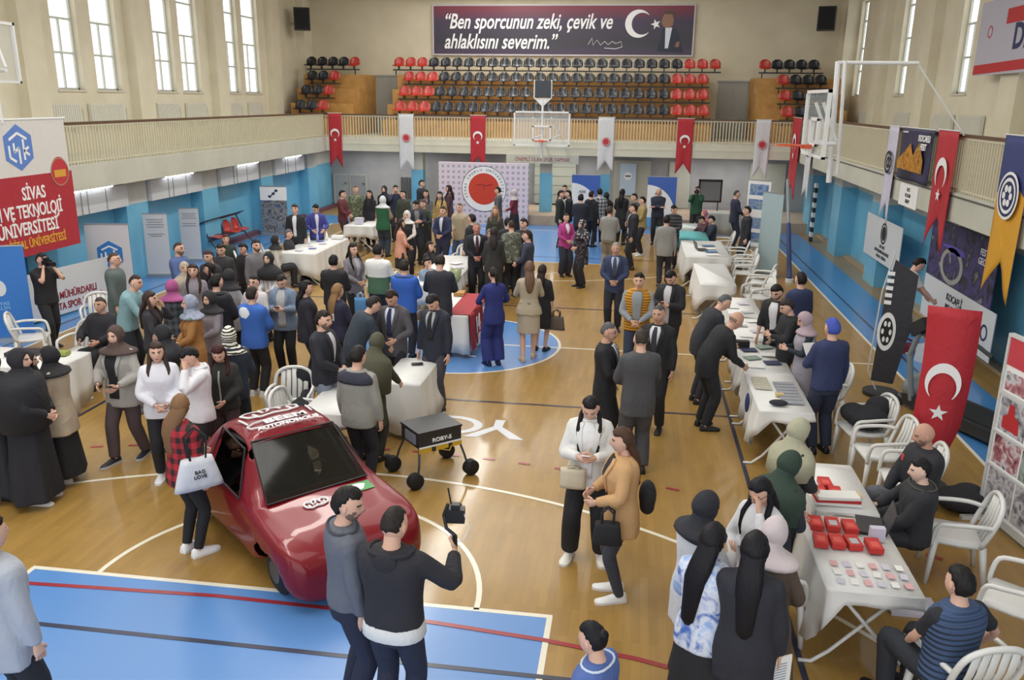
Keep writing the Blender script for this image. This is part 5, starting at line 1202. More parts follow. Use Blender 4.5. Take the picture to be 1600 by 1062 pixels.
rb = [(4.70, -7.62), (4.84, -7.62), (4.98, -7.64), (4.68, -7.92), (4.81, -7.92), (4.94, -7.92), (5.10, -7.95), (4.86, -6.98), (5.0, -6.97), (4.95, -6.78)]
for i, (x, y) in enumerate(rb):
    where = ('in the far line of the nearest table' if i < 3 else 'in the near line of the nearest table' if i < 7 else 'on the second table from the front')
    pos = ['leftmost', 'middle', 'rightmost', 'leftmost', 'second', 'third', 'rightmost', 'left', 'right', 'topmost'][i]
    redbox(x, y, '%s red gift box %s' % (pos, where), pale=i in (1, 5))
for i in range(3): slab('book_stack', 'white and red pile of brochures on the second table, %s' % ['nearest', 'middle', 'farthest'][i], 'brochures', 4.98, -7.13+i*.0+.0-i*.0, Z+i*.028, .42-.02*i, .16, .027, [PAP[0], PRED, PAP[0]][i], .05*i)
for r in range(3):
    for c in range(6):
        slab('sticker_sheet', 'small printed card on the nearest table, row %s, place %s from the left' % ('one two three'.split()[r], 'one two three four five six'.split()[c]), 'card', 4.72+c*.1, -8.5+r*.13, Z, .055, .08, .003, [PAP[1], PAP[0], mat('card_pink', '#d9a9ae', .6)][(r+c) % 3], random.uniform(-.2, .2), 'printed cards on the nearest table')
t = thing('laptop', 'open dark laptop on the nearest booth facing the seated young person', 'laptop', (5.17, -7.55, Z), rad(80)); b = MB(); b.bx((-.16, -.11, 0), (.16, .11, .015)); b.build('base', mat('laptop_dark', '#2c2d31', .4), t); b = MB(); b.box(0, -.15, .10, .32, .012, .21, rot=Matrix.Rotation(rad(18), 3, 'X')); b.build('screen', mat('laptop_dark', '#2c2d31', .4), t)
slab('leaflet_holder', 'white upright leaflet block near the right edge of the nearest booth', 'holder', 5.16, -7.80, Z, .12, .06, .12, PAP[1])
slab('tray', 'beige plate with snacks on the second table', 'plate', 5.16, -6.95, Z, .16, .12, .015, mat('tray_beige', '#cdb98a', .5))
tag(slab('document_bag', 'white plastic bag with pink print on the floor beside the nearest booth', 'bag', 5.62, -7.55, 0, .42, .3, .03, PAP[1]), None)
# book booth
nm = 'one two three four five six seven eight nine ten eleven twelve'.split()
for i in range(7): slab('book', 'grey hardback in the right-hand line of the book booth, place %s from the front' % nm[i], 'book', 5.05, -4.45+i*.12, Z, .26, .085, .02, mat('book_grey', '#9a9ca4', .5), .05, 'books on the book booth')
for i in range(5): slab('book', 'pale book in the left-hand pile of the book booth, place %s from the front' % nm[i], 'book', 4.76, -3.95+i*.09, Z+.0, .2, .07, .03, mat('book_pale', '#bdb9a8', .5), -.05, 'books on the book booth')
for i in range(6): slab('magazine', 'magazine on the second book table, place %s from the front' % nm[i], 'magazine', 4.8+.25*(i % 2), -3.0+i*.2, Z, .22, .16, .012, [PAP[0], mat('mag_navy', '#3c4463', .5), mat('mag_green', '#8fa39a', .5)][i % 3], .2*(i % 3), 'magazines on the second book table')
for i in range(8): slab('leaflet', 'pale leaflet on the tables behind the bald man, place %s from the front' % nm[i], 'leaflet', 4.85+.22*(i % 2), -1.4+i*.32, Z, .2, .14, .006, PAP[i % 3], .3*(i % 2), 'leaflets on the right row')
lump('folded_cloth', 'dark folded cloth at the front left of the book booth', 'cloth', (4.86, -4.55, Z+.03), [((0, 0, 0), (.12, .08, .035))], '#20222c')
lump('wristlet', 'navy bag hanging over the left edge of the book booth', 'bag', (4.56, -4.1, .62), [((0, 0, 0), (.03, .07, .14))], '#22305e')
slab('bowl', 'yellow bowl of sweets on the book booth', 'bowl', 4.93, -4.2, Z, .1, .08, .03, mat('bowl_yellow', '#c9b27c', .5))
slab('bag', 'black bag standing on the second book table', 'bag', 4.72, -2.05, Z, .2, .12, .1, mat('bag_black', '#1d1e24', .6))
# other tables
t = thing('laptop', 'open laptop on the table beside the grey-blazer man', 'laptop', (4.75, 6.6, Z), rad(100)); b = MB(); b.bx((-.17, -.12, 0), (.17, .12, .015)); b.build('base', mat('laptop_dark', '#2c2d31', .4), t); b = MB(); b.box(0, .17, .11, .34, .012, .22, rot=Matrix.Rotation(rad(-18), 3, 'X')); b.build('screen', mat('laptop_dark', '#2c2d31', .4), t)
for i in range(4): slab('folder', 'blue-edged folder on the laptop table, place %s from the front' % nm[i], 'folder', 4.95, 5.9+i*.45, Z, .3, .2, .01, [PAP[0], mat('folder_blue', '#5a7fa8', .5)][i % 2], .2)
for i in range(5): slab('leaflet', 'leaflet on the long left booth, place %s from the front' % nm[i], 'leaflet', -4.85+.2*(i % 2), 4.4+i*.35, Z, .18, .14, .008, [PAP[1], mat('leaf_blue', '#7f86c0', .5), PAP[0]][i % 3], .2*i, 'leaflets on the long left booth')
def bottle(x, y, label, c='#dfe8f0'):
    t = thing('bottle', label, 'bottle', (x, y, Z)); b = MB(); b.tube([(0, 0, 0), (0, 0, .13), (0, 0, .17), (0, 0, .2)], [.034, .034, .02, .013], 12); b.build('body', mat('bottle', c, .2), t, smooth=True); b = MB(); b.cyl((0, 0, .2), .015, .02, 10); b.build('cap', mat('cap_white', '#eeeeee', .5), t)
bottle(-4.95, 5.3, 'clear bottle on the long left booth, nearer one'); bottle(-4.75, 6.0, 'white bottle on the long left booth, farther one', '#f0f0f0'); bottle(-4.9, 5.75, 'blue-tinted bottle between the two others on the long left booth', '#8fa0d0')
slab('carton', 'white paper box on the table behind the long left booth', 'box', -4.85, 8.95, Z, .22, .16, .18, PAP[1]); slab('laptop_sleeve', 'dark laptop sleeve on the table behind the long left booth', 'sleeve', -4.95, 9.45, Z, .3, .22, .02, mat('laptop_dark', '#2c2d31', .4))
slab('carton', 'white open box near the purple-shirt man on the long left booth', 'box', -4.55, 6.3, Z, .3, .2, .08, PAP[0])
for i in range(5): slab('paper', 'paper sheet on the long centre booth, place %s from the front' % nm[i], 'paper', -.85+.12*(i % 2), 1.6+i*.5, Z, .24, .2, .01, PAP[i % 2], .25*i, 'papers on the long centre booth')
lump('plant', 'pale green potted bunch at the near end of the centre booth', 'plant', (-.45, 1.6, Z+.12), [((0, 0, 0), (.12, .1, .14)), ((.05, .05, .1), (.07, .07, .08)), ((-.08, 0, .06), (.06, .07, .1))], ('floral', '#8f9a70', '#c9c9a8'))
slab('crate', 'small cardboard crate on the centre booth beside the red cover', 'box', -.15, .55, Z, .2, .25, .06, mat('cardboard', '#b3884f', .7), .1)
slab('phone', 'black phone lying on the folded cloth table behind the robot', 'phone', .14, -3.75, Z, .16, .08, .012, mat('phone_black', '#15161a', .3), .3)
slab('bowl', 'green bowl on the left edge table', 'bowl', -4.86, -4.22, Z, .15, .12, .05, mat('bowl_green', '#8f9a4a', .5))
slab('laptop_bag', 'black laptop on the left edge table in front of the seated man', 'laptop', -5.4, -4.3, Z, .42, .28, .05, mat('laptop_dark', '#26262b', .4), .1)
# ---------------------------------------------------------------- red autonomous car
CR = mat('car_red', '#780c1c', .34, .1, coat=.45, coat_rough=.05, spec=.3); CG = bpy.data.materials.new('car_glass'); CG.use_nodes = True
_t = CG.node_tree; _o = _t.nodes['Material Output']; _a = _t.nodes.new('ShaderNodeBsdfTransparent'); _a.inputs[0].default_value = (.5, .52, .53, 1); _g = _t.nodes.new('ShaderNodeBsdfGlossy'); _g.inputs['Roughness'].default_value = .06; _f = _t.nodes.new('ShaderNodeFresnel'); _f.inputs[0].default_value = 1.6; _x = _t.nodes.new('ShaderNodeMixShader')
_t.links.new(_f.outputs[0], _x.inputs[0]); _t.links.new(_a.outputs[0], _x.inputs[1]); _t.links.new(_g.outputs[0], _x.inputs[2]); _t.links.new(_x.outputs[0], _o.inputs[0]); CD = mat('car_interior', '#4a4b4f', .7); TY = mat('tyre', '#141416', .7)
car = thing('concept_car', 'small glossy dark red concept car with white line drawing on its roof', 'car', (-.33, -7.12, 0), rad(-132))
# local: +y is forward; body built from cross-sections along y
def csec(y, w, zb, zs, zt, tw, fl=0):         # half width, bottom, shoulder, top height, top half width
    pts = [(0, zb), (w*.75, zb), (w*.97, zb+.06), (w+fl, zb+.20), (w+fl*.6, (zb+zs)/2+.03), (w*.985, zs-.03), (w*.93, zs+.015)]
    pts += [(w*.93+(tw-w*.93)*.45, zs+(zt-zs)*.5), (tw*1.02, zt-.06*(zt > zs+.12)-.0), (tw*.86, zt-.012), (tw*.45, zt+.004), (0, zt+.008)]
    full = pts+[(-a, c) for a, c in pts[::-1][1:-1]]
    return [(a, y, c) for a, c in full]
secs = [(-1.40, .44, .30, .50, .56, .34), (-1.36, .56, .20, .58, .68, .42), (-1.15, .66, .14, .66, .80, .46), (-.90, .69, .12, .70, .98, .44), (-.68, .69, .12, .71, 1.12, .43), (-.45, .685, .12, .71, 1.185, .43), (-.15, .68, .12, .70, 1.20, .44), (.10, .68, .12, .69, 1.17, .45), (.32, .68, .12, .68, .98, .49), (.58, .69, .12, .66, .73, .55), (.70, .70, .20, .64, .68, .55), (.95, .71, .25, .61, .64, .50), (1.16, .71, .20, .58, .61, .47), (1.34, .68, .09, .53, .56, .44), (1.44, .62, .08, .46, .50, .40), (1.485, .54, .10, .38, .43, .34), (1.50, .42, .14, .32, .36, .26)]
secs = [((y*.87 if y < 0 else y),)+tuple(r_) for y, *r_ in secs]
from mathutils import geometry
def interp(secs, n):
    out = []
    P = [secs[0]]+secs+[secs[-1]]
    for i in range(1, len(P)-2):
        for k in range(n):
            t_ = k/n; out.append(tuple(.5*((2*b)+(-a+c)*t_+(2*a-5*b+4*c-d)*t_*t_+(-a+3*b-3*c+d)*t_**3) for a, b, c, d in zip(*P[i-1:i+3])))
    return out+[secs[-1]]
SS = interp(secs, 3); b = MB(); RR = [csec(*s_) for s_ in SS]; n_ = len(RR[0]); vs = [p for r in RR for p in r]; fs = []
def carhole(c, nrm_side):
    y, z, x = c.y, c.z, abs(c.x)
    if y > .20 and y < .60 and z > .70 and x < .45: return True                       # windscreen
    if -.40 < y < .31-.5*(z-.70) and z > .73 and z < 1.09 and x > .44: return True                      # side window
    d = sqrt((y-.98)**2+(z-.20)**2); 
    if d < .30 and x > .60 and z < .45: return True                                                           # front arch
    d = sqrt((y+.90)**2+(z-.20)**2)
    if d < .25 and x > .60 and z < .45: return True
    return False
for i in range(len(RR)-1):
    for j in range(n_):
        k = (j+1) % n_; f = (i*n_+j, i*n_+k, (i+1)*n_+k, (i+1)*n_+j); c = sum((Vector(vs[q]) for q in f), Vector())/4
        if not carhole(c, 0): fs.append(f)
fs.append(tuple(range(n_))[::-1]); fs.append(tuple((len(RR)-1)*n_+j for j in range(n_))); b.add(vs, fs)
cb = b.build('body_shell', CR, car, smooth=True); m = cb.modifiers.new('thick', 'SOLIDIFY'); m.thickness = .012; m.offset = 0; m = cb.modifiers.new('sub', 'SUBSURF'); m.levels = 1; m.render_levels = 1
def surf_top(x, y):                           # height of the shell above (x, y)
    best = 0
    for i in range(len(SS)-1):
        if RR[i][0][1] <= y <= RR[i+1][0][1]:
            u = (y-RR[i][0][1])/(RR[i+1][0][1]-RR[i][0][1]+1e-9); zz = []
            for R_ in (RR[i], RR[i+1]):
                P = [(p[0], p[2]) for p in R_[6:12]]; z_ = P[-1][1]
                for a, c in zip(P, P[1:]):
                    if min(a[0], c[0]) <= abs(x) <= max(a[0], c[0]): z_ = a[1]+(c[1]-a[1])*((abs(x)-a[0])/(c[0]-a[0]+1e-9))
                zz.append(z_)
            best = zz[0]+(zz[1]-zz[0])*u
    return best
b = MB(); zt_, zb_ = surf_top(.3, .16)+.012, surf_top(.4, .64)+.018
cr = [(-.43, .15, zt_), (.43, .15, zt_), (.52, .65, zb_), (-.52, .65, zb_)]; b.add(cr+[(x, y-.006, z-.008) for x, y, z in cr], [(0, 1, 2, 3), (7, 6, 5, 4), (0, 4, 5, 1), (1, 5, 6, 2), (2, 6, 7, 3), (3, 7, 4, 0)]); b.build('windscreen', CG, car)
b = MB(); b.tube([Vector(p)+Vector((0, 0, .004)) for p in cr+[cr[0]]], .011, 6); b.build('screen_seal', mat('trim_black', '#2a2326', .4), car)
for s in (-1, 1):
    b = MB(); pl = [(-.47, .72), (.31, .70), (.12, 1.06), (-.42, 1.10)]; b.prism(pl, lambda a, c, t_: (s*(.635-(c-.72)*.44-t_), a, c), .008); b.build('side_window', CG, car)
    b = MB(); ol = [(-.49, .71), (.34, .69), (.13, 1.08), (-.44, 1.12), (-.49, .71)]; b.tube([(s*(.642-(c-.72)*.44), a, c) for a, c in ol], .012, 6); b.build('window_trim', mat('trim_black', '#2a2326', .4), car)
    for y in (.98, -.90):
        w = MB(); w.tube([(s*.50, y, .22), (s*.53, y, .22), (s*.60, y, .22), (s*.63, y, .22)], [.17, .22, .22, .17], 24); wo = w.build('wheel', TY, car, smooth=False, angle=35)
        w = MB(); w.tube([(s*.635, y, .22), (s*.64, y, .22)], [.11, .10], 16); w.build('hub', mat('hub_grey', '#55585c', .4, .6), wo)
b = MB(); b.bx((-.48, -1.1, .14), (.48, 1.2, .18)); b.bx((-.5, -1.0, .18), (.5, -.6, .60)); b.build('floor_pan', CD, car)
b = MB(); b.box(-.2, -.30, .36, .42, .45, .14); b.box(-.2, -.52, .62, .42, .12, .6, rot=Matrix.Rotation(rad(-12), 3, 'X')); b.build('driver_seat', CD, car, angle=40)
b = MB(); b.tube([(-.2+.15*cos(a*pi/8), .18+.03*sin(a*pi/8), .66+.15*sin(a*pi/8)) for a in range(17)], .014, 6, cap=False); b.tube([(-.2, .19, .66), (-.2, .45, .5)], .02, 6); b.build('steering_wheel', CD, car)
b = MB(); b.box(0, .45, .58, 1.0, .18, .12); b.build('dashboard', CD, car, angle=40)
b = MB(); b.tube([(-.42, -.55, .2), (-.40, -.5, 1.05), (0, -.5, 1.12), (.40, -.5, 1.05), (.42, -.55, .2)], .025, 8); b.tube([(-.40, -.5, 1.05), (-.38, .1, 1.06), (-.5, .55, .62)], .02, 8); b.tube([(.40, -.5, 1.05), (.38, .1, 1.06), (.5, .55, .62)], .02, 8); b.build('roll_cage', mat('cage_grey', '#77797d', .5), car)
# white drawings: ribbons laid on the shell
def draw(name, lines, w, m=PW):
    b = MB()
    for L in lines:
        P = []
        for a, c in zip(L, L[1:]):
            n = max(1, int(sqrt((c[0]-a[0])**2+(c[1]-a[1])**2)/.04))
            for k in range(n): P.append((a[0]+(c[0]-a[0])*k/n, a[1]+(c[1]-a[1])*k/n))
        P.append(L[-1])
        for poly in strip(P, w):
            vs = [(x, y, surf_top(x, y)+.024) for x, y in poly]+[(x, y, surf_top(x, y)+.012) for x, y in poly]
            b.add(vs, [(0, 1, 2, 3), (7, 6, 5, 4), (0, 4, 5, 1), (1, 5, 6, 2), (2, 6, 7, 3), (3, 7, 4, 0)])
    return b.build(name, m, car)
def brain(cx, cy, s): return [[(cx+s*a, cy+s*c) for a, c in L] for L in ([(-1, -.1), (-.9, .3), (-.5, .45), (0, .4), (.5, .5), (.9, .3), (1, -.1)], [(-1, -.1), (-.7, -.35), (-.3, -.2), (-.35, .1)], [(1, -.1), (.7, -.35), (.35, -.2), (.3, .15)], [(-.3, -.2), (0, -.45), (.35, -.2)], [(0, -.45), (0, -.05), (.15, .1)], [(-.65, .4), (-.6, .05)], [(.6, .45), (.65, .1)])]
draw('roof_drawing', brain(0, -.38, .30), .022); draw('roof_frame_line', [[(-.34, -.12), (-.36, -.30)], [(.34, -.12), (.36, -.30)]], .016)
draw('bonnet_drawing', brain(.12, .82, .12), .014)
oval = [(.0+.38*cos(a), -.045+.062*sin(a)) for a in [i*pi/12 for i in range(7, 25)]]
draw('roof_oval', [[(-.12, .02), (.25, .02), (.36, -.02), (.37, -.07), (.28, -.115), (0, -.12)]], .010)
tm = Matrix(((-1, 0, 0, 0), (0, -1, 0, 0), (0, 0, 1, 0), (0, 0, 0, 1)))
text('BEEM', .135, Matrix.Translation((-.02, -.045, 1.234)) @ tm, PW, car, sx=1.45, bold=.004, ext=.003); text('AUTONOMOUS', .075, Matrix.Translation((0, .07, 1.222)) @ Matrix.Rotation(rad(-12), 4, 'X') @ tm, PW, car, sx=1.2, bold=.002, ext=.003)
b = MB(); P = [(-.50, .70), (-.22, .70), (-.22, .84), (-.50, .84)]
for q, mm, e in ((P, mat('sticker_green', '#4f9a5a', .5), .012),): b.add([(x, y, surf_top(x, y)+e) for x, y in q]+[(x, y, surf_top(x, y)+e-.006) for x, y in q], [(0, 1, 2, 3), (7, 6, 5, 4), (0, 4, 5, 1), (1, 5, 6, 2), (2, 6, 7, 3), (3, 7, 4, 0)])
st = b.build('green_sticker', mat('sticker_green', '#4f9a5a', .5), car)
b = MB(); q = [(-.36+.10*cos(a*pi/10), .77+.05*sin(a*pi/10)) for a in range(20)]; b.add([(x, y, surf_top(x, y)+.018) for x, y in q]+[(x, y, surf_top(x, y)+.01) for x, y in q], [tuple(range(20)), tuple(range(39, 19, -1))]+[(i, (i+1) % 20, 20+(i+1) % 20, 20+i) for i in range(20)]); b.build('sticker_disc', PW, st)
b = MB(); b.ball((.62, -.72, .80), .012, .035, .07, 12, 8); b.build('side_badge', PW, car)
b = MB(); b.tube([(.13+.07*cos(a*pi/6), 1.475, .33+.05*sin(a*pi/6)) for a in range(13)], .010, 5, cap=False); b.build('front_emblem', PW, car)
b = MB()
for q in ([(-.42, 1.36), (-.18, 1.42)], ): b.tube([(-.40, 1.40, .36), (-.18, 1.47, .34), (-.16, 1.49, .26), (-.38, 1.43, .26), (-.40, 1.40, .36)], .009, 5)
b.build('front_square_mark', PW, car)
# ---------------------------------------------------------------- small wheeled robot
rb_ = thing('wheeled_robot', 'black box-shaped robot on thin legs with four fat wheels and yellow trim', 'robot', (.76, -5.52, -.0), rad(42)); RBK = mat('robot_black', '#23242a', .4); YE = mat('robot_yellow', '#c9a22a', .5)
b = MB(); b.box(0, 0, .60, .56, .44, .20); b.box(0, 0, .71, .58, .46, .03); b.build('casing', RBK, rb_, angle=30)
b = MB(); b.bx((-.28, -.235, .44), (.28, -.215, .50)); b.build('side_strip', YE, rb_); b = MB(); b.bx((-.28, -.24, .505), (.28, -.222, .52)); b.build('silver_line', PW, rb_)
for k in (-.12, .1): b = MB(); b.bx((k, -.24, .44), (k+.05, -.218, .5)); b.build('dark_stripe', RBK, rb_)
text('ROBY-5', .075, frame((.02, -.226, .585), (1, 0, 0), (0, 0, 1)), PW, rb_, bold=.002)
b = MB(); b.bx((-.295, -.15, .54), (-.28, .1, .67)); b.build('side_panel', mat('robot_grey', '#7d8290', .4), rb_)
for sx in (-1, 1):
    for sy in (-1, 1):
        b = MB(); b.tube([(sx*.26, sy*.19, .5), (sx*.30, sy*.26, .3), (sx*.34, sy*.29, .1)], .014, 7); lg = b.build('leg', mat('leg_metal', '#4c4f55', .4, .5), rb_)
        b = MB(); b.tube([(sx*.37, sy*.235, .095), (sx*.37, sy*.25, .095), (sx*.37, sy*.33, .095), (sx*.37, sy*.345, .095)], [.075, .095, .095, .075], 18); b.build('wheel', TY, lg, angle=40)
for o_ in list(rb_.children)+[g_ for c_ in rb_.children for g_ in c_.children]:
    if not o_.name.startswith('wheel'): o_.data.transform(Matrix.Diagonal((1, 1, .88, 1)))
for a, c in (((-.2, -.2, .44), (-.05, -.18, .36)), ((.2, -.2, .48), (.0, -.2, .38))): b = MB(); b.tube([a, ((a[0]+c[0])/2, -.26, .36), c], .007, 5); b.build('cable', YE, rb_)
# ---------------------------------------------------------------- the people
Q_ = {}
person(1.13, -9.55, 1.78, 62, 'man in a charcoal-blue sweater with trimmed beard, standing before the red car', {'c': '#5b5f6c', 'hem': 0.9, 'ease': 0.035, 'name': 'sweater', 'collar': '#3a3c46'}, {'c': '#1b2036', 'ease': 0.02}, {'k': 'short', 'beard': 1, 'c': '#1b1818'}, arms=('down', 'pocket'), near=1, turn=25, nod=8, skin='l')
Q_['gimbal'] = person(1.54, -9.80, 1.78, 8, 'man in a black hooded jacket over white shirt holding up a camera gimbal', {'c': '#201f27', 'hem': 0.94, 'ease': 0.045, 'name': 'jacket', 'hood': '#1b1a22', 'flare': 0.1, 'under': '#dcdcdc'}, {'c': '#1c2136', 'ease': 0.015}, {'k': 'crop', 'c': '#26211f'}, arms=('front', ((0.3, 0.34, 1.3), (0.9, -0.2, -0.8))), near=1, turn=12, nod=10)
person(-0.95, -10.30, 1.76, 20, 'person in a pale denim-grey shirt cut off by the left edge of the photo', {'c': '#a7adba', 'hem': 0.72, 'ease': 0.05, 'name': 'shirt', 'fold': 0.05}, {'c': '#1b1b21'}, {'k': 'short'}, near=1, arms=('down', 'down'))
person(2.90, -10.04, 1.62, 300, 'person with clipped-up black hair and blue shirt seated at the bottom edge', {'c': '#4a64a8', 'hem': 0.86, 'name': 'shirt', 'collar': '#c9d6ea'}, {'c': '#22242e'}, {'k': 'tied', 'tail': 'bun', 'c': '#16151a'}, sit=1, near=1, arms=('lap', 'lap'), nod=12)
Q_['white'] = person(2.69, -7.13, 1.72, 182, 'woman with long black hair in an open white jacket looking at her phone', {'c': '#e0dfdd', 'hem': 0.8, 'ease': 0.05, 'flare': 0.15, 'name': 'jacket', 'open': ('#e6e6e8', 0.92, 0.26, 0.16)}, {'c': '#17171c', 'ease': 0.018, 'wide': 0.022}, {'k': 'tied', 'tail': 'braids', 'c': '#17141a'}, sex='f', arms=('phone', 'phone'), near=1, shoe='#e8e4dc', feet=((0.06, 0), (0.06, 0.03)), nod=32, sole='#dcd8d0')
Q_['tan'] = person(3.02, -7.78, 1.64, 262, 'woman with wavy brown hair in a tan teddy jacket and grey leggings', {'c': '#c79b6b', 'hem': 0.72, 'ease': 0.055, 'flare': 0.1, 'name': 'jacket', 'open': ('#1b1c22', 0.95, 0.3, 0.14)}, {'c': '#363a44', 'ease': 0.004, 'short': 0.0}, {'k': 'long', 'c': '#4a3326', 'len': 0.3, 'sides': 0}, sex='f', arms=('carry', 'carry'), near=1, shoe='#eceaea', sole='#e2dfdf', nod=4)
person(3.58, -8.93, 1.64, 55, 'woman in black headscarf and white-grey jacket with black stripe', {'c': ('block', '#cfd0d6', '#20212a', 1.29), 'hem': 0.6, 'ease': 0.05, 'name': 'jacket'}, {'c': '#1b1b21', 'wide': 0.05}, {'k': 'hijab', 'c': '#1e1f27', 'drape': 0.1}, sex='f', near=1, arms=('front', 'phone'), nod=15, shoe='#dcdcdc')
Q_['tiedye'] = person(3.60, -9.46, 1.66, 25, 'woman with loose black hair in a blue tie-dye shirt', {'c': ('tiedye', '#8fb0e6', '#dfe6f5', '#4c70c0'), 'hem': 0.8, 'ease': 0.045, 'name': 'shirt'}, {'k': 'skirt', 'c': '#191a20', 'hem': 0.14, 'flare': 0.06}, {'k': 'long', 'c': '#15141a', 'len': 0.45, 'sides': 0, 'fall': -0.08}, sex='f', near=1, arms=('front', 'front'), nod=15)
Q_['papers'] = person(3.85, -9.63, 1.71, 15, 'woman with shiny waist-length black hair in a black sweater holding papers', {'c': '#1e1f29', 'hem': 0.7, 'ease': 0.05, 'name': 'sweater'}, {'c': '#2b2c36', 'ease': 0.02}, {'k': 'long', 'c': '#16151b', 'len': 0.4, 'sides': 0}, sex='f', near=1, arms=('front', 'down'), nod=12)
person(4.08, -8.50, 1.62, 225, 'woman with glasses and long black hair covering her mouth with her hand', {'c': '#dcdde2', 'hem': 0.76, 'ease': 0.03, 'name': 'shirt'}, {'c': '#1b1b21'}, {'k': 'long', 'c': '#17151b', 'len': 0.4, 'glasses': 1}, sex='f', near=1, arms=('face', 'front'), nod=25)
person(4.03, -9.18, 1.6, 40, 'woman in a pale pink headscarf and long brown coat', {'c': '#50413a', 'hem': 0.42, 'ease': 0.05, 'name': 'coat', 'flare': 0.12}, {'c': '#2a2a32'}, {'k': 'hijab', 'c': '#cdbfc4', 'drape': 0.1}, sex='f', near=1, arms=('front', 'front'), nod=20)
person(4.24, -8.04, 1.62, 60, 'woman in a dark green headscarf and navy coat reaching to the red boxes', {'c': '#1f2330', 'hem': 0.6, 'ease': 0.05, 'name': 'coat'}, {'c': '#1b1b21'}, {'k': 'hijab', 'c': '#263a30', 'drape': 0.26}, sex='f', near=1, arms=('reach', 'front'), nod=20, lean=10)
person(4.50, -7.31, 1.64, 70, 'woman in a khaki headscarf and black coat at the end of the book booth', {'c': '#222429', 'hem': 0.6, 'ease': 0.05, 'name': 'coat'}, {'c': '#1b1b21'}, {'k': 'hijab', 'c': '#a9a78e', 'drape': 0.2}, sex='f', near=1, arms=('front', 'front'), nod=18)
person(5.32, -9.13, 1.72, 335, 'man in a navy quilted vest over black T-shirt seated with his back turned', {'c': '#1d1f26', 'hem': 0.9, 'ease': 0.03, 'sl': 0.5, 'vest': '#3a5078', 'quilt': 3.2, 'name': 't_shirt'}, {'c': '#23262f'}, {'k': 'short', 'c': '#1b191b'}, sit=1, near=1, arms=('lap', 'side'))
person(5.96, -6.37, 1.74, 255, 'bald man with a stubble beard in a black jacket seated by the crescent flag', {'c': '#22232a', 'hem': 0.86, 'ease': 0.05, 'name': 'jacket', 'panel': [('#c8404a', 1.3, 1.36, 0.12, 0.55, 'badge')]}, {'c': '#5d5f68', 'ease': 0.03}, {'k': 'bald', 'beard': 1, 'c': '#4a3a36'}, sit=1, near=1, arms=('lap', 'lap'), nod=12, skin='m', turn=10)
person(5.73, -7.03, 1.6, 272, 'young person in a black jacket seated sideways behind the open laptop', {'c': '#24252c', 'hem': 0.86, 'ease': 0.06, 'name': 'jacket', 'collar': '#4a4a40'}, {'c': '#23242c'}, {'k': 'short', 'c': '#1a181a'}, sit=1, near=1, arms=('lap', 'table'), nod=6, skin='p')
Q_['cap'] = person(5.50, -4.10, 1.78, 340, 'man in a navy sweater and bright blue cap beside the book booth', {'c': '#27315a', 'hem': 0.86, 'ease': 0.035, 'name': 'sweater'}, {'c': '#232a40', 'ease': 0.02}, {'k': 'cap', 'c': '#3c50b0'}, near=1, arms=('phone', 'down'))
person(5.69, -0.95, 1.74, 335, 'man in a blue sweater and khaki trousers behind the booth row', {'c': '#2b355c', 'hem': 0.86, 'ease': 0.03, 'name': 'sweater'}, {'c': '#a08a66'}, {'k': 'short'}, arms=('front', 'down'))
person(5.41, -3.10, 1.62, 265, 'woman in a mauve headscarf and light grey vest over black sleeves', {'c': '#1d2733', 'hem': 0.5, 'ease': 0.02, 'name': 'top', 'vest': '#9c98a4', 'quilt': 1.0}, {'k': 'skirt', 'c': '#9c98a4', 'hem': 0.2, 'flare': 0.08}, {'k': 'hijab', 'c': '#b09aa4', 'drape': 0.08}, sex='f', arms=('phone', 'phone'), nod=22)
person(5.27, -2.53, 1.67, 262, 'man in black looking at papers beside the mauve-headscarf woman', {'c': '#1c1c22', 'hem': 0.8, 'ease': 0.03, 'name': 'jacket'}, {'c': '#1c1c22'}, {'k': 'short', 'c': '#332a2c'}, arms=('phone', 'phone'), nod=28)
person(5.25, -1.80, 1.76, 215, 'man in a black jacket with a white shirt leaning on the booth table', {'c': '#1b1b22', 'hem': 0.8, 'ease': 0.035, 'open': ('#dddde3', 0.86, 0.3, 0.2), 'sl': 0.7, 'name': 'jacket'}, {'c': '#1b1b21'}, {'k': 'short', 'beard': 1}, arms=('reach', 'down'), lean=12, nod=20)
person(4.06, -2.46, 1.74, 75, 'grey-haired man in a dark suit bending towards the booth', {'c': '#262832', 'hem': 0.76, 'ease': 0.03, 'open': ('#d6d8df', 1.08, 0.34, 0.05, None), 'name': 'suit_jacket'}, {'c': '#1f2028'}, {'k': 'crop', 'c': '#5a5c60'}, lean=32, arms=('front', 'reach'), nod=15)
person(4.08, -3.50, 1.76, 72, 'bald man in a black suit bending over the book booth', {'c': '#17181e', 'hem': 0.76, 'ease': 0.03, 'open': ('#d6d8df', 1.08, 0.34, 0.05, None), 'name': 'suit_jacket'}, {'c': '#17181e'}, {'k': 'ring', 'c': '#8a6f62'}, lean=38, arms=('reach', 'reach'), nod=10, skin='m', near=1)
person(7.85, 0.93, 1.76, 85, 'man in a white polo shirt and jeans working at the right wall', {'c': '#d9d9d8', 'hem': 0.86, 'ease': 0.03, 'sl': 0.5, 'name': 'polo_shirt'}, {'c': '#4a5878'}, {'k': 'short'}, lean=14, arms=('reach', 'reach'), nod=30, sole='#dddddd')
person(2.75, -4.63, 1.74, 100, 'grey-haired man with moustache and glasses in a black suit and grey tie', {'c': '#15161b', 'hem': 0.76, 'ease': 0.03, 'open': ('#d6d8df', 1.08, 0.34, 0.05, '#6c6f86'), 'name': 'suit_jacket'}, {'c': '#15161b'}, {'k': 'crop', 'c': '#55565a', 'tache': 1, 'glasses': 1}, arms=('down', 'phone'), near=1, skin='m', turn=0)
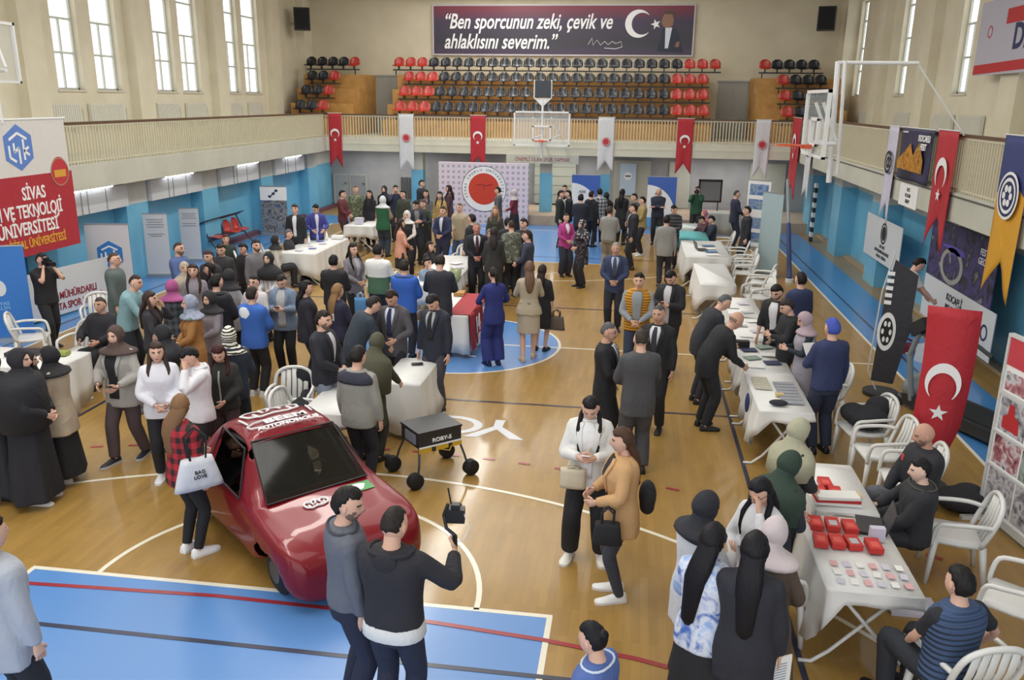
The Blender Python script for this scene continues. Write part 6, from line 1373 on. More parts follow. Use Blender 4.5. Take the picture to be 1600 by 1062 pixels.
person(3.16, -5.11, 1.8, 345, 'man in a grey suit seen from behind between the two dark-suited men', {'c': '#45464c', 'hem': 0.74, 'ease': 0.035, 'name': 'suit_jacket'}, {'c': '#414248', 'ease': 0.028}, {'k': 'crop', 'c': '#3a332e'}, arms=('front', 'front'), near=1)
person(3.40, -3.67, 1.76, 200, 'balding man in a black suit, white shirt and dark tie facing the grey suit', {'c': '#17181d', 'hem': 0.76, 'ease': 0.03, 'open': ('#d6d8df', 1.08, 0.34, 0.05, '#2a2c36'), 'name': 'suit_jacket'}, {'c': '#17181d'}, {'k': 'crop', 'c': '#4c4a4a'}, arms=('down', 'down'), near=1, skin='m')
person(3.14, -1.58, 1.76, 185, 'young man in an orange quilted vest', {'c': '#8a8f96', 'hem': 0.84, 'ease': 0.03, 'vest': '#c98a1e', 'quilt': 3.4, 'vopen': '#8a8f96', 'name': 'shirt'}, {'c': '#26324a'}, {'k': 'short', 'c': '#1a1716'}, arms=('front', 'front'), near=1)
Q_['youth'] = person(3.67, -1.02, 1.74, 205, 'young man in a black jacket over white shirt looking down at his phone', {'c': '#1d1e23', 'hem': 0.8, 'ease': 0.045, 'open': ('#c9c9cf', 0.86, 0.25, 0.16), 'name': 'jacket'}, {'c': '#1b1b21'}, {'k': 'short', 'c': '#17151a'}, arms=('phone', 'phone'), nod=35, near=1)
person(2.71, 1.41, 1.74, 182, 'grey-haired man in a navy suit with a patterned tie and clasped hands', {'c': '#2b3557', 'hem': 0.76, 'ease': 0.03, 'open': ('#a9b4d6', 1.08, 0.34, 0.05, '#3c4150'), 'name': 'suit_jacket'}, {'c': '#1c1f2b'}, {'k': 'crop', 'c': '#8d8c88'}, arms=('front', 'front'), near=1, skin='m', shoe='#2a2530')
person(3.80, 5.69, 1.72, 2, 'man in a light grey blazer seen from behind near the laptop table', {'c': '#8d8d8b', 'hem': 0.76, 'ease': 0.035, 'name': 'blazer'}, {'c': '#20222a'}, {'k': 'short'}, arms=('down', 'down'), feet=(-0.1, 0.1))
person(4.08, 8.14, 1.7, 200, 'young person in a black striped top behind the grey blazer', {'c': ('stripe', '#1d1d22', '#45454c'), 'hem': 0.85, 'name': 'top'}, {'c': '#1b1b21'}, {'k': 'short', 'c': '#151416'}, arms=('front', 'front'), nod=25)
person(3.03, 7.68, 1.74, 262, 'man in a dark suit and open white shirt facing left', {'c': '#1e202a', 'hem': 0.76, 'ease': 0.03, 'open': ('#e2e2e6', 0.95, 0.22, 0.14), 'name': 'suit_jacket'}, {'c': '#1e202a'}, {'k': 'short'}, arms=('pocket', 'pocket'))
person(3.27, 9.80, 1.7, 255, 'young man in a mustard shirt behind the dark-suited man', {'c': '#9b8552', 'hem': 0.8, 'name': 'shirt'}, {'c': '#1f2026'}, {'k': 'short'}, arms=('front', 'front'), shoe='#d8d8d8')
person(3.03, 10.41, 1.72, 230, 'dark-haired man in grey between the mustard shirt and the black coat', {'c': '#4a4648', 'hem': 0.8, 'name': 'sweater'}, {'c': '#1b1b21'}, {'k': 'short'})
person(2.65, 11.58, 1.72, 15, 'woman in a black coat at the back group', {'c': '#1a1b20', 'hem': 0.5, 'ease': 0.04, 'name': 'coat'}, {'c': '#1a1b20'}, {'k': 'long', 'c': '#151417', 'len': 0.3, 'sides': 0}, sex='f', arms=('front', 'front'))
person(2.41, 7.11, 1.72, 10, 'young man in a light grey sweatshirt and beige trousers seen from behind', {'c': '#8f8f8c', 'hem': 0.85, 'ease': 0.045, 'name': 'sweatshirt'}, {'c': '#8d8678', 'ease': 0.03}, {'k': 'short', 'c': '#3a302c'}, arms=('front', 'front'))
person(1.97, 11.39, 1.74, 350, 'man in a black and white checked shirt at the back group', {'c': ('plaid', '#2a3440', '#b9bec6'), 'hem': 0.82, 'ease': 0.035, 'name': 'checked_shirt'}, {'c': '#1e1f26'}, {'k': 'short', 'c': '#1a1715'}, arms=('front', 'front'), shoe='#cfcfcf')
person(1.74, 10.97, 1.7, 30, 'person in a black hooded top left of the checked shirt', {'c': '#191a22', 'hem': 0.8, 'name': 'hoodie', 'hood': '#191a22'}, {'c': '#1b1b21'}, {'k': 'short'})
person(2.17, 11.87, 1.58, 340, 'short dark figure right behind the checked shirt', {'c': '#17181c', 'hem': 0.7, 'name': 'jacket'}, {'c': '#1b1b21'}, {'k': 'hijab', 'c': '#1a1a1e'}, sex='f')
person(1.50, 9.80, 1.72, 5, 'man in a dark navy jacket left of the checked-shirt man', {'c': '#191c2c', 'hem': 0.78, 'ease': 0.045, 'name': 'jacket'}, {'c': '#191b24'}, {'k': 'short', 'c': '#151416'}, arms=('front', 'front'))
person(1.35, 6.44, 1.6, 150, 'woman in a magenta jacket with white blouse', {'c': '#b03a86', 'hem': 0.78, 'ease': 0.03, 'open': ('#e6dfe6', 1.2, 0.3, 0.08), 'name': 'jacket'}, {'c': '#23283a', 'ease': 0.03, 'wide': 0.02}, {'k': 'tied', 'tail': 'bun', 'c': '#2c211f'}, sex='f', arms=('front', 'front'), near=1)
person(1.85, 5.21, 1.62, 235, 'woman in a floral headscarf and black dress beside the magenta jacket', {'c': ('floral', '#24222a', '#6d5f68'), 'hem': 0.6, 'ease': 0.035, 'name': 'tunic'}, {'c': '#1b1b22', 'wide': 0.02}, {'k': 'hijab', 'c': ('floral', '#2a2830', '#b5aeb4'), 'drape': 0.14}, sex='f', arms=('carry', 'front'))
person(0.83, 10.74, 1.72, 100, 'left man of the pair in black suits beneath the shutter door', {'c': '#1a2420', 'hem': 0.76, 'ease': 0.03, 'open': ('#d6d8df', 1.08, 0.34, 0.05, None), 'name': 'suit_jacket'}, {'c': '#17181d'}, {'k': 'short'})
person(1.04, 11.28, 1.67, 255, 'right man of the pair in black suits beneath the shutter door', {'c': '#15161a', 'hem': 0.76, 'ease': 0.03, 'open': ('#d6d8df', 1.08, 0.34, 0.05, None), 'name': 'suit_jacket'}, {'c': '#17181d'}, {'k': 'short'})
person(0.83, 12.35, 1.72, 180, 'dark-haired man half hidden behind the black-suited pair', {'c': '#1c1d22', 'name': 'jacket'}, {'c': '#1b1b21'}, {'k': 'short'})
person(3.76, 11.92, 1.76, 185, 'white-haired man with crossed arms in a dark blue jacket before the arc banner', {'c': '#1e2336', 'hem': 0.82, 'ease': 0.035, 'name': 'jacket'}, {'c': '#1c1f28'}, {'k': 'crop', 'c': '#b5b2ae'}, arms=('cross', 'cross'), skin='m')
Q_['green'] = person(5.02, 13.28, 1.7, 190, 'photographer in a green hooded top near the dark-framed board', {'c': '#1f4a34', 'hem': 0.82, 'ease': 0.045, 'name': 'hoodie', 'hood': '#1f4a34'}, {'c': '#1c2024'}, {'k': 'short', 'c': '#3a332c'}, arms=('face', 'face'))
person(6.06, 11.74, 1.76, 80, 'man in a navy suit near the four-photo banner stand', {'c': '#232a40', 'hem': 0.76, 'ease': 0.03, 'name': 'suit_jacket'}, {'c': '#232a40'}, {'k': 'crop', 'c': '#3c3c40'}, arms=('front', 'front'))
person(5.98, 8.19, 1.7, 260, 'dark figure half hidden by the four-photo banner stand', {'c': '#1c1f28', 'name': 'coat', 'hem': 0.6}, {'c': '#1c1f28'}, {'k': 'short'})
person(5.00, 9.89, 1.58, 250, 'person with short dark hair bending at the turquoise table', {'c': '#4a2f38', 'hem': 0.86, 'name': 'sweater'}, {'c': '#1b1b21'}, {'k': 'short'}, sit=1, arms=('table', 'table'), nod=30)
person(5.23, 9.48, 1.66, 265, 'seated person in a navy top with white sleeves beside the laptop table', {'c': '#1c2636', 'hem': 0.86, 'name': 'top'}, {'c': '#1f2434'}, {'k': 'short', 'c': '#15151a'}, sit=1, arms=('table', 'lap'), nod=20)
person(5.11, 10.89, 1.62, 240, 'woman in a pink headscarf behind the turquoise table', {'c': '#7a3a48', 'hem': 0.7, 'name': 'top'}, {'c': '#1b1b21'}, {'k': 'hijab', 'c': '#b06a78', 'drape': 0.1}, sex='f', sit=1, arms=('table', 'lap'))
person(-0.33, 3.27, 1.76, 165, 'grey-haired man in a black suit and dark tie with clasped hands, centre', {'c': '#14151c', 'hem': 0.76, 'ease': 0.03, 'open': ('#d6d8df', 1.08, 0.34, 0.05, '#3a2028'), 'name': 'suit_jacket'}, {'c': '#14151c'}, {'k': 'crop', 'c': '#77736e'}, arms=('front', 'front'), near=1, skin='#c08474')
person(0.80, -1.23, 1.68, 330, 'woman in a royal blue trouser suit with a dark ponytail', {'c': '#1f2a72', 'hem': 0.76, 'ease': 0.025, 'name': 'suit_jacket'}, {'c': '#1f2a72', 'ease': 0.02, 'wide': 0.04}, {'k': 'tied', 'c': '#1d1819'}, sex='f', arms=('carry', 'carry'), near=1, nod=15, shoe='#1a2154')
person(1.33, -0.82, 1.72, 350, 'woman with fair long hair in a beige skirt suit seen from behind', {'c': '#b0a48e', 'hem': 0.84, 'ease': 0.025, 'flare': 0.2, 'belt': '#a3977f', 'name': 'suit_jacket'}, {'k': 'skirt', 'c': '#b5aa98', 'hem': 0.5, 'flare': 0.02}, {'k': 'long', 'c': '#6a5140', 'len': 0.24, 'sides': 0}, sex='f', arms=('phone', 'phone'), near=1, feet=(-0.12, 0.12), shoe='#c9a88c')
Q_['handbag'] = person(1.48, -0.23, 1.56, 10, 'woman in a black dress carrying a brown handbag beside the beige suit', {'c': '#1b1c22', 'hem': 0.55, 'ease': 0.03, 'sl': 0.7, 'name': 'dress', 'flare': 0.08}, {'k': 'skirt', 'c': '#1b1c22', 'hem': 0.48, 'flare': 0.04}, {'k': 'long', 'c': '#2a201e', 'len': 0.25, 'sides': 0}, sex='f', arms=('down', 'down'), near=0)
person(-0.18, -0.94, 1.8, 355, 'tall man in a long dark coat seen from behind at the centre booth', {'c': '#262833', 'hem': 0.72, 'ease': 0.045, 'name': 'coat'}, {'c': '#20222b'}, {'k': 'short', 'c': '#231d1c'}, arms=('phone', 'phone'), near=1, nod=25)
person(0.34, -3.47, 1.76, 200, 'man in a navy suit, grey shirt and black tie looking down, by the robot', {'c': '#1c2130', 'hem': 0.76, 'ease': 0.03, 'open': ('#a3a7a8', 1.08, 0.34, 0.05, '#15161c'), 'name': 'suit_jacket'}, {'c': '#3a3b44'}, {'k': 'short', 'c': '#1d1a1b'}, arms=('down', 'down'), near=1, nod=38, shoe='#1a2022')
person(-0.75, -1.09, 1.72, 5, 'man in a bright blue puffer jacket seen from behind', {'c': '#2c5fc4', 'hem': 0.84, 'ease': 0.055, 'name': 'puffer_jacket', 'collar': '#4a4640'}, {'c': '#1c1e28'}, {'k': 'short', 'c': '#2a2322'}, arms=('front', 'front'), near=1)
person(-1.08, 1.81, 1.6, 120, 'seated young man in a pale denim jacket behind the blue puffer', {'c': '#7f93ad', 'hem': 0.86, 'ease': 0.04, 'open': ('#dcdce0', 1.0, 0.25, 0.1), 'name': 'jacket'}, {'c': '#2a2d38'}, {'k': 'short'}, sit=1, arms=('lap', 'face'))
person(-1.50, 3.73, 1.6, 110, 'woman with long dark brown hair seated at the centre booth', {'c': '#26272c', 'hem': 0.86, 'ease': 0.04, 'name': 'jacket'}, {'c': '#1b1b21'}, {'k': 'long', 'c': '#2c2220', 'len': 0.4}, sex='f', sit=1, arms=('lap', 'lap'))
person(-0.29, -3.36, 1.76, 190, 'man in a grey suit with pale shirt and navy tie looking down', {'c': '#4a464d', 'hem': 0.76, 'ease': 0.03, 'open': ('#cdd0e6', 1.08, 0.34, 0.05, '#1b2142'), 'name': 'suit_jacket'}, {'c': '#1c1d24'}, {'k': 'short', 'c': '#2a2220'}, arms=('carry', 'down'), near=1, nod=30, skin='m')
person(-0.77, -3.71, 1.74, 55, 'man in a dark teal jacket bending forward over the folded-cloth table', {'c': '#2a3542', 'hem': 0.82, 'ease': 0.05, 'name': 'jacket'}, {'c': '#1d1f28'}, {'k': 'short', 'c': '#2b2523'}, lean=30, arms=('reach', 'reach'), near=1, nod=15)
person(-0.04, -5.29, 1.62, 20, 'woman in a long olive headscarf writing at the folded-cloth table', {'c': '#3a3c2c', 'hem': 0.5, 'ease': 0.04, 'name': 'coat'}, {'c': '#2a2a26'}, {'k': 'hijab', 'c': '#4a4a38', 'drape': 0.42}, sex='f', lean=14, arms=('reach', 'reach'), near=1, nod=15)
person(0.08, -6.10, 1.71, 15, 'young man in a light grey jacket with navy shoulders beside the tilted table', {'c': '#93928c', 'hem': 0.82, 'ease': 0.05, 'name': 'jacket', 'yoke': '#2b2d3b', 'fold': 0.02}, {'c': '#1a1c28', 'ease': 0.012}, {'k': 'short', 'c': '#1f1b1a'}, arms=('down', 'down'), near=1, nod=10, feet=(0, 0))
person(-0.79, -4.82, 1.76, 100, 'bearded man in a dark blazer and pale jeans in profile facing right', {'c': '#1f202a', 'hem': 0.8, 'ease': 0.035, 'name': 'blazer', 'open': ('#cfcfd6', 1.1, 0.2, 0.04)}, {'c': '#7a8496'}, {'k': 'short', 'beard': 1, 'c': '#241d1b'}, arms=('front', 'front'), near=1, shoe='#2a2a30')
Q_['raglan'] = person(-1.53, -0.04, 1.78, 5, 'man in a black, white and green raglan sweatshirt seen from behind', {'c': ('block', '#456a52', '#e3e6e4', 1.19), 'hem': 0.86, 'ease': 0.045, 'name': 'sweatshirt'}, {'c': '#1b2030'}, {'k': 'short', 'c': '#191618'}, arms=('front', 'front'), near=1)
person(-2.16, 0.42, 1.7, 125, 'woman with long dark hair in a grey coat and black trousers', {'c': '#77747c', 'hem': 0.66, 'ease': 0.035, 'name': 'coat', 'open': ('#a9a6ae', 1.1, 0.25, 0.1)}, {'c': '#1b1c24'}, {'k': 'long', 'c': '#1b1719', 'len': 0.35}, sex='f', arms=('front', 'front'), near=1)
person(-2.12, -0.72, 1.68, 355, 'person in a plain black sweater seen from behind beside the long left booth', {'c': '#1a1a20', 'hem': 0.84, 'ease': 0.05, 'name': 'sweater'}, {'c': '#1b1b21'}, {'k': 'short', 'c': '#17151a'}, arms=('front', 'front'), near=1)
person(-1.36, -2.69, 1.62, 30, 'girl with ombre blonde hair in a navy lettered varsity jacket', {'c': '#20203a', 'hem': 0.8, 'ease': 0.05, 'name': 'varsity_jacket', 'panel': [('#d8d8de', 1.16, 1.28, 0.28, 3.14, 'print')]}, {'c': '#1b1b21'}, {'k': 'long', 'c': '#8a6a48', 'len': 0.3, 'sides': 0}, sex='f', arms=('front', 'front'), near=1)
person(-1.81, -2.82, 1.68, 60, 'girl with black hair in a black sweatshirt with white sleeve print', {'c': '#1d1c28', 'hem': 0.78, 'ease': 0.05, 'name': 'sweatshirt'}, {'c': '#191a22', 'ease': 0.008}, {'k': 'long', 'c': '#19161a', 'len': 0.2, 'sides': 0}, sex='f', arms=('front', 'down'), near=1, shoe='#2a2a30', sole='#c9c9c9')
Q_['denim'] = person(-2.41, -2.23, 1.66, 175, 'girl in an open light denim shirt over a grey T-shirt looking at her phone', {'c': '#6d7f98', 'hem': 0.78, 'ease': 0.055, 'name': 'denim_shirt', 'open': ('#b5b5b8', 0.86, 0.34, 0.24)}, {'c': '#17181e', 'ease': 0.02}, {'k': 'tied', 'tail': 'bun', 'c': '#1f1a1c'}, sex='f', arms=('phone', 'phone'), near=1, nod=30, shoe='#22222a')
person(-2.42, -3.32, 1.66, 10, 'person in a bright blue jacket with a white back print', {'c': ('print', '#2f5fb8', '#dfe6f0'), 'hem': 0.8, 'ease': 0.055, 'name': 'jacket'}, {'c': '#17181f'}, {'k': 'short', 'c': '#2a2120'}, arms=('front', 'front'), near=1, sole='#dddddd', shoe='#c9c9c9')
person(-2.79, -2.41, 1.64, 185, 'girl with glasses in a white jacket behind the bright blue jacket', {'c': '#c9c4c8', 'hem': 0.76, 'ease': 0.045, 'name': 'jacket'}, {'c': '#1b1b21'}, {'k': 'tied', 'tail': 'bun', 'c': '#19171b', 'glasses': 1}, sex='f', arms=('front', 'front'))
person(-3.36, -0.57, 1.66, 190, 'woman in a black headscarf and white striped coat', {'c': ('vstripe', '#b5b3b8', '#e0dfe2'), 'hem': 0.6, 'ease': 0.04, 'name': 'coat'}, {'c': '#1b1b21'}, {'k': 'hijab', 'c': '#1c1c22', 'drape': 0.16}, sex='f', arms=('front', 'front'))
person(-4.02, 0.34, 1.72, 130, 'bearded man in a grey sweater among the left crowd', {'c': '#6d6b70', 'hem': 0.84, 'name': 'sweater'}, {'c': '#1b1b21'}, {'k': 'short', 'beard': 1, 'c': '#2a2422'})
person(-4.40, 0.63, 1.6, 200, 'boy with tousled dark hair in a black top, right of the pair behind the crowd', {'c': '#1e1d22', 'name': 'top'}, {'c': '#1b1b21'}, {'k': 'short', 'c': '#1b1816'}, nod=15)
person(-4.57, 0.05, 1.68, 170, 'boy with tousled dark hair in dark grey, left of the pair behind the crowd', {'c': '#2c2b30', 'name': 'top'}, {'c': '#1b1b21'}, {'k': 'short', 'c': '#1e1a18'}, nod=15)
person(-4.49, -0.56, 1.66, 190, 'person in a maroon beanie among the left crowd', {'c': '#2a2630', 'name': 'jacket'}, {'c': '#1b1b21'}, {'k': 'beanie', 'c': '#3a222c'}, nod=10)
person(-6.33, 3.69, 1.6, 150, 'person with reddish hair seated near the red and black bench', {'c': '#26302c', 'hem': 0.86, 'name': 'jacket'}, {'c': '#1b1b21'}, {'k': 'short', 'c': '#4a2a24'}, sit=1)
person(-3.35, -2.16, 1.66, 20, 'woman in a black headscarf carrying a white striped backpack', {'c': '#a9a9ae', 'hem': 0.7, 'ease': 0.04, 'name': 'jacket', 'panel': [('#2a2a30', 1.0, 1.35, 0.25, 2.8, 'backpack')]}, {'c': '#1b1b21'}, {'k': 'hijab', 'c': '#1d1d22', 'drape': 0.12}, sex='f', arms=('front', 'front'))
person(-4.09, -1.28, 1.58, 250, 'woman with dark wavy hair in profile facing left in the crowd', {'c': '#26242a', 'name': 'jacket'}, {'c': '#1b1b21'}, {'k': 'long', 'c': '#1c181a', 'len': 0.3}, sex='f', nod=10)
person(-3.16, -2.93, 1.74, 15, 'tall figure in a long black hooded coat at the heart of the left crowd', {'c': '#1a1b22', 'hem': 0.5, 'ease': 0.07, 'name': 'coat', 'hood': '#1a1b22'}, {'c': '#1b1b21'}, {'k': 'short', 'c': '#17161a'}, arms=('front', 'front'), near=1)
person(-4.12, -1.83, 1.66, 160, 'girl with long brown hair beside the beige-headscarf woman', {'c': '#8a8590', 'name': 'jacket'}, {'c': '#1b1b21'}, {'k': 'long', 'c': '#3a2a26', 'len': 0.35}, sex='f')
person(-4.59, -1.28, 1.57, 140, 'woman in a beige headscarf and pale coat in the left crowd', {'c': '#b0aab0', 'hem': 0.6, 'name': 'coat'}, {'c': '#1b1b21'}, {'k': 'hijab', 'c': '#b5a796', 'drape': 0.18}, sex='f')
person(-5.14, -0.47, 1.76, 95, 'bearded man with glasses in a blue shirt in front of the narrow stands', {'c': '#4a5f94', 'hem': 0.84, 'ease': 0.035, 'name': 'shirt'}, {'c': '#22242e'}, {'k': 'crop', 'beard': 1, 'c': '#3a2f2a', 'glasses': 1}, arms=('phone', 'phone'))
person(-3.89, -2.93, 1.62, 5, 'woman in a pink and violet headscarf and dark checked shirt seen from behind', {'c': ('plaid', '#23262e', '#4a505c'), 'hem': 0.7, 'ease': 0.045, 'name': 'checked_shirt'}, {'c': '#1b1b21'}, {'k': 'hijab', 'c': '#a04a80', 'drape': 0.08}, sex='f', arms=('front', 'front'))
person(-3.04, -3.34, 1.57, 210, 'woman in a black headscarf and mauve-grey sweatshirt', {'c': '#8f8792', 'hem': 0.74, 'ease': 0.045, 'name': 'sweatshirt'}, {'c': '#6f6a6a', 'ease': 0.03}, {'k': 'hijab', 'c': '#1c1c20', 'drape': 0.08}, sex='f', arms=('front', 'front'), near=1)
person(-3.01, -3.95, 1.66, 235, 'woman in a multicoloured headscarf and long tan coat', {'c': '#a3703c', 'hem': 0.42, 'ease': 0.045, 'name': 'coat', 'open': ('#5a2028', 0.9, 0.2, 0.12)}, {'c': '#1b1b21'}, {'k': 'hijab', 'c': ('tiedye', '#7a8098', '#9aa0b8', '#5f7a68'), 'drape': 0.1}, sex='f', arms=('front', 'front'), near=1)
person(-1.77, -5.36, 1.64, 345, 'person in a dark navy hooded jacket and zebra-print headscarf seen from behind', {'c': '#222c3c', 'hem': 0.78, 'ease': 0.055, 'name': 'jacket', 'hood': '#1c2238'}, {'c': '#1e2430', 'ease': 0.03}, {'k': 'hijab', 'c': ('zebra', '#e6e2d8', '#26231f'), 'drape': 0.02}, arms=('down', 'front'), near=1)
person(-1.67, -5.80, 1.58, 165, 'girl with dark red hair in a black zip jacket and maroon trousers', {'c': '#1e1f1e', 'hem': 0.86, 'ease': 0.05, 'name': 'jacket', 'panel': [('#9a9a94', 0.95, 1.4, 0.03, 0, 'zip')]}, {'c': '#3a282c', 'ease': 0.03}, {'k': 'long', 'c': '#3a1a1c', 'len': 0.2}, sex='f', arms=('front', 'pocket'), near=1, nod=25)
person(-1.73, -6.25, 1.69, 215, 'person with short black hair in a white hoodie wiping their face', {'c': '#e0dfe6', 'hem': 0.84, 'ease': 0.05, 'name': 'hoodie', 'hood': '#e0dfe6'}, {'c': '#17181e'}, {'k': 'short', 'c': '#1b191c'}, sex='f', arms=('face', 'front'), near=1, nod=35)
person(-2.24, -6.15, 1.66, 150, 'girl with long brown hair in a white sweatshirt and black trousers', {'c': '#dcdbe4', 'hem': 0.82, 'ease': 0.055, 'name': 'sweatshirt'}, {'c': '#15161b', 'ease': 0.015}, {'k': 'long', 'c': '#3a2c28', 'len': 0.32}, sex='f', arms=('front', 'front'), near=1, shoe='#e4e4e8', sole='#dcdce0')
Q_['plaid'] = person(-1.11, -7.71, 1.64, 25, 'girl with long light brown hair in a red and black checked shirt', {'c': ('plaid', '#b5202c', '#1c1519'), 'hem': 0.8, 'ease': 0.055, 'name': 'checked_shirt'}, {'c': '#15161b', 'ease': 0.004}, {'k': 'long', 'c': '#7a5a3e', 'len': 0.3, 'sides': 0}, sex='f', arms=('carry', 'down'), near=1, shoe='#ededf0', sole='#e2e2e6', nod=20, turn=-40)
Q_['gift'] = person(-2.60, -5.34, 1.62, 255, 'woman in a black coat with outstretched arm holding a white and blue gift bag', {'c': '#1b1c22', 'hem': 0.6, 'ease': 0.045, 'name': 'coat'}, {'c': '#1b1b21'}, {'k': 'hijab', 'c': '#1d1d22', 'drape': 0.14}, sex='f', arms=('reach', 'face'), near=1, nod=10)
Q_['walk'] = person(-2.98, -5.74, 1.7, 185, 'woman in a brown headscarf and pale grey jacket walking towards the camera', {'c': '#a5a19c', 'hem': 0.74, 'ease': 0.06, 'name': 'jacket', 'open': ('#19191e', 0.86, 0.34, 0.24)}, {'c': '#4a3b3e', 'ease': 0.02}, {'k': 'hijab', 'c': '#4a3834', 'drape': 0.06}, sex='f', arms=('carry', 'carry'), near=1, feet=(-0.16, 0.18), shoe='#26262c', sole='#b9b9bd')
person(-3.75, -3.78, 1.64, 75, 'girl with brown hair holding her hand up beside the pale blue sweater man', {'c': '#2a2a32', 'name': 'jacket'}, {'c': '#1b1b21'}, {'k': 'long', 'c': '#3a2a28', 'len': 0.3}, sex='f', arms=('face', 'front'))
person(-4.59, -3.06, 1.74, 85, 'man in a pale turquoise sweater leaning forward', {'c': '#7fa5ae', 'hem': 0.84, 'ease': 0.035, 'name': 'sweater'}, {'c': '#1e222c'}, {'k': 'crop', 'c': '#33291f'}, lean=20, arms=('reach', 'reach'))
person(-5.58, -1.76, 1.78, 75, 'man in a long grey-green sweater standing before the hexagon logo stand', {'c': '#54605f', 'hem': 0.72, 'ease': 0.04, 'name': 'sweater'}, {'c': '#3a4044'}, {'k': 'crop', 'c': '#4a3c32', 'glasses': 1}, arms=('down', 'down'))
person(-5.02, -3.02, 1.74, 185, 'heavy-set man in black with thinning hair seated behind the left table', {'c': '#1c1b22', 'hem': 0.86, 'ease': 0.07, 'belly': 0.06, 'name': 'sweater'}, {'c': '#1b1b21'}, {'k': 'crop', 'c': '#3a302c'}, sit=1, arms=('table', 'table'), skin='m')
Q_['photog'] = person(-6.98, -1.66, 1.7, 110, 'photographer in black with a cap and raised camera at the left edge', {'c': '#17171b', 'hem': 0.84, 'ease': 0.04, 'sl': 0.5, 'name': 't_shirt'}, {'c': '#17171b'}, {'k': 'cap', 'c': '#141418'}, arms=('face', 'face'), feet=(-0.14, 0.14), near=1)
person(-3.34, -6.42, 1.62, 250, 'woman in a black headscarf and beige cardigan over a long black skirt', {'c': '#b5a58e', 'hem': 0.66, 'ease': 0.065, 'flare': 0.12, 'name': 'cardigan'}, {'k': 'skirt', 'c': '#141419', 'hem': 0.12, 'flare': 0.13, 'ease': 0.0}, {'k': 'hijab', 'c': '#16161b', 'drape': 0.12}, sex='f', arms=('front', 'front'), near=1, shoe='#d0c4bc')
person(-3.32, -6.96, 1.75, 75, 'woman in a full black robe in front of the beige-cardigan woman', {'c': '#17171f', 'hem': 0.08, 'ease': 0.07, 'flare': 0.1, 'name': 'robe'}, {'k': 'none'}, {'k': 'hijab', 'c': '#18181f', 'drape': 0.5}, sex='f', arms=('front', 'front'), near=1, shoe='#cfc9c4')
person(-3.66, -6.42, 1.54, 60, 'woman in a full black robe between the other robed woman and the cardigan', {'c': '#15151c', 'hem': 0.08, 'ease': 0.06, 'flare': 0.1, 'name': 'robe'}, {'k': 'none'}, {'k': 'hijab', 'c': '#15151b', 'drape': 0.5}, sex='f', arms=('front', 'front'), near=1)
person(-3.69, -6.91, 1.68, 80, 'woman in a black robe at the very left edge with her face showing', {'c': '#1a1a22', 'hem': 0.1, 'ease': 0.06, 'flare': 0.09, 'name': 'robe'}, {'k': 'none'}, {'k': 'hijab', 'c': '#1b1b22', 'drape': 0.5}, sex='f', arms=('phone', 'phone'), near=1, turn=90)
person(-5.38, 9.07, 1.72, 95, 'man in a burgundy shirt and trousers at the far left', {'c': '#5a2228', 'hem': 0.84, 'name': 'shirt'}, {'c': '#3a2228'}, {'k': 'short'}, arms=('front', 'front'))
person(-5.35, 10.23, 1.74, 150, 'soldier in camouflage beside the burgundy shirt', {'c': ('camo', '#5f6a50', '#3f4a38', '#8a8a6e'), 'hem': 0.78, 'ease': 0.04, 'name': 'uniform_jacket'}, {'c': ('camo', '#5f6a50', '#3f4a38', '#8a8a6e')}, {'k': 'crop', 'c': '#6a4a34'})
person(-4.79, 9.84, 1.66, 190, 'woman in black at the far left behind the box table', {'c': '#17171b', 'hem': 0.5, 'name': 'coat'}, {'c': '#1b1b21'}, {'k': 'long', 'c': '#15141a', 'len': 0.2}, sex='f')
person(-4.69, 11.04, 1.68, 185, 'woman in a black headscarf and black coat, centre of the far left row', {'c': '#18181d', 'hem': 0.5, 'name': 'coat'}, {'c': '#1b1b21'}, {'k': 'hijab', 'c': '#1d1d22'}, sex='f')
person(-3.87, 8.08, 1.7, 5, 'person in a white headscarf and green vest seen from behind', {'c': '#a08a78', 'hem': 0.78, 'ease': 0.035, 'vest': '#1f5a3a', 'name': 'top'}, {'c': '#2a3444', 'ease': 0.03}, {'k': 'hijab', 'c': '#cfd3d6', 'drape': 0.04}, sex='f', arms=('front', 'front'))
person(-4.25, 10.74, 1.74, 160, 'man in a dark blue jacket with hands at his face in the far left row', {'c': '#232a44', 'name': 'jacket'}, {'c': '#20222c'}, {'k': 'short'}, arms=('face', 'face'))
person(-3.73, 9.73, 1.7, 200, 'man in a dark olive jacket with a red bag in the far left row', {'c': '#343a30', 'name': 'jacket'}, {'c': '#4a2228'}, {'k': 'short'})
person(-2.70, 7.18, 1.74, 150, 'man in a navy jacket over grey shirt looking at his phone', {'c': '#242838', 'hem': 0.8, 'name': 'jacket', 'open': ('#77777c', 1.0, 0.3, 0.15)}, {'c': '#1c1f2a'}, {'k': 'short'}, arms=('phone', 'phone'), nod=28)
person(-2.33, 4.32, 1.62, 60, 'woman in a peach jacket and black skirt', {'c': '#d89a86', 'hem': 0.76, 'ease': 0.03, 'name': 'jacket'}, {'k': 'skirt', 'c': '#1b1b22', 'hem': 0.5, 'flare': 0.03}, {'k': 'long', 'c': '#2a2020', 'len': 0.25}, sex='f', arms=('front', 'front'))
person(-2.48, 5.53, 1.66, 185, 'woman with white headscarf, black vest and white sleeves holding her cheek', {'c': '#dedbd8', 'hem': 0.8, 'vest': '#1b1c24', 'name': 'blouse'}, {'c': '#1c1d26'}, {'k': 'hijab', 'c': '#d8d6d2', 'drape': 0.03}, sex='f', arms=('front', 'face'))
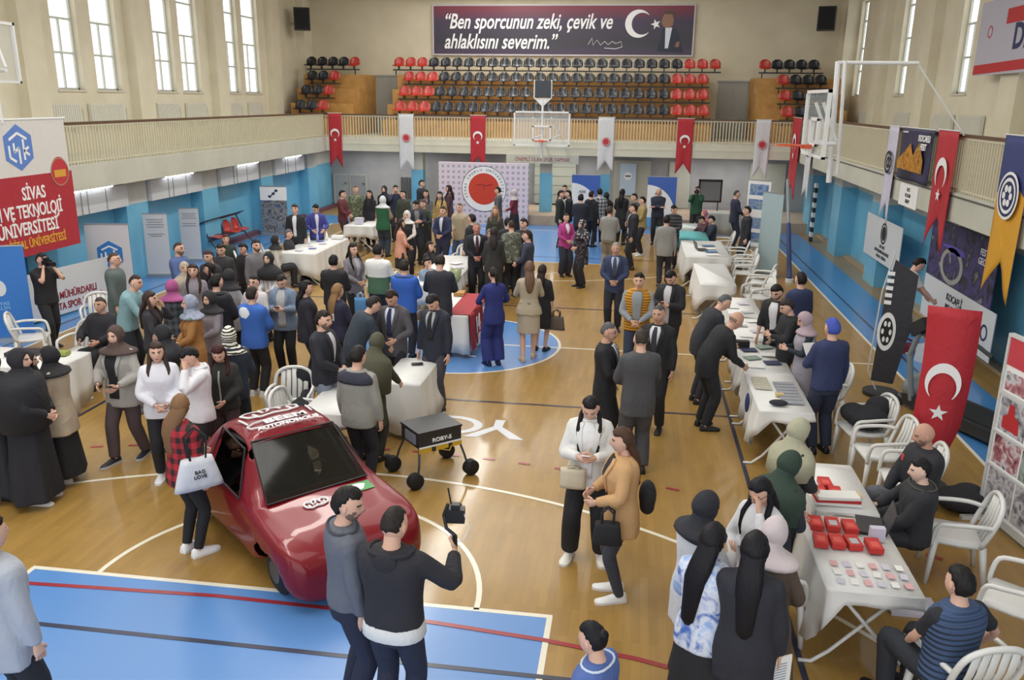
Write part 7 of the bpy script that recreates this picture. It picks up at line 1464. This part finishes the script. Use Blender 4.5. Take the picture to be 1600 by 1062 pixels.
person(-3.90, 12.57, 1.74, 110, 'tall dark-haired man before the blue column', {'c': '#1f2430', 'name': 'jacket'}, {'c': '#1b1b21'}, {'k': 'short'})
person(-3.13, 10.08, 1.7, 180, 'woman with dark hair and grey scarf below the blue column', {'c': '#6a6a70', 'name': 'jacket'}, {'c': '#23242c'}, {'k': 'long', 'c': '#2a2222', 'len': 0.25}, sex='f')
person(-2.65, 7.85, 1.66, 200, 'person in a dark green jacket holding a red item, back left of centre', {'c': '#2c332c', 'name': 'jacket'}, {'c': '#22252c'}, {'k': 'short', 'c': '#4a2c28'}, arms=('carry', 'carry'))
person(-2.69, 10.03, 1.66, 190, 'woman in a yellow patterned blouse beside the backdrop', {'c': ('floral', '#b5985a', '#8a7040'), 'name': 'blouse'}, {'c': '#1b1b21'}, {'k': 'long', 'c': '#1f1a1a', 'len': 0.25}, sex='f')
person(-2.74, 11.55, 1.7, 265, 'woman with thick curly dark hair and a green scarf beside the backdrop', {'c': '#4a3038', 'hem': 0.6, 'name': 'coat'}, {'c': '#1b1b21'}, {'k': 'long', 'c': '#2a1a1c', 'len': 0.2, 'spread': 0.11}, sex='f')
person(-1.71, 6.13, 1.72, 195, 'person in a navy jacket with a white scarf, hands clasped near the backdrop', {'c': '#22284a', 'hem': 0.7, 'name': 'jacket', 'open': ('#cdd2dc', 1.1, 0.2, 0.08)}, {'c': '#1d2134'}, {'k': 'short', 'c': '#3a2a26'}, arms=('front', 'front'))
person(-1.44, 6.89, 1.72, 200, 'man in a beige jacket and jeans left of the black-suited man', {'c': '#a89a84', 'hem': 0.76, 'ease': 0.04, 'name': 'jacket'}, {'c': '#46587a'}, {'k': 'crop', 'c': '#5a4434'}, arms=('down', 'front'))
person(-0.72, 4.84, 1.72, 300, 'person with dark curls in a black jacket behind the black-suited man', {'c': '#22242a', 'name': 'jacket'}, {'c': '#1b1b21'}, {'k': 'short', 'c': '#241c1c'})
person(-1.21, 11.76, 1.66, 265, 'person with a grey blazer and dark hair in front of the red seal', {'c': '#55565a', 'name': 'blazer', 'hem': 0.76}, {'c': '#22252e'}, {'k': 'short', 'c': '#1c1a1e'})
person(-0.64, 11.32, 1.64, 275, 'woman in a pale headscarf and dark red coat beside the red seal', {'c': '#6a1f2c', 'hem': 0.75, 'name': 'coat'}, {'k': 'skirt', 'c': '#17181c', 'hem': 0.3}, {'k': 'hijab', 'c': '#b5a9ae', 'drape': 0.04}, sex='f', arms=('carry', 'carry'))
person(-0.49, 6.77, 1.68, 180, 'woman with fair hair and a dark olive jacket in the crowd right of centre', {'c': '#33362f', 'hem': 0.7, 'ease': 0.04, 'name': 'jacket'}, {'c': '#1b1b21'}, {'k': 'long', 'c': '#8a6a4c', 'len': 0.15}, sex='f')
person(-0.12, 3.71, 1.55, 170, 'woman in a purple top and grey headscarf behind the black-suited man', {'c': '#3a2450', 'hem': 0.7, 'name': 'top'}, {'c': '#1b1b21'}, {'k': 'hijab', 'c': '#6a5f66', 'drape': 0.05}, sex='f')
person(0.10, 2.97, 1.7, 355, 'woman with straight dark hair in a long charcoal coat seen from behind', {'c': '#2a2826', 'hem': 0.4, 'ease': 0.04, 'name': 'coat'}, {'c': '#1b1b21'}, {'k': 'long', 'c': '#2c2523', 'len': 0.2, 'sides': 0}, sex='f')
person(0.35, 3.84, 1.74, 330, 'soldier in camouflage with back turned, right of centre', {'c': ('camo', '#6a7064', '#454c44', '#8f9284'), 'hem': 0.8, 'ease': 0.04, 'name': 'uniform_jacket'}, {'c': '#22252a'}, {'k': 'crop', 'c': '#3a2c26'})
person(0.60, 4.10, 1.76, 215, 'man in a black jacket behind the young suited man', {'c': '#1c1e26', 'name': 'jacket', 'ease': 0.04}, {'c': '#20222a'}, {'k': 'short', 'c': '#2a2020'})
person(0.87, 2.66, 1.72, 270, 'young man in a slate-blue suit in profile facing left', {'c': '#2c3244', 'hem': 0.76, 'ease': 0.03, 'open': ('#d6d8df', 1.08, 0.34, 0.05, None), 'name': 'suit_jacket'}, {'c': '#2c3244'}, {'k': 'short', 'c': '#33271f'}, arms=('front', 'front'))
person(0.14, 4.66, 1.68, 350, 'dark-haired person close to the soldier right of centre', {'c': '#23262e', 'name': 'jacket'}, {'c': '#1b1b21'}, {'k': 'short', 'c': '#181719'})
person(-5.34, 5.47, 1.74, 170, 'man in a black suit and open white shirt behind the long left booth', {'c': '#1a1b20', 'hem': 0.76, 'open': ('#d8d8de', 0.95, 0.22, 0.14), 'name': 'suit_jacket'}, {'c': '#1a1b20'}, {'k': 'short', 'c': '#3a2622'})
person(-5.05, 6.11, 1.7, 150, 'man in a violet-blue jacket over a white shirt behind the long left booth', {'c': '#3a3a8a', 'hem': 0.8, 'open': ('#cfd0dc', 1.0, 0.2, 0.08), 'name': 'jacket'}, {'c': '#2a2c4a'}, {'k': 'short', 'c': '#1a181c'}, nod=30, arms=('carry', 'carry'))
person(-5.16, 3.74, 1.6, 60, 'seated woman in black headscarf and white coat at the long left booth', {'c': '#c9c6c2', 'hem': 0.86, 'ease': 0.04, 'name': 'coat'}, {'c': '#1b1b21'}, {'k': 'hijab', 'c': '#1d1b20', 'drape': 0.1}, sex='f', sit=1)
person(-5.21, 4.64, 1.62, 90, 'seated woman in a grey hat and dark jacket at the long left booth', {'c': '#26262c', 'hem': 0.86, 'name': 'jacket'}, {'c': '#1b1b21'}, {'k': 'beanie', 'c': '#5f5a60'}, sex='f', sit=1)
# ---------------------------------------------------------------- things held or carried
def at(q, v):                                 # point in a person's own space -> world
    root, sc, Hm, J = q; a = root.rotation_euler.z; v = v*sc; return Vector((root.location.x+v.x*cos(a)-v.y*sin(a), root.location.y+v.x*sin(a)+v.y*cos(a), v.z))
def hand_of(q, s, ext=.09): sh, el, wr = q[3][s]; return at(q, wr+(wr-el).normalized()*ext)
def phone(q, label, s=1, m='#1a1b20', tilt=-35):
    p = (hand_of(q, 1, .07)+hand_of(q, -1, .07))/2 if s == 0 else hand_of(q, s, .07); r = q[0].rotation_euler.z
    b = MB(); b.box(0, 0, 0, .075, .15, .010); o = b.build('phone', mat('phone', m, .3), angle=30); o.location = p+Vector((0, 0, .025)); o.rotation_euler = (rad(tilt+60), 0, r); tag(o, label, 'phone')
phone(Q_['white'], 'white phone in the hands of the woman in the open white jacket', 0, '#d9d9df'); phone(Q_['denim'], 'phone in the hands of the girl in the denim shirt', 0); phone(Q_['youth'], 'phone held by the young man in the black jacket', 0); phone(Q_['walk'], 'dark phone in the hand of the woman in the brown headscarf', -1)
# camera on a gimbal
p = hand_of(Q_['gimbal'], 1, .05); t = thing('camera_gimbal', 'black camera on a hand-held gimbal raised by the man in the hooded jacket', 'camera', p, .1)
GB = mat('camera_black', '#1a1b1f', .4)
b = MB(); b.tube([(0, 0, -.10), (0, 0, .09)], .018, 10); b.build('grip', GB, t); b = MB(); b.tube([(0, 0, .09), (-.06, .02, .13), (-.08, .04, .22), (-.05, .05, .30)], .013, 8); b.build('gimbal_arm', GB, t)
b = MB(); b.box(.0, .05, .22, .13, .07, .10); b.box(0, .05, .285, .06, .05, .035); b.tube([(0, .08, .22), (0, .17, .22)], .036, 14); b.build('camera_body', GB, t, angle=30)
b = MB(); b.tube([(-.03, .05, .30), (-.05, .05, .42)], .006, 6); b.build('antenna', GB, t); b = MB(); b.tube([(.06, .02, .25), (.1, .0, .15), (.06, -.03, .07), (.02, -.02, .05)], .004, 5); b.build('white_cable', PW, t)
def camera(q, label):
    p = (hand_of(q, 1, .05)+hand_of(q, -1, .05))/2; t = thing('photo_camera', label, 'camera', p, q[0].rotation_euler.z)
    b = MB(); b.box(0, 0, .03, .15, .07, .10); b.box(0, 0, .1, .07, .06, .05); b.build('camera_body', GB, t, angle=30); b = MB(); b.tube([(0, .03, .03), (0, .12, .03), (0, .19, .03)], [.036, .036, .042], 14); b.build('lens', GB, t)
camera(Q_['photog'], 'black photo camera held to the face of the photographer in the cap'); camera(Q_['green'], 'small camera of the photographer in the green hooded top')
# bags
def bag(name, label, cat, loc, rz, w, d, h, c, strap, hz, top=.8):
    t = thing(name, label, cat, loc, rz); b = MB(); R = []
    for i in range(7):
        u = i/6; k = 1+(top-1)*u; kk = .75+.5*sin(pi*min(1, u*1.05))*.5; R.append([(x*k, y*kk, h*u) for x, y in ell(w/2, d/2, 18, 3)])
    b.rings(R); b.build('body', clr(c), t, smooth=True)
    for s in (-1, 1): b = MB(); b.tube([(-w*.22*top, s*d*.3, h*.8), (-w*.2, s*d*.3, h+hz*.7), (0, s*d*.1, h+hz), (w*.2, s*d*.3, h+hz*.7), (w*.22*top, s*d*.3, h*.8)], .011, 6, flat=.5); b.build('handle', clr(strap), t, smooth=True)
    return t
q = Q_['plaid']; p = at(q, Vector((.27, -.04, .84))); t = bag('tote_bag', 'white tote bag with black handles on the shoulder of the checked-shirt girl', 'bag', p, q[0].rotation_euler.z+rad(70), .46, .14, .30, '#d5d6de', '#1c1c20', .30, .62); ptext(t, 'BAG\nLOVE', 0, .16, .05, PBLK, .075)
q = Q_['handbag']; bag('handbag', 'brown handbag carried by the woman in the black dress', 'bag', at(q, Vector((.30, .05, .45))), q[0].rotation_euler.z, .32, .14, .24, '#5d5248', '#4a4038', .12)
q = Q_['gift']; p = hand_of(q, -1, .08); t = bag('gift_bag', 'white gift bag with blue print and silver handles held out at arm length', 'bag', p-Vector((0, 0, .40)), q[0].rotation_euler.z+1.2, .26, .10, .30, ('floral', '#c9cfe0', '#4a66b0'), '#d0d0d0', .10, 1.0)
q = Q_['raglan']; t = bag('paper_bag', 'light blue paper bag beside the raglan sweatshirt man', 'bag', at(q, Vector((-.38, .05, .42))), q[0].rotation_euler.z, .24, .10, .32, '#5f9fdc', '#b0c9e0', .10, 1.0)
q = Q_['white']; t = bag('shoulder_bag', 'cream shoulder bag at the hip of the woman in the open white jacket', 'bag', at(q, Vector((.13, .19, .82))), q[0].rotation_euler.z, .24, .07, .20, '#d6cab0', '#c9bda4', .02, 1.0)
b = MB(); q2 = [at(q, Vector(v)) for v in ((.02, .20, 1.02), (-.10, .18, 1.25), (-.16, .06, 1.44), (-.14, -.08, 1.42))]; 
b.tube([v-t.location for v in [at(q, Vector(v)) for v in ((.2, .19, .98), (.0, .20, 1.2), (-.13, .12, 1.40), (-.15, .0, 1.455))]], .008, 6); o = b.build('strap', clr('#cdbfa4'), t); o.rotation_euler = (0, 0, -t.rotation_euler.z)
q = Q_['tan']; t = bag('handbag', 'black leather handbag on the arm of the woman in the tan jacket', 'bag', at(q, Vector((-.28, .16, .72))), q[0].rotation_euler.z+1.4, .26, .11, .20, '#1a1a1e', '#1a1a1e', .14)
lump('backpack', 'small black backpack behind the woman in the tan jacket', 'bag', at(q, Vector((.14, -.26, 1.0))), [((0, 0, 0), (.11, .08, .15)), ((0, 0, -.1), (.09, .07, .08))], '#1b1b20', rz=q[0].rotation_euler.z)
q = Q_['papers']; p = hand_of(q, 1, .05)
for i in range(2): o = slab('brochure', 'white printed brochure held low by the long-haired woman in black, %s of two' % ('front', 'back')[i], 'brochure', p.x+.02*i, p.y, p.z-.20+.02*i, .15, .012, .21, PAP[0], .3+.2*i); lines_ = MB(); [lines_.box(0, -.0075, .04+.02*k, .11, .002, .005) for k in range(7)]; lines_.build('print_lines', mat('print_grey2', '#7d8fb0', .6), o)
q = Q_['cap']; b = MB(); b.box(0, 0, 0, .2, .012, .28); o = b.build('brochure', PAP[0]); o.location = hand_of(q, -1, .1); o.rotation_euler = (rad(-40), 0, q[0].rotation_euler.z); tag(o, 'pale papers in the hand of the man in the blue cap', 'papers')
